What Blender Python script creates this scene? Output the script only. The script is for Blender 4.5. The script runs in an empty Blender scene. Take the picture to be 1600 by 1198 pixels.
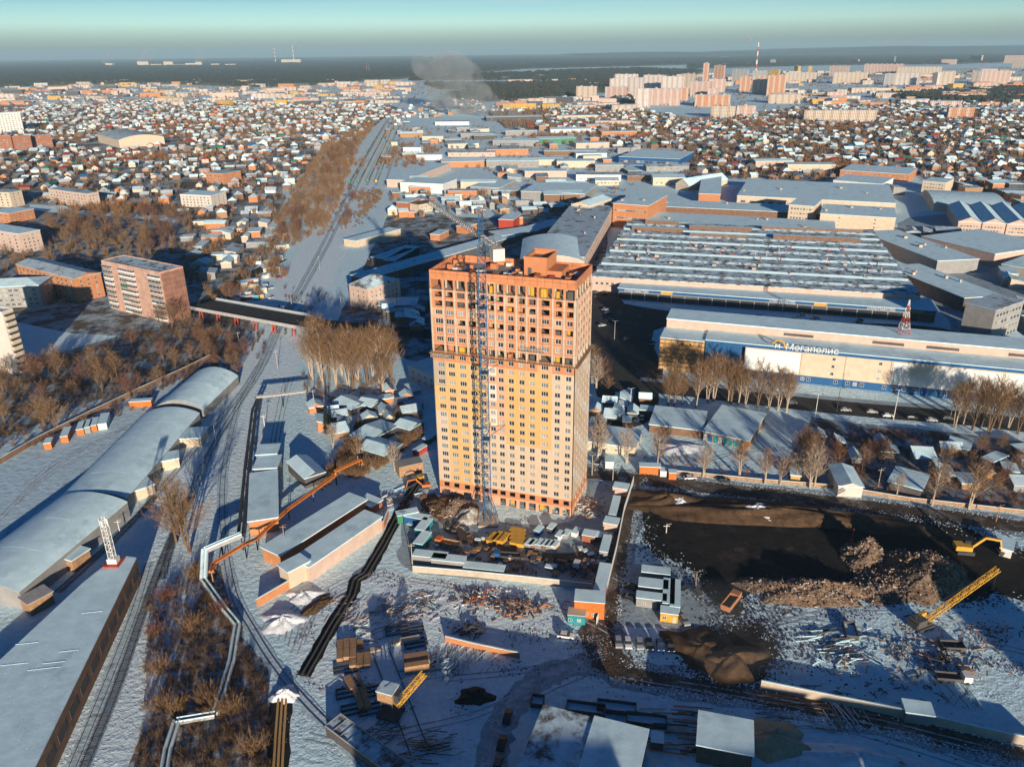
import bpy, math, random
import numpy as np
from mathutils import Vector, Matrix
rnd = random.Random(7)
S = bpy.context.scene
C = S.collection
R = math.radians
# ---------------------------------------------------------------- camera
CAM_H, FPX, PITCH, ROLL = 140.0, 1230.0, R(22.88), R(0.66)
_F = Vector((0, math.cos(PITCH), -math.sin(PITCH)))
_D0 = Vector((0, -math.sin(PITCH), -math.cos(PITCH)))
_R0 = Vector((1, 0, 0))
_Rt = _R0*math.cos(ROLL) + _D0*math.sin(ROLL)
_Dn = _D0*math.cos(ROLL) - _R0*math.sin(ROLL)
cd = bpy.data.cameras.new('camera'); cam = bpy.data.objects.new('camera', cd); C.objects.link(cam)
mm = Matrix.Identity(4)
for i in range(3):
    mm[i][0] = _Rt[i]; mm[i][1] = -_Dn[i]; mm[i][2] = -_F[i]
mm[2][3] = CAM_H
cam.matrix_world = mm
cd.sensor_fit = 'HORIZONTAL'; cd.sensor_width = 36; cd.lens = 36*FPX/1600
cd.clip_start = 1; cd.clip_end = 90000
S.camera = cam
# ---------------------------------------------------------------- world, sun, exposure
SUN_EL, SUN_AZ = R(10.8), R(13.0)          # the sun stands behind the viewer, a little to the right
w = bpy.data.worlds.new('World'); S.world = w; w.use_nodes = True
nt = w.node_tree; nt.nodes.clear()
def nd(nt, t, **k):
    n = nt.nodes.new(t)
    for a, b in k.items():
        setattr(n, a, b)
    return n
o_ = nd(nt, 'ShaderNodeOutputWorld'); bg = nd(nt, 'ShaderNodeBackground')
sky = nd(nt, 'ShaderNodeTexSky', sky_type='NISHITA', sun_disc=False)
sky.sun_elevation = SUN_EL; sky.sun_rotation = math.pi - SUN_AZ
sky.air_density = 1.0; sky.dust_density = 1.0; sky.ozone_density = 3.0
tc = nd(nt, 'ShaderNodeTexCoord'); sp = nd(nt, 'ShaderNodeSeparateXYZ')
rp = nd(nt, 'ShaderNodeValToRGB')          # sky tint by elevation (view z), blued above the frame to colour the shade
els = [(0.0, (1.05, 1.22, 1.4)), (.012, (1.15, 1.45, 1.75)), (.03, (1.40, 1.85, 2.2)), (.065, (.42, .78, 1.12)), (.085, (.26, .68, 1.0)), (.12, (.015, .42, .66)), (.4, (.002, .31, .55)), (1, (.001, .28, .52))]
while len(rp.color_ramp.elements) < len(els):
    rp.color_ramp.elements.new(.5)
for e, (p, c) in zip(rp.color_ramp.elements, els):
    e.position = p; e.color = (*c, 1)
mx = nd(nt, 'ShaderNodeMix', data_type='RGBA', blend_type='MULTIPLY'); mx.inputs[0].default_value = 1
# thin bands of high cloud just over the horizon
mp = nd(nt, 'ShaderNodeMapping'); mp.inputs['Scale'].default_value = (1.2, 1.2, 34)
mp.inputs['Rotation'].default_value = (0, R(0.6), 0)
nz = nd(nt, 'ShaderNodeTexNoise'); nz.inputs['Scale'].default_value = 1.6; nz.inputs['Detail'].default_value = 6
cr = nd(nt, 'ShaderNodeMapRange'); cr.inputs[1].default_value = .50; cr.inputs[2].default_value = .72
lim = nd(nt, 'ShaderNodeMapRange'); lim.inputs[1].default_value = .02; lim.inputs[2].default_value = .05
mul = nd(nt, 'ShaderNodeMath', operation='MULTIPLY'); mu2 = nd(nt, 'ShaderNodeMath', operation='MULTIPLY'); mu2.inputs[1].default_value = .45
cm = nd(nt, 'ShaderNodeMix', data_type='RGBA'); cm.inputs[7].default_value = (5.2, 6.6, 6.4, 1)
L = nt.links.new
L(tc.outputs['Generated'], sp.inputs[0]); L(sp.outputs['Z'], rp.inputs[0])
az = nd(nt, 'ShaderNodeMapRange'); az.inputs[1].default_value = -.9; az.inputs[2].default_value = .3   # added tint on the unseen sun-side sky, cuts red from the shade
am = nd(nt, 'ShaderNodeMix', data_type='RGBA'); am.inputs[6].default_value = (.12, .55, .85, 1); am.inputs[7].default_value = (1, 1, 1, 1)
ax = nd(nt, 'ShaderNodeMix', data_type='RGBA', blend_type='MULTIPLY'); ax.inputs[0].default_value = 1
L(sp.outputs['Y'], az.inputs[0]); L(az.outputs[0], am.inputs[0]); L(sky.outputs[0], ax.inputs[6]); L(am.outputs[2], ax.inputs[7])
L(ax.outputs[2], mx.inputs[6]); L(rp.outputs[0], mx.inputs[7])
L(tc.outputs['Generated'], mp.inputs[0]); L(mp.outputs[0], nz.inputs[0]); L(nz.outputs[0], cr.inputs[0])
L(sp.outputs['Z'], lim.inputs[0])
hi = nd(nt, 'ShaderNodeMapRange'); hi.inputs[1].default_value = .08; hi.inputs[2].default_value = .14; hi.inputs[3].default_value = 1; hi.inputs[4].default_value = 0
mu3 = nd(nt, 'ShaderNodeMath', operation='MULTIPLY'); L(sp.outputs['Z'], hi.inputs[0]); L(cr.outputs[0], mul.inputs[0]); L(lim.outputs[0], mul.inputs[1]); L(mul.outputs[0], mu3.inputs[0]); L(hi.outputs[0], mu3.inputs[1]); L(mu3.outputs[0], mu2.inputs[0])
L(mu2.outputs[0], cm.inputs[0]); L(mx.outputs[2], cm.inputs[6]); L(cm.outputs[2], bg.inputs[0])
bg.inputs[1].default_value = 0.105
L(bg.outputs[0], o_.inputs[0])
sl = bpy.data.lights.new('sun', 'SUN'); sl.energy = 5.6; sl.angle = R(0.5); sl.color = (1, .86, .68)
so = bpy.data.objects.new('sun', sl); C.objects.link(so)
sd = Vector((math.sin(SUN_AZ)*math.cos(SUN_EL), -math.cos(SUN_AZ)*math.cos(SUN_EL), math.sin(SUN_EL)))
so.rotation_euler = sd.to_track_quat('Z', 'Y').to_euler(); so.location = sd*500
S.view_settings.view_transform = 'Standard'; S.view_settings.look = 'None'
S.view_settings.exposure = 0.28; S.view_settings.gamma = 1
S.cycles.volume_bounces = 0; S.cycles.max_bounces = 5; S.cycles.diffuse_bounces = 3
# ---------------------------------------------------------------- pixel (of the 1600 px photo) -> point on the plane at height z
def G(px, py, z=0.0):
    d = _F*FPX + _Rt*(px-800) + _Dn*(py-599)
    t = (z-CAM_H)/d.z
    return Vector((d.x*t, d.y*t, z))
# ---------------------------------------------------------------- materials
MATS = {}
def mat(name, col, rough=.85, var=.18, scale=.35, bump=0, col2=None, mix=.5, det=5, metal=0, emit=0):
    """procedural surface: base colour broken up by noise, an optional second colour in patches, optional bump"""
    if name in MATS: return MATS[name]
    m = bpy.data.materials.new(name); m.use_nodes = True; t = m.node_tree; b = t.nodes['Principled BSDF']
    b.inputs['Roughness'].default_value = rough; b.inputs['Metallic'].default_value = metal
    b.inputs['Specular IOR Level'].default_value = .25
    tc = nd(t, 'ShaderNodeTexCoord'); n = nd(t, 'ShaderNodeTexNoise'); n.inputs['Scale'].default_value = scale
    n.inputs['Detail'].default_value = det; n.inputs['Roughness'].default_value = .65
    t.links.new(tc.outputs['Object'], n.inputs[0])
    rr = nd(t, 'ShaderNodeMapRange'); rr.inputs[1].default_value = .3; rr.inputs[2].default_value = .7
    rr.inputs[3].default_value = 1-var; rr.inputs[4].default_value = 1+var
    t.links.new(n.outputs[0], rr.inputs[0])
    x = nd(t, 'ShaderNodeMix', data_type='RGBA', blend_type='MULTIPLY'); x.inputs[0].default_value = 1
    x.inputs[6].default_value = (*col, 1)
    if col2:
        n2 = nd(t, 'ShaderNodeTexNoise'); n2.inputs['Scale'].default_value = scale*.37; n2.inputs['Detail'].default_value = 8
        n2.inputs['Roughness'].default_value = .7
        t.links.new(tc.outputs['Object'], n2.inputs[0])
        r2 = nd(t, 'ShaderNodeMapRange'); r2.inputs[1].default_value = 1-mix-.06; r2.inputs[2].default_value = 1-mix+.06
        t.links.new(n2.outputs[0], r2.inputs[0])
        y = nd(t, 'ShaderNodeMix', data_type='RGBA'); y.inputs[6].default_value = (*col, 1); y.inputs[7].default_value = (*col2, 1)
        t.links.new(r2.outputs[0], y.inputs[0]); t.links.new(y.outputs[2], x.inputs[6])
    t.links.new(rr.outputs[0], x.inputs[7]); t.links.new(x.outputs[2], b.inputs['Base Color'])
    if bump:
        bp = nd(t, 'ShaderNodeBump'); bp.inputs['Strength'].default_value = 1; bp.inputs['Distance'].default_value = bump
        t.links.new(n.outputs[0], bp.inputs['Height']); t.links.new(bp.outputs[0], b.inputs['Normal'])
    if emit:
        b.inputs['Emission Color'].default_value = (*col, 1); b.inputs['Emission Strength'].default_value = emit
    MATS[name] = m
    return m
def bricky(name, col, col2, mortar, bw, bh, ms, rough=.85):
    """regular panels or courses drawn with a brick texture over the wall's own x/y + z"""
    m = bpy.data.materials.new(name); m.use_nodes = True; t = m.node_tree; b = t.nodes['Principled BSDF']
    b.inputs['Roughness'].default_value = rough
    tc = nd(t, 'ShaderNodeTexCoord'); s = nd(t, 'ShaderNodeSeparateXYZ'); a = nd(t, 'ShaderNodeMath', operation='ADD'); c = nd(t, 'ShaderNodeCombineXYZ')
    br = nd(t, 'ShaderNodeTexBrick', offset=0.0); br.inputs['Scale'].default_value = 1
    br.inputs['Color1'].default_value = (*col, 1); br.inputs['Color2'].default_value = (*col2, 1); br.inputs['Mortar'].default_value = (*mortar, 1)
    br.inputs['Brick Width'].default_value = bw; br.inputs['Row Height'].default_value = bh; br.inputs['Mortar Size'].default_value = ms
    n = nd(t, 'ShaderNodeTexNoise'); n.inputs['Scale'].default_value = .3; n.inputs['Detail'].default_value = 6
    rr = nd(t, 'ShaderNodeMapRange'); rr.inputs[1].default_value = .3; rr.inputs[2].default_value = .7; rr.inputs[3].default_value = .75; rr.inputs[4].default_value = 1.15
    x = nd(t, 'ShaderNodeMix', data_type='RGBA', blend_type='MULTIPLY'); x.inputs[0].default_value = 1
    l = t.links.new
    l(tc.outputs['Object'], s.inputs[0]); l(s.outputs[0], a.inputs[0]); l(s.outputs[1], a.inputs[1]); l(a.outputs[0], c.inputs[0]); l(s.outputs[2], c.inputs[1])
    l(c.outputs[0], br.inputs[0]); l(tc.outputs['Object'], n.inputs[0]); l(n.outputs[0], rr.inputs[0]); l(br.outputs[0], x.inputs[6]); l(rr.outputs[0], x.inputs[7]); l(x.outputs[2], b.inputs['Base Color'])
    MATS[name] = m
    return m
M = lambda n: MATS[n]
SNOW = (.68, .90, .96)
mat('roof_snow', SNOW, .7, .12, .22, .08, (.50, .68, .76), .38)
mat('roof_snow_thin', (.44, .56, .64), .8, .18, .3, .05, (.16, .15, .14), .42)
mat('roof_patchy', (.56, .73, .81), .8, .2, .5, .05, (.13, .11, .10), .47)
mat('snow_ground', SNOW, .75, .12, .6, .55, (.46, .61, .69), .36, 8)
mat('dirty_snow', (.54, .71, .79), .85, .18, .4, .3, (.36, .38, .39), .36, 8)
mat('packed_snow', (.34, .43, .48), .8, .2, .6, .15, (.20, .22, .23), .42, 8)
mat('asphalt', (.045, .042, .04), .9, .3, .25, .03, (.10, .09, .085), .38, 8)
mat('dirt_road', (.085, .068, .055), .9, .3, .3, .08, (.22, .20, .18), .45, 8)
mat('black_earth', (.020, .017, .015), .9, .4, .2, .4, (.06, .042, .030), .40, 8)
mat('brown_earth', (.11, .065, .035), .95, .35, .4, .35, (.05, .03, .02), .4, 8)
mat('rubble', (.22, .15, .11), .9, .5, 1.2, .5, (.07, .05, .04), .45, 8)
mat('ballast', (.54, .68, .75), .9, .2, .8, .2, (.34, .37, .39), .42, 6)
mat('rail_steel', (.05, .035, .03), .5, .2, 1)
mat('sleeper', (.14, .13, .125), .9, .3, 1)
mat('orange_panel', (.54, .215, .10), .85, .10, .4)
mat('orange_panel_pale', (.62, .33, .20), .85, .10, .4)
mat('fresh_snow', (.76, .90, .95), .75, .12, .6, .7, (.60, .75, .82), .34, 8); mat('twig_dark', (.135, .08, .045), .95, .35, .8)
mat('ochre_render', (.60, .36, .145), .85, .07, .12)
mat('beige_render', (.56, .42, .30), .85, .07, .12)
mat('grey_render', (.40, .31, .23), .85, .1, .2)
mat('white_render', (.64, .56, .49), .85, .07, .2)
mat('concrete', (.50, .41, .32), .9, .15, .4)
mat('concrete_dark', (.17, .14, .12), .9, .3, .4)
mat('screed', (.30, .27, .25), .9, .3, .4, 0, (.6, .6, .62), .4)
mat('glass', (.035, .04, .05), .12, .4, .6); mat('glass_pale', (.16, .19, .20), .3, .3, .6); mat('glass_curtain', (.34, .31, .27), .6, .3, .6)
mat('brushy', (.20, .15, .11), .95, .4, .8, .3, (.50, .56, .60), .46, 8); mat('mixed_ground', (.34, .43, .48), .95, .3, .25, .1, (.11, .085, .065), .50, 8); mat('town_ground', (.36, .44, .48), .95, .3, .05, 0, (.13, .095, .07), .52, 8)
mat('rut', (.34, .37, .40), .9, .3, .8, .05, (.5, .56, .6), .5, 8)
mat('pvc_white', (.72, .70, .66), .5, .05, 1)
mat('crane_blue', (.015, .085, .19), .6, .25, .8)
mat('steel_light', (.42, .40, .38), .6, .2, .8)
mat('steel_dark', (.06, .06, .065), .6, .2, .8)
mat('yellow_paint', (.62, .34, .05), .5, .2, .8)
mat('orange_paint', (.58, .17, .04), .5, .2, .8)
mat('red_paint', (.42, .06, .035), .5, .2, .8)
mat('brick_red', (.34, .13, .07), .9, .2, .8)
mat('brick_orange', (.52, .22, .10), .9, .15, .5)
mat('brick_brown', (.22, .125, .08), .9, .25, .5)
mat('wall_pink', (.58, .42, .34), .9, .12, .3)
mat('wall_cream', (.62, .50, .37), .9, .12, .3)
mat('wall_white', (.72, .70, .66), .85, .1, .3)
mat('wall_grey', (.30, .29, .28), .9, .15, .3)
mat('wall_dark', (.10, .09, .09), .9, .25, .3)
mat('wood', (.38, .22, .12), .9, .3, 1)
mat('blue_cladding', (.02, .10, .25), .6, .12, .3)
mat('teal_paint', (.03, .26, .30), .6, .15, .5)
mat('green_paint', (.05, .22, .12), .6, .15, .5)
mat('bark_pale', (.42, .33, .25), .9, .3, 2)
mat('bark', (.17, .11, .07), .9, .3, 2)
mat('twig', (.24, .14, .07), .95, .35, .8)
mat('twig_red', (.19, .085, .055), .95, .35, .8)
mat('twig_pale', (.36, .28, .22), .95, .3, .8)
mat('pine', (.03, .05, .03), .95, .4, .8)
mat('tire', (.02, .02, .02), .8, .1, 1)
for n_, c_ in (('car_white', (.72, .72, .72)), ('car_black', (.015, .016, .02)), ('car_silver', (.35, .36, .38)), ('car_red', (.35, .03, .02)), ('car_blue', (.03, .07, .18)), ('car_grey', (.12, .125, .13))):
    mat(n_, c_, .3, .04, 1)
# ---------------------------------------------------------------- mesh builder
class MB:
    def __init__(s): s.v = []; s.f = []; s.m = []
    def add(s, v, f, mi=0):
        o = len(s.v); s.v += [tuple(p) for p in v]; s.f += [tuple(i+o for i in q) for q in f]; s.m += [mi]*len(f); return s
    def box(s, x0, y0, z0, x1, y1, z1, mi=0, mt=None):
        s.add([(x0,y0,z0),(x1,y0,z0),(x1,y1,z0),(x0,y1,z0),(x0,y0,z1),(x1,y0,z1),(x1,y1,z1),(x0,y1,z1)],
              [(0,3,2,1),(4,5,6,7),(0,1,5,4),(1,2,6,5),(2,3,7,6),(3,0,4,7)], mi)
        if mt is not None: s.m[-5] = mt
        return s
    def quad(s, a, b, c, d, mi=0): return s.add([a,b,c,d], [(0,1,2,3)], mi)
    def bar(s, p, q, r, mi=0, n=4, r2=None):
        p = Vector(p); q = Vector(q); d = (q-p)
        if d.length < 1e-6: return s
        d.normalize(); u = d.cross(Vector((0,0,1)) if abs(d.z) < .9 else Vector((1,0,0))).normalized(); w = d.cross(u)
        r2 = r if r2 is None else r2; v = []
        for c, rr in ((p, r), (q, r2)):
            for k in range(n):
                a = 2*math.pi*(k+.5)/n; v.append(c + (u*math.cos(a)+w*math.sin(a))*rr)
        f = [(k, (k+1) % n, n+(k+1) % n, n+k) for k in range(n)] + [tuple(range(n-1,-1,-1)), tuple(range(n, 2*n))]
        return s.add(v, f, mi)
    def prism(s, poly, z0, z1, mi=0, mt=None):
        n = len(poly); v = [(p[0],p[1],z0) for p in poly]+[(p[0],p[1],z1) for p in poly]
        s.add(v, [(k,(k+1)%n,n+(k+1)%n,n+k) for k in range(n)], mi)
        s.add([v[n+k] for k in range(n)], [tuple(range(n))], mi if mt is None else mt)
        return s
    def lattice(s, p, q, w, seg, r, mi=0, tri=False, up=None):
        """square lattice boom or mast between p and q, side w, seg panels"""
        p = Vector(p); q = Vector(q); d = (q-p); Ln = d.length; d.normalize()
        up = Vector(up) if up else (Vector((0,0,1)) if abs(d.z) < .9 else Vector((1,0,0)))
        u = d.cross(up).normalized(); t = u.cross(d).normalized()
        if abs(d.z) > .9 and up == Vector((1,0,0)): pass
        cs = [(-.5,-.5),(.5,-.5),(.5,.5),(-.5,.5)] if not tri else [(-.5,-.4),(.5,-.4),(0,.55)]
        P = lambda k, c: p+d*(Ln*k/seg)+u*(c[0]*w)+t*(c[1]*w)
        for c in cs: s.bar(P(0,c), P(seg,c), r, mi)
        n = len(cs)
        for k in range(seg):
            for i in range(n):
                a, b = cs[i], cs[(i+1)%n]
                if k & 1: a, b = b, a
                s.bar(P(k,a), P(k+1,b), r*.6, mi, 3); s.bar(P(k,a), P(k,b), r*.6, mi, 3)
        return s
    def build(s, name, mats, parent=None, smooth=False, loc=None, rz=None):
        me = bpy.data.meshes.new(name); me.from_pydata(s.v, [], s.f)
        for m in (mats if isinstance(mats, (list, tuple)) else [mats]):
            me.materials.append(MATS[m] if isinstance(m, str) else m)
        if any(s.m): me.polygons.foreach_set('material_index', s.m)
        if smooth: me.polygons.foreach_set('use_smooth', [True]*len(s.f))
        o = bpy.data.objects.new(name, me); C.objects.link(o)
        if parent: o.parent = parent
        if loc is not None: o.location = loc
        if rz is not None: o.rotation_euler = (0,0,rz)
        return o
def npmesh(name, V, Q, mats, mi=None):
    """one mesh from numpy arrays (big merged masses)"""
    me = bpy.data.meshes.new(name); n = Q.shape[1]
    me.vertices.add(len(V)); me.vertices.foreach_set('co', np.asarray(V, dtype=np.float32).ravel())
    me.loops.add(Q.size); me.loops.foreach_set('vertex_index', Q.astype(np.int32).ravel())
    me.polygons.add(len(Q)); me.polygons.foreach_set('loop_start', np.arange(0, Q.size, n, dtype=np.int32))
    for m in mats: me.materials.append(MATS[m] if isinstance(m, str) else m)
    if mi is not None: me.polygons.foreach_set('material_index', np.asarray(mi, dtype=np.int32))
    me.update(calc_edges=True); me.validate()
    o = bpy.data.objects.new(name, me); C.objects.link(o); return o
def tag(o, label=None, cat=None, group=None, kind=None):
    for k, v in (('label', label), ('category', cat), ('group', group), ('kind', kind)):
        if v: o[k] = v
    return o
def thing(name, label, cat, loc=(0,0,0), rz=0, group=None):
    o = bpy.data.objects.new(name, None); C.objects.link(o); o.location = loc; o.rotation_euler = (0,0,rz)
    return tag(o, label, cat, group)
KIDS = {}
def copy_tree(o, loc=None, rz=None, label=None, group=None, scale=None, swap=None):
    c = o.copy(); C.objects.link(c)
    if loc is not None: c.location = loc
    if rz is not None: c.rotation_euler = (0,0,rz)
    if label: c['label'] = label
    if group: c['group'] = group
    if scale is not None: c.scale = scale if hasattr(scale, '__len__') else (scale,)*3
    kids = KIDS.get(o.name) or list(o.children); KIDS[o.name] = kids
    for ch in kids:
        k = ch.copy(); C.objects.link(k); k.parent = c
        gk = KIDS.get(ch.name)
        if gk is None: gk = list(ch.children); KIDS[ch.name] = gk
        for g in gk:
            d = g.copy(); C.objects.link(d); d.parent = k
    return c
def rect(A, B, Cc, h):
    """rectangle whose roof corners are seen at pixels A, B (front edge) and C (behind B): origin, angle, length, width"""
    a, b, c = G(*A, h), G(*B, h), G(*Cc, h)
    u = (b-a); Ln = u.length; u.normalize(); v = Vector((-u.y, u.x, 0)); W = (c-b).dot(v)
    if W < 0: a = b; u = -u; W = -W
    return Vector((a.x, a.y, 0)), math.atan2(u.y, u.x), Ln, W
def smooth_line(P, n=6):
    Q = []; P = [Vector(p) for p in P]; E = [P[0]*2-P[1]]+P+[P[-1]*2-P[-2]]
    for i in range(1, len(E)-2):
        for k in range(n):
            t = k/n; a, b, c, d = E[i-1:i+3]
            Q.append(.5*((2*b)+(c-a)*t+(2*a-5*b+4*c-d)*t*t+(3*b-a-3*c+d)*t**3))
    return Q+[P[-1]]
def strip_mesh(P, w, z, jit=0):
    mb = MB(); n = len(P); v = []
    for i, p in enumerate(P):
        d = (P[min(i+1,n-1)]-P[max(i-1,0)]); d.z = 0; d.normalize(); s = Vector((-d.y, d.x, 0)); ww = (w[0]+(w[1]-w[0])*i/(n-1)) if isinstance(w, tuple) else w
        a = ww/2+rnd.uniform(-jit, jit); b = ww/2+rnd.uniform(-jit, jit)
        v += [(p.x-s.x*a, p.y-s.y*a, z), (p.x+s.x*b, p.y+s.y*b, z)]
    return mb.add(v, [(2*i, 2*i+1, 2*i+3, 2*i+2)[::-1] for i in range(n-1)])
def road(name, px, w, m, z=.02, jit=0, zg=0, n=6, verge=0):
    P = smooth_line([G(x, y, zg) for x, y in px], n)
    if verge: tag(strip_mesh(P, (w[0]+verge, w[1]+verge) if isinstance(w, tuple) else w+verge, z-.005, .9).build('road_verge', 'packed_snow'), kind='structure')
    return tag(strip_mesh(P, w, z, jit).build(name, m), kind='structure')
def patch(name, px, m, z=.012, jit=1.0, zg=0, n=5):
    """ground patch with an uneven outline"""
    W = [G(x, y, zg) for x, y in px]; W.append(W[0]); P = smooth_line(W, n)[:-1]
    pts = [(p.x+rnd.uniform(-jit, jit), p.y+rnd.uniform(-jit, jit)) for p in P]
    mb = MB(); mb.add([(x, y, z) for x, y in pts], [tuple(range(len(pts)))])
    return tag(mb.build(name, m), kind='structure')
# ================================================================ GROUND
g = MB(); g.quad((-40000,-1400,0),(40000,-1400,0),(40000,41000,0),(-40000,41000,0)); tag(g.build('ground', 'snow_ground'), kind='structure')
# ================================================================ THE TOWER BLOCK UNDER CONSTRUCTION
T0, TA, TW, TD = rect((670,421),(900.6,439),(921.5,412.5), 79)
bricky('parapet_panel', (.62,.235,.10), (.56,.20,.085), (.18,.08,.05), 2.3, 6.0, .05)
tower = thing('tower_block', 'unfinished orange and beige high-rise tower with a blue crane at its front', 'apartment tower', T0, TA)
ZB = [0, 3.2, 6.0] + [6.0+2.904*k for k in range(1, 24)] + [76.6]      # floor levels, rows 0..25
NB = [0,.093,.175,.26,.33,.40,.46,.525,.605,.675,.75,.85,.925,1]
OPEN = {18, 21, 23, 24, 25}
wall = MB()      # 0 orange 1 ochre 2 beige 3 white 4 concrete 5 grey 6 pale orange
def cellmat(face, r, b):
    if r == 0: return 6
    if r == 1: return 0
    if face == 'side': return 0 if (r >= 19 and b % 3 != 1) else (6 if r >= 19 else (2 if (r+b) % 5 else 3))
    if face != 'front': return 2 if r < 18 else 0
    if r >= 17: return 0 if (b*7+r*3) % 11 else 6
    if b == 0: return 5 if r > 13 else (1 if r > 10 else 2)
    if b in (1, 2): return 1
    if b in (3, 4): return 1 if r > 9 else 2
    if b in (5, 6): return (3 if b == 5 and r % 3 else 6) if r > 8 else 2
    if b in (7, 8, 9, 10): return 1 if r > 7 else 2
    return 2
def facade(face, o, ux, nrm, width, bays, holes):
    """wall cells with real holes. o origin, ux along, nrm outward; holes(r,b)->(x0,x1,z0,z1) or None"""
    o = Vector(o); ux = Vector(ux); nrm = Vector(nrm); zz = Vector((0,0,1)); out = []
    for r in range(26):
        z0, z1 = ZB[r], ZB[r+1]; pr = .22 if r < 18 else 0.0
        for b in range(len(bays)-1):
            x0, x1 = bays[b]*width, bays[b+1]*width; mi = cellmat(face, r, b); h = holes(r, b, x0, x1, z0, z1)
            P = lambda x, z, d=pr: o+ux*x+zz*z+nrm*d
            if not h: wall.quad(P(x0,z0),P(x1,z0),P(x1,z1),P(x0,z1),mi); continue
            a, c, e, f = h
            wall.quad(P(x0,z0),P(x1,z0),P(x1,e),P(x0,e),mi); wall.quad(P(x0,f),P(x1,f),P(x1,z1),P(x0,z1),mi)
            wall.quad(P(x0,e),P(a,e),P(a,f),P(x0,f),mi); wall.quad(P(c,e),P(x1,e),P(x1,f),P(c,f),mi)
            q = pr-.42
            for s_, t_ in (((a,e),(c,e)),((c,e),(c,f)),((c,f),(a,f)),((a,f),(a,e))):
                wall.quad(P(*s_),P(*t_),P(*t_,q),P(*s_,q),4)
            out.append((r, b, a, c, e, f, pr))
    return out
def fh(r, b, x0, x1, z0, z1):
    m = (x0+x1)/2; w = x1-x0; hw = 1.12 if b in (0,1,2,3,10) else .86
    if b == 0: m += .45
    if r == 25: return (x0+.35, x1-.35, z0+.15, z1-.5)
    if r == 18: return (x0+.4, x1-.4, z0+.25, z1-.35)
    if r == 0: return None if b in (1,5) else (x0+.5, x1-.5, z0+.1, z1-.5)
    if r == 1: return (m-1.0, m+1.0, z0+.7, z1-.4)
    if r in OPEN: return (m-hw-.1, m+hw+.2, z0+.75, z1-.45)
    return (m-hw, m+hw, z0+.85, z1-.5)
fr = facade('front', (0,0,0), (1,0,0), (0,-1,0), TW, NB, fh)
SB = [0,.12,.3,.45,.62,.8,1]
def sh(r, b, x0, x1, z0, z1):
    m = (x0+x1)/2
    if b == 0 and r not in (25, 18): return None
    if r in (25, 18): return (x0+.3, x1-.3, z0+.3, z1-.5)
    return (m-.6, m+.6, z0+.8, z1-.5)
sr = facade('side', (TW,0,0), (0,1,0), (1,0,0), TD, SB, sh)
facade('back', (TW,TD,0), (-1,0,0), (0,1,0), TW, [0,.5,1], lambda *a: None)
facade('left', (0,TD,0), (0,-1,0), (-1,0,0), TD, [0,1], lambda *a: None)
wall.build('wall', ['orange_panel','ochre_render','beige_render','white_render','concrete','grey_render','orange_panel_pale'], tower)
sl_ = MB()
for z in ZB[1:]: sl_.box(.45,.45,z-.12,TW-.45,TD-.45,z+.06, 0)
for r in OPEN | {0}:
    z0, z1 = ZB[r]+.06, ZB[r+1]-.12
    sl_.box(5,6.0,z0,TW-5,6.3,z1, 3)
    for b in range(1, 13):
        x = NB[b]*TW
        sl_.box(x-.25,2.6,z0,x+.25,3.0,z1, 0)
        if rnd.random() < .5:
            k = rnd.uniform(.35, .9)*(z1-z0); sl_.box(x+.5,rnd.uniform(.9,2.2),z0,x+rnd.uniform(1.4,2.6),rnd.uniform(2.4,3.4),z0+k, rnd.choice((1,3,3,2,3)))
        if rnd.random() < .4: sl_.box(x+.4,3.2,z0,x+.6,5.9,z1, 1)
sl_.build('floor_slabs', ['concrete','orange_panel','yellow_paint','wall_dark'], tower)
tr = MB()
for b in range(14):
    x = NB[b]*TW; x = min(max(x,.25),TW-.25); tr.box(x-.28,-.20,ZB[18],x+.28,-.005,ZB[25]+.3)
for b in range(7):
    y = min(max(SB[b]*TD,.25),TD-.25); tr.box(TW+.005,y-.25,ZB[18],TW+.18,y+.25,ZB[25]+.3)
for r in range(19, 26): tr.box(.3,-.12,ZB[r]-.14,TW-.3,-.008,ZB[r]+.06); tr.box(TW+.008,.3,ZB[r]-.14,TW+.1,TD-.3,ZB[r]+.06)
for r in range(1, 18):
    tr.box(0.1,-.245,ZB[r]-.04,TW-.1,-.223,ZB[r]+.02) if r < 3 or r % 4 == 0 else None
for b in (1,2,4,7,9,11):
    x = NB[b]*TW; tr.box(x-.05,-.25,6,x+.05,-.223,ZB[18])
tr.build('facade_ribs', 'concrete', tower)
lg = MB(); lg.box(-.8,-1.3,ZB[18]-.2,TW+1.3,-.25,ZB[18]-.03); lg.box(TW+.25,-.25,ZB[18]-.2,TW+1.3,TD+.5,ZB[18]-.03)
for k in range(60):
    x = k*TW/59; lg.bar((x,-1.25,ZB[18]-.1),(x,-1.25,ZB[18]+.9),.04)
lg.bar((0,-1.25,ZB[18]+.9),(TW+1.2,-1.25,ZB[18]+.9),.04); lg.build('protective_ledge', 'wood', tower)
pp = MB()
for (x0,y0,x1,y1) in ((0,0,TW,.3),(0,TD-.3,TW,TD),(0,.3,.3,TD-.3),(TW-.3,.3,TW,TD-.3)): pp.box(x0,y0,76.6,x1,y1,79.0)
pp.build('parapet', 'parapet_panel', tower)
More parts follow.
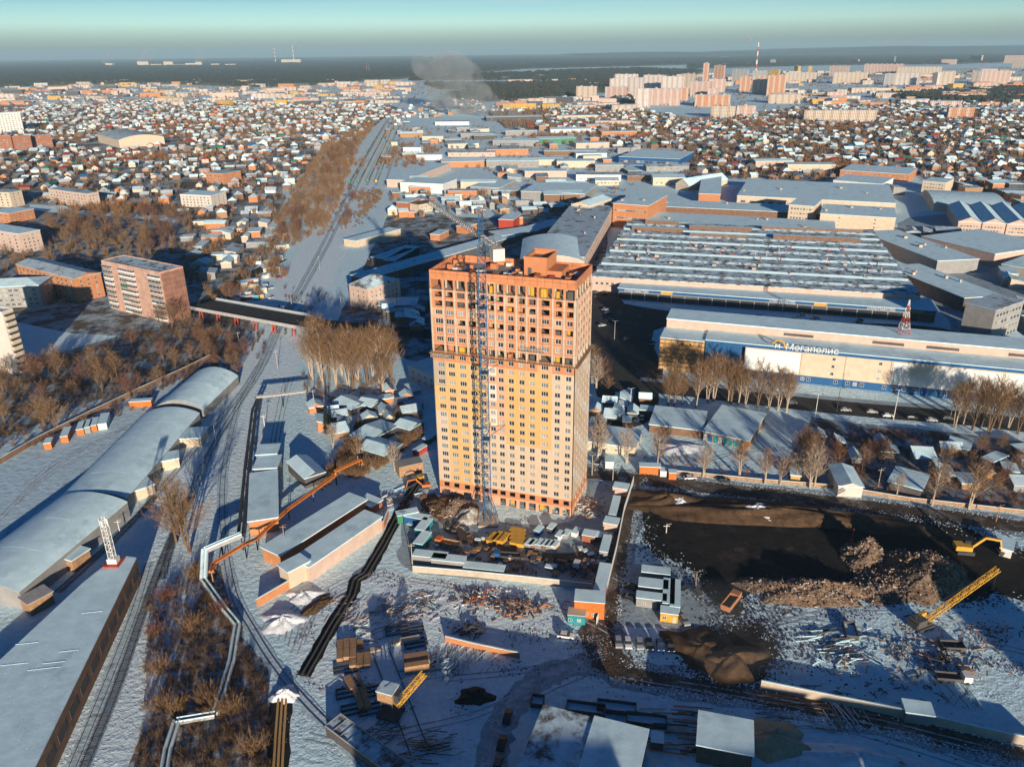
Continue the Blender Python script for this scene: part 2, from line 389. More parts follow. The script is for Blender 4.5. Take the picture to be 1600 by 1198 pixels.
# windows: the hundred nearest as parts, the others as one part
def winmesh(hw, h, n):
    gl = rnd.choice((1,1,1,1,1)); m = MB(); m.box(-hw,0,0,hw,.10,h,0)
    t = .09; g_ = (2*hw-t*(n+1))/n
    for k in range(n):
        x = -hw+t+k*(g_+t); m.quad((x,-.012,t),(x+g_,-.012,t),(x+g_,-.012,h-t),(x,-.012,h-t),1)
    return m
pro = {}
def win_obj(cache, key, hw, h, n, parent, frame, glass):
    """a window part (frame) with its pane as sub-part, mesh data shared"""
    if key not in cache:
        m = winmesh(hw, h, n); fb = MB(); fb.v = m.v[:8]; fb.f = m.f[:6]; fb.m = [0]*6
        pb = MB(); pb.v = m.v[8:]; pb.f = [tuple(i-8 for i in f) for f in m.f[6:]]; pb.m = [0]*len(pb.f)
        o = fb.build('window', frame, parent); p = pb.build('pane', glass, o); cache[key] = (o.data, p.data); return o
    o = bpy.data.objects.new('window', cache[key][0]); C.objects.link(o); o.parent = parent
    p = bpy.data.objects.new('pane', cache[key][1]); C.objects.link(p); p.parent = o; return o
cand = [(r,b,a,c,e,f,pr,'f') for r,b,a,c,e,f,pr in fr if r > 1 and r not in OPEN] + [(r,b,a,c,e,f,pr,'s') for r,b,a,c,e,f,pr in sr if r > 1 and r not in OPEN]
for q in fr:      # some bays of the open rows are glazed already
    if q[0] == 21 and q[1] in (0,1): cand.append((*q, 'f'))
cand.sort(key=lambda q: (q[7] == 's', -q[0], -q[1]))
restw = MB()
for i, (r,b,a,c,e,f,pr,side) in enumerate(cand):
    hw, h = (c-a)/2, f-e; n = 3 if hw > 1 else 2
    if side == 'f': M4 = Matrix.Translation(((a+c)/2, -pr+.16, e))
    else: M4 = Matrix.Translation((TW+pr-.16, (a+c)/2, e)) @ Matrix.Rotation(math.pi/2, 4, 'Z')
    gi = rnd.choice(('glass','glass','glass','glass_pale','glass_curtain'))
    if i < 99:
        key = (round(hw,2), round(h,2), n, gi)
        win_obj(pro, key, hw, h, n, tower, 'pvc_white', gi).matrix_local = M4
    else:
        m = winmesh(hw, h, n); k0 = len(restw.v); restw.add([M4 @ Vector(v) for v in m.v], m.f); restw.m[-len(m.f):] = [0 if q == 0 else ('glass','glass_pale','glass_curtain').index(gi)+1 for q in m.m]
tag(restw.build('windows', ['pvc_white','glass','glass_pale','glass_curtain'], tower), kind='stuff')
# roof house and roof slab
rf = MB(); rf.box(.3,.3,76.6,TW-.3,TD-.3,76.75); rf.build('roof', 'screed', tower)
ph = MB(); x0, x1, y0, y1 = TW*.60, TW*.755, TD*.42, TD-.6
for (a,b_,c,d) in ((x0,y0,x1,y0+.4),(x0,y1-.4,x1,y1),(x0,y0+.4,x0+.4,y1-.4),(x1-.4,y0+.4,x1,y1-.4)): ph.box(a,b_,76.76,c,d,82.6)
ph.box(x0+.4,y0+.4,81,x1-.4,y1-.4,81.3,1); ph.box(x0-.2,y0-.2,82.6,x1+.2,y0+.1,83); ph.box(x0-.2,y1-.1,82.6,x1+.2,y1+.2,83)
ph.box(x0+1.2,y0-.03,77.2,x0+2.4,y0-.01,79.6,2)
ph.box(x1,y0+.6,76.76,x1+4.5,y1-1.5,78.9)
ph.build('roof_house', ['orange_panel','concrete_dark','wall_dark'], tower)
# pallets of blocks, bricks and crates on the tower roof
def pallet(name, col, w, d, h, lab):
    t = thing(name, lab, 'pallet', group='pallets of building blocks on the tower roof')
    m = MB(); m.box(-w/2,-d/2,.14,w/2,d/2,h); m.build('block_stack', col, t)
    q = MB()
    for k in (-.45,0,.45): q.box(w*k-.06,-d/2,0,w*k+.06,d/2,.135)
    q.build('pallet_base', 'wood', t); return t
Tm = Matrix.Translation(T0) @ Matrix.Rotation(TA, 4, 'Z')
TT = lambda x, y, z=0: Tm @ Vector((x, y, z))
pk = [pallet('block_pallet', c, 1.5, 1.2, h, l) for c, h, l in (('orange_panel',1.4,'orange pallet of building blocks on the tower roof'),('wall_white',1.0,'white wrapped pallet on the tower roof'),('red_paint',.9,'red crate of fittings on the tower roof'),('wood',.6,'low stack of timber on the tower roof'))]
used = set()
for k in range(58):
    i = rnd.choice((0,0,0,1,2,3)); x = rnd.uniform(TW*.42,TW-1.3) if rnd.random() < .75 else rnd.uniform(1.5,TW*.35); y = rnd.uniform(1.0,TD-1.2)
    if x0-1 < x < x1+5.4 and y > y0-1: y = rnd.uniform(1,y0-1.2)
    p = TT(x, y, 76.76); a = TA+rnd.choice((0,math.pi/2))+rnd.uniform(-.2,.2)
    if i not in used: used.add(i); pk[i].location = p; pk[i].rotation_euler = (0,0,a)
    else: copy_tree(pk[i], p, a, scale=rnd.uniform(.8,1.35))
# suspended work platforms on the facade
for (x, z, Lp, lab) in ((.72,56.2,7.5,'long suspended work cradle hanging on the upper right of the tower front'),(.06,51.0,6,'suspended work cradle at the left edge of the tower front')):
    t = thing('suspended_platform', lab, 'work platform', TT(TW*x,-1.1,z), TA, 'work cradles on the tower')
    m = MB(); m.box(-Lp/2,-.4,0,Lp/2,.4,.12); m.build('deck', 'wood', t)
    m = MB()
    for k in range(9):
        xx = -Lp/2+Lp*k/8
        for y in (-.4,.4): m.bar((xx,y,.1),(xx,y,1.1),.05)
    for y in (-.4,.4):
        for zz in (.6,1.1): m.bar((-Lp/2,y,zz),(Lp/2,y,zz),.05)
    for k in range(8): m.bar((-Lp/2+Lp*k/8,-.4,.1),(-Lp/2+Lp*(k+1)/8,-.4,1.1),.035)
    m.build('railing', 'steel_light', t)
    m = MB(); [m.bar((s*Lp*.45,.3,1),(s*Lp*.45,.3,76-z),.03) for s in (-1,1)]; m.build('rope', 'steel_dark', t)
# ================================================================ TOWER CRANE
cb = G(763,815); ct = 90.0
crane = thing('tower_crane', 'blue lattice tower crane standing against the front of the tower block', 'tower crane', cb)
m = MB(); m.lattice((0,0,0),(0,0,ct),2.1,42,.14); m.build('mast', 'crane_blue', crane)
m = MB(); m.box(-3.2,-3.2,0,3.2,3.2,.5); m.build('base', 'concrete', crane)
m = MB()
for sx in (-1,1):
    for sy in (-1,1): m.bar((sx*3,sy*3,.5),(sx*1,sy*1,9),.13)
m.build('brace', 'crane_blue', crane)
jd = (G(678,313,93)-G(789,384,93)); jd.z = 0; jd.normalize(); ja = math.atan2(jd.y, jd.x)
m = MB(); m.lattice(jd*1.5+Vector((0,0,ct+3)), jd*58+Vector((0,0,ct+3)), 1.5, 30, .1, 0, True); m.build('jib', 'steel_light', crane)
m = MB(); m.lattice(jd*-1.5+Vector((0,0,ct+2.6)), jd*-15+Vector((0,0,ct+2.6)), 1.4, 8, .1); m.build('counter_jib', 'steel_light', crane)
m = MB(); m.box(-1.5,-1.6,-3.2,1.5,1.6,0); o = m.build('counterweight', 'white_render', crane, loc=jd*-14+Vector((0,0,ct+2.5)), rz=ja)
m = MB(); m.lattice((0,0,ct),(0,0,ct+10),1.2,6,.12); m.build('head', 'crane_blue', crane)
m = MB(); m.bar(Vector((0,0,ct+10)), jd*36+Vector((0,0,ct+3.6)),.06); m.bar(Vector((0,0,ct+10)), jd*-14+Vector((0,0,ct+2.8)),.06); m.build('tie_rod', 'steel_dark', crane)
m = MB(); m.box(-1.1,-.9,-2.4,1.1,.9,0); cab = m.build('cab', 'pvc_white', crane, loc=(1.9,-1.2,ct+1.5), rz=ja)
for z in (30,52,72):
    m = MB(); tgt = Tm.inverted() @ (cb+Vector((0,0,z)))
    for s in (-2.5,2.5): m.bar((0,0,0), (TT(tgt.x+s,0,z)-cb-Vector((0,0,z))), .1)
    m.box(-1.3,-1.3,-.15,1.3,1.3,.15); m.build('wall_tie', 'crane_blue', crane, loc=(0,0,z))
# ================================================================ BUILDERS
OCC = []                       # footprints taken: (x, y, radius)
def occ_rect(o, a, Ln, W):
    n = max(1, int(Ln/max(W, 6))); 
    for k in range(n):
        x = (k+.5)*Ln/n; y = W/2
        OCC.append((o.x+math.cos(a)*x-math.sin(a)*y, o.y+math.sin(a)*x+math.cos(a)*y, max(Ln/n, W)*.62))
def proj(x, y, z=0):
    v = Vector((x, y, z-CAM_H)); d = v.dot(_F)
    return (800+FPX*v.dot(_Rt)/d, 599+FPX*v.dot(_Dn)/d, d)
def base(A, B, D):
    a, b = G(*A), G(*B); u = b-a; return a, math.atan2(u.y, u.x), u.length, D
WPRO = {}
def window_part(parent, hw, h, n, M4, frame='pvc_white'):
    g_ = rnd.choice(('glass','glass','glass','glass_pale','glass_curtain')); k = (round(hw,2), round(h,2), n, frame, g_)
    o = win_obj(WPRO, k, hw, h, n, parent, frame, g_); o.matrix_local = M4; return o
def wins(t, side, Ln, W, rows, cols, z0, dz, hw=.75, h=1.4, n=2, x0=1.5, x1=None, frame='pvc_white'):
    """rows x cols windows on one wall: f front (y=0), r right (x=Ln), l left, b back"""
    Wd = Ln if side in 'fb' else W; x1 = Wd-x0 if x1 is None else x1
    for r in range(rows):
        for c in range(cols):
            if t['nw'] >= 100: return
            x = x0+(x1-x0)*(c+.5)/cols; z = z0+r*dz
            if side == 'f': m = Matrix.Translation((x,-.05,z))
            elif side == 'r': m = Matrix.Translation((Ln+.05,x,z)) @ Matrix.Rotation(math.pi/2,4,'Z')
            elif side == 'l': m = Matrix.Translation((-.05,x,z)) @ Matrix.Rotation(-math.pi/2,4,'Z')
            window_part(t, hw, h, n, m, frame); t['nw'] += 1
def bld(name, label, cat, geo, h, wall='wall_cream', roof='roof_snow', kind='flat', w=(), over=.35, rise=2.5, vents=0, group=None, parapet=0, base_h=0, wmats=None, band=None):
    o, a, Ln, W = geo; occ_rect(o, a, Ln, W)
    t = thing(name, label, cat, (o.x, o.y, 0), a, group); t['nw'] = 0
    m = MB(); rm = MB(); V = over
    if kind == 'flat':
        m.box(0,0,0,Ln,W,h)
        if parapet:
            q = .3; m.box(0,0,h,Ln,q,h+parapet); m.box(0,W-q,h,Ln,W,h+parapet); m.box(0,q,h,q,W-q,h+parapet); m.box(Ln-q,q,h,Ln,W-q,h+parapet)
            rm.box(q+.003,q+.003,h+.01,Ln-q-.003,W-q-.003,h+.2)
        else: rm.box(-V,-V,h+.01,Ln+V,W+V,h+.32)
    elif kind == 'shed':
        m.box(0,0,0,Ln,W,h); v = [(-V,-V,h+.02),(Ln+V,-V,h+.02),(Ln+V,W+V,h+rise),(-V,W+V,h+rise)]
        rm.add(v+[(p[0],p[1],p[2]+.25) for p in v], [(3,2,1,0),(4,5,6,7),(0,1,5,4),(1,2,6,5),(2,3,7,6),(3,0,4,7)])
        m.add([(0,0,h),(0,W,h),(0,W,h+rise*.95),(Ln,0,h),(Ln,W,h),(Ln,W,h+rise*.95)],[(0,2,1),(3,4,5),(1,2,5,4)])
    elif kind in ('gable', 'gablex', 'hip'):
        m.box(0,0,0,Ln,W,h)
        if kind == 'gable': r0, r1 = (-V, W/2), (Ln+V, W/2)
        elif kind == 'hip': q = min(Ln, W)*.45; r0, r1 = (q, W/2), (Ln-q, W/2)
        else: r0, r1 = (Ln/2, -V), (Ln/2, W+V)
        for dz, flip in ((.02, 1), (.30, 0)):
            P = [(-V,-V,h+dz),(Ln+V,-V,h+dz),(Ln+V,W+V,h+dz),(-V,W+V,h+dz),(*r0,h+rise+dz),(*r1,h+rise+dz)]
            F = [(0,1,5,4),(2,3,4,5)] if kind != 'gablex' else [(3,0,4,5),(1,2,5,4)]
            if kind == 'hip': F += [(1,2,5),(3,0,4)]
            if flip: F = [f[::-1] for f in F]
            rm.add(P, F)
        rm.add([(-V,-V,h+.02),(Ln+V,-V,h+.02),(Ln+V,W+V,h+.02),(-V,W+V,h+.02),(-V,-V,h+.30),(Ln+V,-V,h+.30),(Ln+V,W+V,h+.30),(-V,W+V,h+.30)],[(0,1,5,4),(1,2,6,5),(2,3,7,6),(3,0,4,7)])
        if kind == 'gable': m.add([(0,0,h),(0,W,h),(0,W/2,h+rise),(Ln,0,h),(Ln,W,h),(Ln,W/2,h+rise)],[(0,2,1),(3,4,5)])
        elif kind == 'gablex': m.add([(0,0,h),(Ln,0,h),(Ln/2,0,h+rise),(0,W,h),(Ln,W,h),(Ln/2,W,h+rise)],[(0,1,2),(3,5,4)])
    elif kind in ('vault', 'vaultx'):       # vault: crown runs along the length; vaultx: along the depth
        N = 14; sp = W if kind == 'vault' else Ln; le = Ln if kind == 'vault' else W
        ar = [(sp*k/N, h+rise*math.sin(math.pi*k/N)**.8) for k in range(N+1)]
        mp_ = (lambda s_, l_, z_: (l_, s_, z_)) if kind == 'vault' else (lambda s_, l_, z_: (s_, l_, z_))
        m.box(0,0,0,Ln,W,h)
        for l_ in (0, le): m.add([mp_(s_, l_, z_) for s_, z_ in ar], [tuple(range(N+1))])
        for dz in (.02, .25):
            pts = [mp_(s_, l_, z_+dz) for l_ in (-V, le+V) for s_, z_ in ar]
            rm.add(pts, [(k, k+1, N+2+k, N+1+k) if kind == 'vaultx' else (k, N+1+k, N+2+k, k+1) for k in range(N)])
    m.build('wall', wmats or wall, t)
    rm.build('roof', roof, t, smooth=kind in ('vault', 'vaultx'))
    if band:    # a coloured fascia band along the front wall top: (material, height)
        q = MB(); q.box(-.06,-.12,h-band[1],Ln+.06,-.004,h-.01); q.build('fascia', band[0], t)
    for s in w:
        wins(t, s[0], Ln, W, *s[1:])
    rr = random.Random(int(abs(o.x*7+o.y*3)))
    for k in range(vents):
        q = MB(); s_ = rr.uniform(.5, 1.4); q.box(-s_,-s_*.7,0,s_,s_*.7,rr.uniform(.8, 1.8)); q.box(-s_-.2,-s_*.7-.2,1.8,s_+.2,s_*.7+.2,1.95)
        q.build('roof_vent', 'concrete', t, loc=(rr.uniform(2, Ln-2), rr.uniform(W*.2, W*.8), h+.1+(rise*.6 if kind in ('vault','gable') else 0)))
    if 'nw' in t: del t['nw']
    return t, Ln, W
# ---------------------------------------------------------------- block letters for signs
def letters(parent, text, size, loc, rot, m):
    cu = bpy.data.curves.new('lettering', 'FONT'); cu.body = text; cu.size = size; cu.extrude = .06; cu.resolution_u = 2
    tmp = bpy.data.objects.new('tmp', cu); C.objects.link(tmp); dg = bpy.context.evaluated_depsgraph_get()
    me = bpy.data.meshes.new_from_object(tmp.evaluated_get(dg)); bpy.data.objects.remove(tmp)
    me.materials.clear(); me.materials.append(MATS[m]); o = bpy.data.objects.new('lettering', me); C.objects.link(o); o.parent = parent
    o.location = loc; o.rotation_euler = rot; return o
# ================================================================ ROADS, YARDS AND BARE EARTH
patch('parking_ground', [(926,415),(972,432),(965,472),(1200,500),(1470,512),(1560,560),(1420,545),(1045,508),(1035,592),(985,605),(926,600)], 'asphalt', .02, .8)
road('street_asphalt', [(860,552),(940,580),(1010,601),(1100,612),(1200,624),(1350,640),(1500,652),(1700,676)], 15, 'asphalt', .03)
road('pavement', [(1000,592),(1100,601),(1200,612),(1350,627),(1500,639),(1620,652)], 4, 'packed_snow', .034)
road('side_road', [(1010,603),(1008,630),(996,652),(965,662),(920,668),(890,664)], 11, 'asphalt', .036)
road('car_park_road', [(1005,600),(985,560),(972,520),(962,480),(940,440)], 12, 'asphalt', .024)
road('bridge_approach', [(470,503),(560,512),(690,524),(800,540),(880,556)], 15, 'asphalt', .028)
road('dirt_road', verge=5, px=[(870,738),(920,738),(975,746),(1080,758),(1200,772),(1330,788),(1480,806),(1700,838)], w=8, m='dirt_road', z=.022, jit=.6)
road('site_road', verge=5, px=[(992,748),(978,790),(968,850),(957,910),(948,960),(940,1010),(975,1050),(1060,1066),(1200,1090),(1330,1115),(1480,1150),(1650,1190)], w=(6.5,5), m='dirt_road', z=.032, jit=.7)
road('site_track', verge=3, px=[(950,1030),(880,1045),(830,1070),(795,1110),(770,1170),(760,1240)], w=4, m='rut', z=.026, jit=.4)
patch('junction_earth', [(905,985),(932,955),(960,985),(985,1030),(1030,1058),(990,1066),(935,1045),(915,1020)], 'dirt_road', .03, .8)
patch('yard_earth', [(965,880),(1060,885),(1110,930),(1125,975),(1080,1000),(1040,980),(965,975),(958,930)], 'packed_snow', .016, .6)
patch('building_site_ground', [(640,740),(690,790),(760,815),(893,812),(925,740),(985,745),(970,800),(955,880),(930,920),(800,905),(640,890),(625,840),(630,790)], 'packed_snow', .014, .8)
road('spoil_track', [(668,772),(690,800),(715,832),(760,852),(840,868),(940,872)], 5, 'dirt_road', .024, .5)
patch('pit_earth', [(1004,800),(1012,778),(1040,766),(1100,776),(1250,792),(1400,806),(1500,822),(1560,845),(1640,880),(1640,940),(1560,930),(1500,940),(1440,930),(1340,935),(1240,930),(1190,915),(1165,935),(1150,960),(1110,940),(1090,905),(1062,880),(1016,862)], 'black_earth', .018, 1.2)
patch('dug_ground', [(1078,1010),(1110,985),(1165,970),(1205,985),(1208,1030),(1180,1062),(1120,1060),(1085,1040)], 'black_earth', .038, 1.0)
patch('brush_ground', [(225,930),(300,860),(340,890),(372,975),(418,1060),(420,1300),(180,1300),(200,1150),(232,1020)], 'brushy', .012, 1.5)
patch('scrub_ground', [(-60,600),(60,560),(200,520),(330,470),(420,520),(400,560),(330,600),(200,650),(60,700),(-60,720)], 'mixed_ground', .010, 1.5)
patch('wasteland', [(1270,652),(1600,690),(1700,700),(1700,800),(1560,790),(1350,765),(1230,745)], 'mixed_ground', .010, 1.2)
patch('yard_snow', [(480,905),(600,890),(950,950),(960,1040),(760,1060),(700,1100),(560,1100),(470,1050)], 'fresh_snow', .008, 1.5)
patch('courtyard', [(-80,480),(160,525),(300,505),(340,465),(420,400),(400,370),(250,345),(60,330),(-80,320)], 'mixed_ground', .011, 1.5)
for k, (x, y, s) in enumerate(((500,500,1),(640,470,1),(640,400,1),(600,350,1),(860,330,1))): pass
patch('works_yard', [(610,330),(760,340),(920,330),(930,420),(690,400),(690,560),(560,520),(530,500),(560,440)], 'mixed_ground', .010, 1.5)
patch('factory_yard', [(1420,340),(1640,330),(1700,620),(1500,600),(1480,500),(1440,440),(1400,360)], 'packed_snow', .010, 1.5)
patch('dark_yard', [(0,690),(110,640),(230,600),(330,560),(370,560),(200,690),(70,790),(-60,880),(-60,760)], 'dirty_snow', .013, 1)
# ---------------------------------------------------------------- railway
TZ = .046
def track(label, px, wid=1.52, bed=3.0, sleepers=True, n=8):
    P = smooth_line([G(x, y) for x, y in px], n)
    t = thing('railway_track', label, 'railway track', (0,0,0), 0, 'railway tracks')
    global TZ; TZ += .014; strip_mesh(P, bed, TZ, .25).build('ballast_bed', 'ballast', t)
    for s in (-wid/2, wid/2):
        m = MB()
        for i in range(len(P)-1):
            d = P[i+1]-P[i]; d.normalize(); q = Vector((-d.y, d.x, 0))*s
            m.bar(P[i]+q+Vector((0,0,.2)), P[i+1]+q+Vector((0,0,.2)), .075)
        m.build('rail', 'rail_steel', t)
    if sleepers:
        m = MB()
        for i in range(len(P)-1):
            d = P[i+1]-P[i]; Ln = d.length; a = math.atan2(d.y, d.x); ca, sa = math.cos(a), math.sin(a)
            k = 0.0
            while k < Ln:
                c = P[i]+d*(k/Ln)
                if c.y > 235: break
                pts = [(c.x+ca*x-sa*y, c.y+sa*x+ca*y, TZ+.07) for x, y in ((-.11,-1.3),(.11,-1.3),(.11,1.3),(-.11,1.3))]
                m.add(pts, [(0,1,2,3)]); k += .62
        if m.f: tag(m.build('sleepers', 'sleeper', t), kind='stuff')
    return t
road('railway_snow', [(95,1240),(180,1050),(250,905),(300,780),(355,680),(400,590),(440,500),(490,420),(530,340),(560,280),(590,225),(620,170),(640,150)], (24,46), 'fresh_snow', .016, 1)
track('main railway track beside the warehouse wall, running from the bottom edge to the far sidings', [(118,1230),(180,1080),(222,960),(252,880),(285,800),(320,720),(362,650),(402,580),(432,510),(470,445),(510,370),(540,310),(565,260),(590,215),(612,180),(628,158)])
track('second railway track just right of the main one, meeting it beyond the bare tree', [(252,905),(275,830),(303,768),(338,690),(376,628),(410,575),(441,508),(480,443),(520,368),(550,308),(574,260),(598,215),(618,180)])
track('railway track leaving the domed hangars and joining the main line', [(90,925),(140,880),(187,835),(230,790),(262,752),(310,695),(372,620),(408,566)])
track('curved siding swinging right past the pipe racks to the bottom edge', [(375,622),(360,680),(349,740),(347,800),(352,860),(366,930),(395,985),(430,1040),(480,1100),(540,1160),(600,1230)], bed=3.4, sleepers=False)
track('railway track close along the foot of the brick warehouse', [(100,1230),(150,1110),(190,1010),(215,940),(232,880)], bed=3, sleepers=False)
for k in range(5):
    f = 10*k
    track(('nearest','second','third','fourth','farthest')[k]+' of the five snowy sidings in the distant freight yard, counted from the left', [(545+f*1.4,290),(562+f*1.25,255),(583+f,222),(600+f*.8,195),(615+f*.6,172)], bed=3, sleepers=False, n=3)
# ================================================================ LEFT SIDE
WP_ = [G(x, y, 7.5) for x, y in ((40,1230),(213,873),(184,869),(132,910),(0,1033),(-215,1225))]; w0_ = WP_[0]
OCC += [(p.x, p.y, 10) for p in WP_]
t = thing('warehouse', 'long wedge shaped brick warehouse with flat snowy roof beside the railway at bottom left', 'warehouse', (w0_.x,w0_.y,0))
LP_ = [(p.x-w0_.x, p.y-w0_.y) for p in WP_]; m = MB(); m.prism(LP_, 0, 7.5); m.build('wall', 'brick_brown', t)
m = MB(); m.prism([(x*1.003, y*1.003) for x, y in LP_], 7.51, 7.85); m.build('roof', 'roof_snow', t)
du = Vector((LP_[1][0], LP_[1][1], 0)); Ln = du.length; aw = math.atan2(du.y, du.x)
for k in range(11):
    q = MB(); q.box(-2.3,-.07,0,2.3,-.004,2.6); o = q.build('bricked_window', 'wall_dark', t, loc=tuple(du*((k+.5)/11)+Vector((0,0,2.6))), rz=aw)
for k in range(26):
    f = rnd.uniform(.05,.7); s_ = rnd.uniform(.1,.8); p = du*f+Vector((-math.sin(aw), math.cos(aw), 0))*(s_*(34-22*f)); q = MB(); q.box(-.05,-rnd.uniform(1.5,4),0,.05,rnd.uniform(1.5,4),.06) if k % 2 else q.box(-rnd.uniform(1,3),-.05,0,rnd.uniform(1,3),.05,.06); q.build('roof_seam', 'roof_snow', t, loc=(p.x,p.y,7.86), rz=aw)
# telecom mast on that roof
p = G(178,880,7.8); t = thing('lattice_mast', 'white lattice radio mast on the far end of the brick warehouse roof', 'radio mast', (p.x,p.y,7.8), 0)
q = MB(); q.lattice((0,0,1),(0,0,15),1.5,12,.09); q.build('mast', 'pvc_white', t)
q = MB(); q.box(-2.2,-2.2,0,2.2,2.2,.5); q.build('platform', 'red_paint', t); q = MB(); q.box(-1.3,-1,.5,1.4,1.2,2.0); q.build('cabinet', 'pvc_white', t)
for k in range(4):
    a = k*math.pi/2; q = MB(); q.box(-.18,-.15,0,.18,.15,2.2); q.build('antenna', 'pvc_white', t, loc=(1.0*math.cos(a),1.0*math.sin(a),12.6))
# domed hangars
def hangar(label, A, B, Cc, h, rise, **k):
    return bld('vaulted_hangar', label, 'hangar', rect(A, B, Cc, h), h, 'wall_grey', 'roof_snow', 'vault', rise=rise, group='vaulted hangars along the railway', over=.2, **k)
hangar('vaulted snowy hangar at the far end of the row, its stone gable in shade', (318,640),(372,588),(318,572), 4, 4.2)
t, Ln, W = hangar('wide vaulted snowy hangar in the middle of the row with three side porches', (198,779),(312,646),(228,645), 4.5, 2.9)
hangar('low vaulted snowy hangar nearest the camera with timber eaves, cut by the left edge', (30,925),(199,785),(74,792), 5.5, 2.4)
for A, B, Cc, lab in (((274,686),(314,684),(318,668),'far'),((252,721),(279,716),(284,703),'middle'),((208,768),(240,757),(240,738),'near')):
    bld('loading_porch', lab+' loading porch on the track side of the middle hangar', 'porch', rect(A, B, Cc, 3.8), 3.8, 'wall_cream', group='loading porches on the hangars')
bld('loading_porch', 'loading porch with snowy canopy on the nearest hangar', 'porch', rect((95,871),(112,876),(132,856), 4), 4, 'wood', group='loading porches on the hangars')
bld('loading_porch', 'corrugated loading canopy at the very left end of the nearest hangar', 'porch', rect((30,934),(44,944),(70,917), 4), 4, 'wood', 'steel_light', group='loading porches on the hangars')
# nine- and five-storey blocks
def block(label, A, B, Cc, h, wall, rows, colsf, colsr, roof='roof_patchy', kind='flat', n=3, hw=1.1, **k):
    g_ = rect(A, B, Cc, h); dz = (h-1.5)/rows; W_ = []
    if colsf: W_.append(('f', rows, colsf, 1.2, dz, hw, min(1.7, dz*.6), n))
    if colsr: W_.append(('r', rows, colsr, 1.2, dz, .7, min(1.5, dz*.55), 2))
    return bld('apartment_block', label, 'apartment block', g_, h, wall, roof, kind, w=W_, **k)
bricky('pink_panel', (.56,.34,.26), (.54,.33,.25), (.36,.2,.15), 3.2, 2.9, .04)
bricky('brown_tile', (.26,.12,.085), (.28,.13,.09), (.45,.28,.2), 6.2, 2.9, .07)
t, Ln, W = block('nine storey pink apartment block with rows of balconies and brown tiled end wall', (158,408),(250,427),(282,417), 29, 'pink_panel', 9, 0, 0, parapet=.7)
q = MB(); q.box(Ln+.01,.1,.3,Ln+.12,W-.1,28.6); q.build('end_cladding', 'brown_tile', t)
for r in range(9):
    for c0, c1 in ((.02,.16),(.30,.42),(.42,.56),(.80,.98)):
        x0_, x1_ = Ln*c0, Ln*c1; z = 1.0+r*3.02
        q = MB(); q.box(x0_,-1.1,z,x1_,-.02,z+1.1, 1 if rnd.random()<.5 else 0); q.box(x0_,-1.05,z+1.1,x1_,-.02,z+2.2,2); q.box(x0_,-1.12,z+2.2,x1_,-.02,z+2.35,0)
        for j in range(4):
            xx = x0_+(x1_-x0_)*j/3; q.box(xx-.05,-1.1,z+1.1,xx+.05,-1.05,z+2.2,0)
        q.build('balcony', ['wall_white', rnd.choice(['wall_white','wall_pink','green_paint','wall_grey']),'glass'], t)
block('five storey brick block with bent snowy roof left of the pink nine storey block', (25,413),(115,436),(152,425), 15, 'brick_orange', 5, 13, 3, 'roof_snow_thin', 'gable', rise=2, over=.5)
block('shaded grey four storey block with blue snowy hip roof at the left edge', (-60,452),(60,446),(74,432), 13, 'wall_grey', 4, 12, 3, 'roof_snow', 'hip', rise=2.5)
t, Ln, W = block('white panel tower block cut off by the left edge of the photo', (-90,478),(3,489),(26,484), 31, 'white_render', 10, 0, 0, 'roof_patchy', parapet=.6)
for r in range(10):
    q = MB(); z = .9+r*3.0; q.box(Ln+.02,.6,z,Ln+1.0,W-.6,z+1.1,0); q.box(Ln+.02,.6,z+1.1,Ln+.95,W-.6,z+2.1,1); q.box(Ln+.02,.6,z+2.1,Ln+1.0,W-.6,z+2.25,0); q.build('balcony', ['wall_cream','glass'], t)
block('pale apartment block with sunlit end wall at upper left, half hidden by trees', (-60,352),(29,366),(72,361), 15, 'wall_pink', 5, 9, 4, 'roof_snow')
block('small cream block of three storeys beyond the bare trees at the left edge', (-30,299),(14,301),(28,297), 15, 'wall_cream', 5, 5, 2, 'roof_snow_thin')
block('orange brick house block with snowy roof below the small cream block', (-20,331),(14,334),(46,326), 9, 'brick_orange', 3, 4, 4, 'roof_snow')
block('long pale four storey block facing the bare trees at upper left', (75,295),(135,303),(153,300), 14, 'wall_pink', 4, 12, 3, 'roof_snow_thin')
block('bright white office cube among the houses on the left', (281,304),(329,306),(337,299), 12, 'white_render', 4, 8, 3, 'roof_snow', n=2, hw=.8)
block('orange brick corner building with dark upper windows among the left houses', (321,270),(348,272),(361,266), 12, 'brick_orange', 3, 6, 3, 'roof_snow_thin', n=2, hw=.9)
t, Ln, W = bld('sports_hall', 'large cream sports hall with shallow curved roof above the left houses', 'sports hall', rect((185,219),(256,214),(218,206), 13), 13, 'wall_cream', 'roof_snow_thin', 'vaultx', rise=6, over=.4)
for i, (x0, x1, y, h) in enumerate(((-40,22,238,24),(24,52,236,22),(53,84,232,20))):
    bld('apartment_block', ('long red brick block at the far left edge','red brick block in the middle of the far left row','red brick block with balcony end at the right of the far left row')[i], 'apartment block', base((x0,y+0),(x1,y-2),14), h, 'brick_red', 'roof_snow_thin', w=[('f',5,max(5,int((x1-x0)/4)),1.5,3.6,.9,1.5,2)], group='red brick blocks at the left edge')
bld('apartment_block', 'white tower slab with dark glass side at the far left edge', 'apartment block', base((-4,209),(38,206),20), 38, 'wall_white', 'roof_snow', w=[('f',9,8,2,3.9,1.2,1.6,2)])
bld('shed', 'long shed roof running beside the platform right of the railway', 'shed', rect((548,430),(574,436),(602,306), 5), 5, 'wall_dark', 'roof_snow')
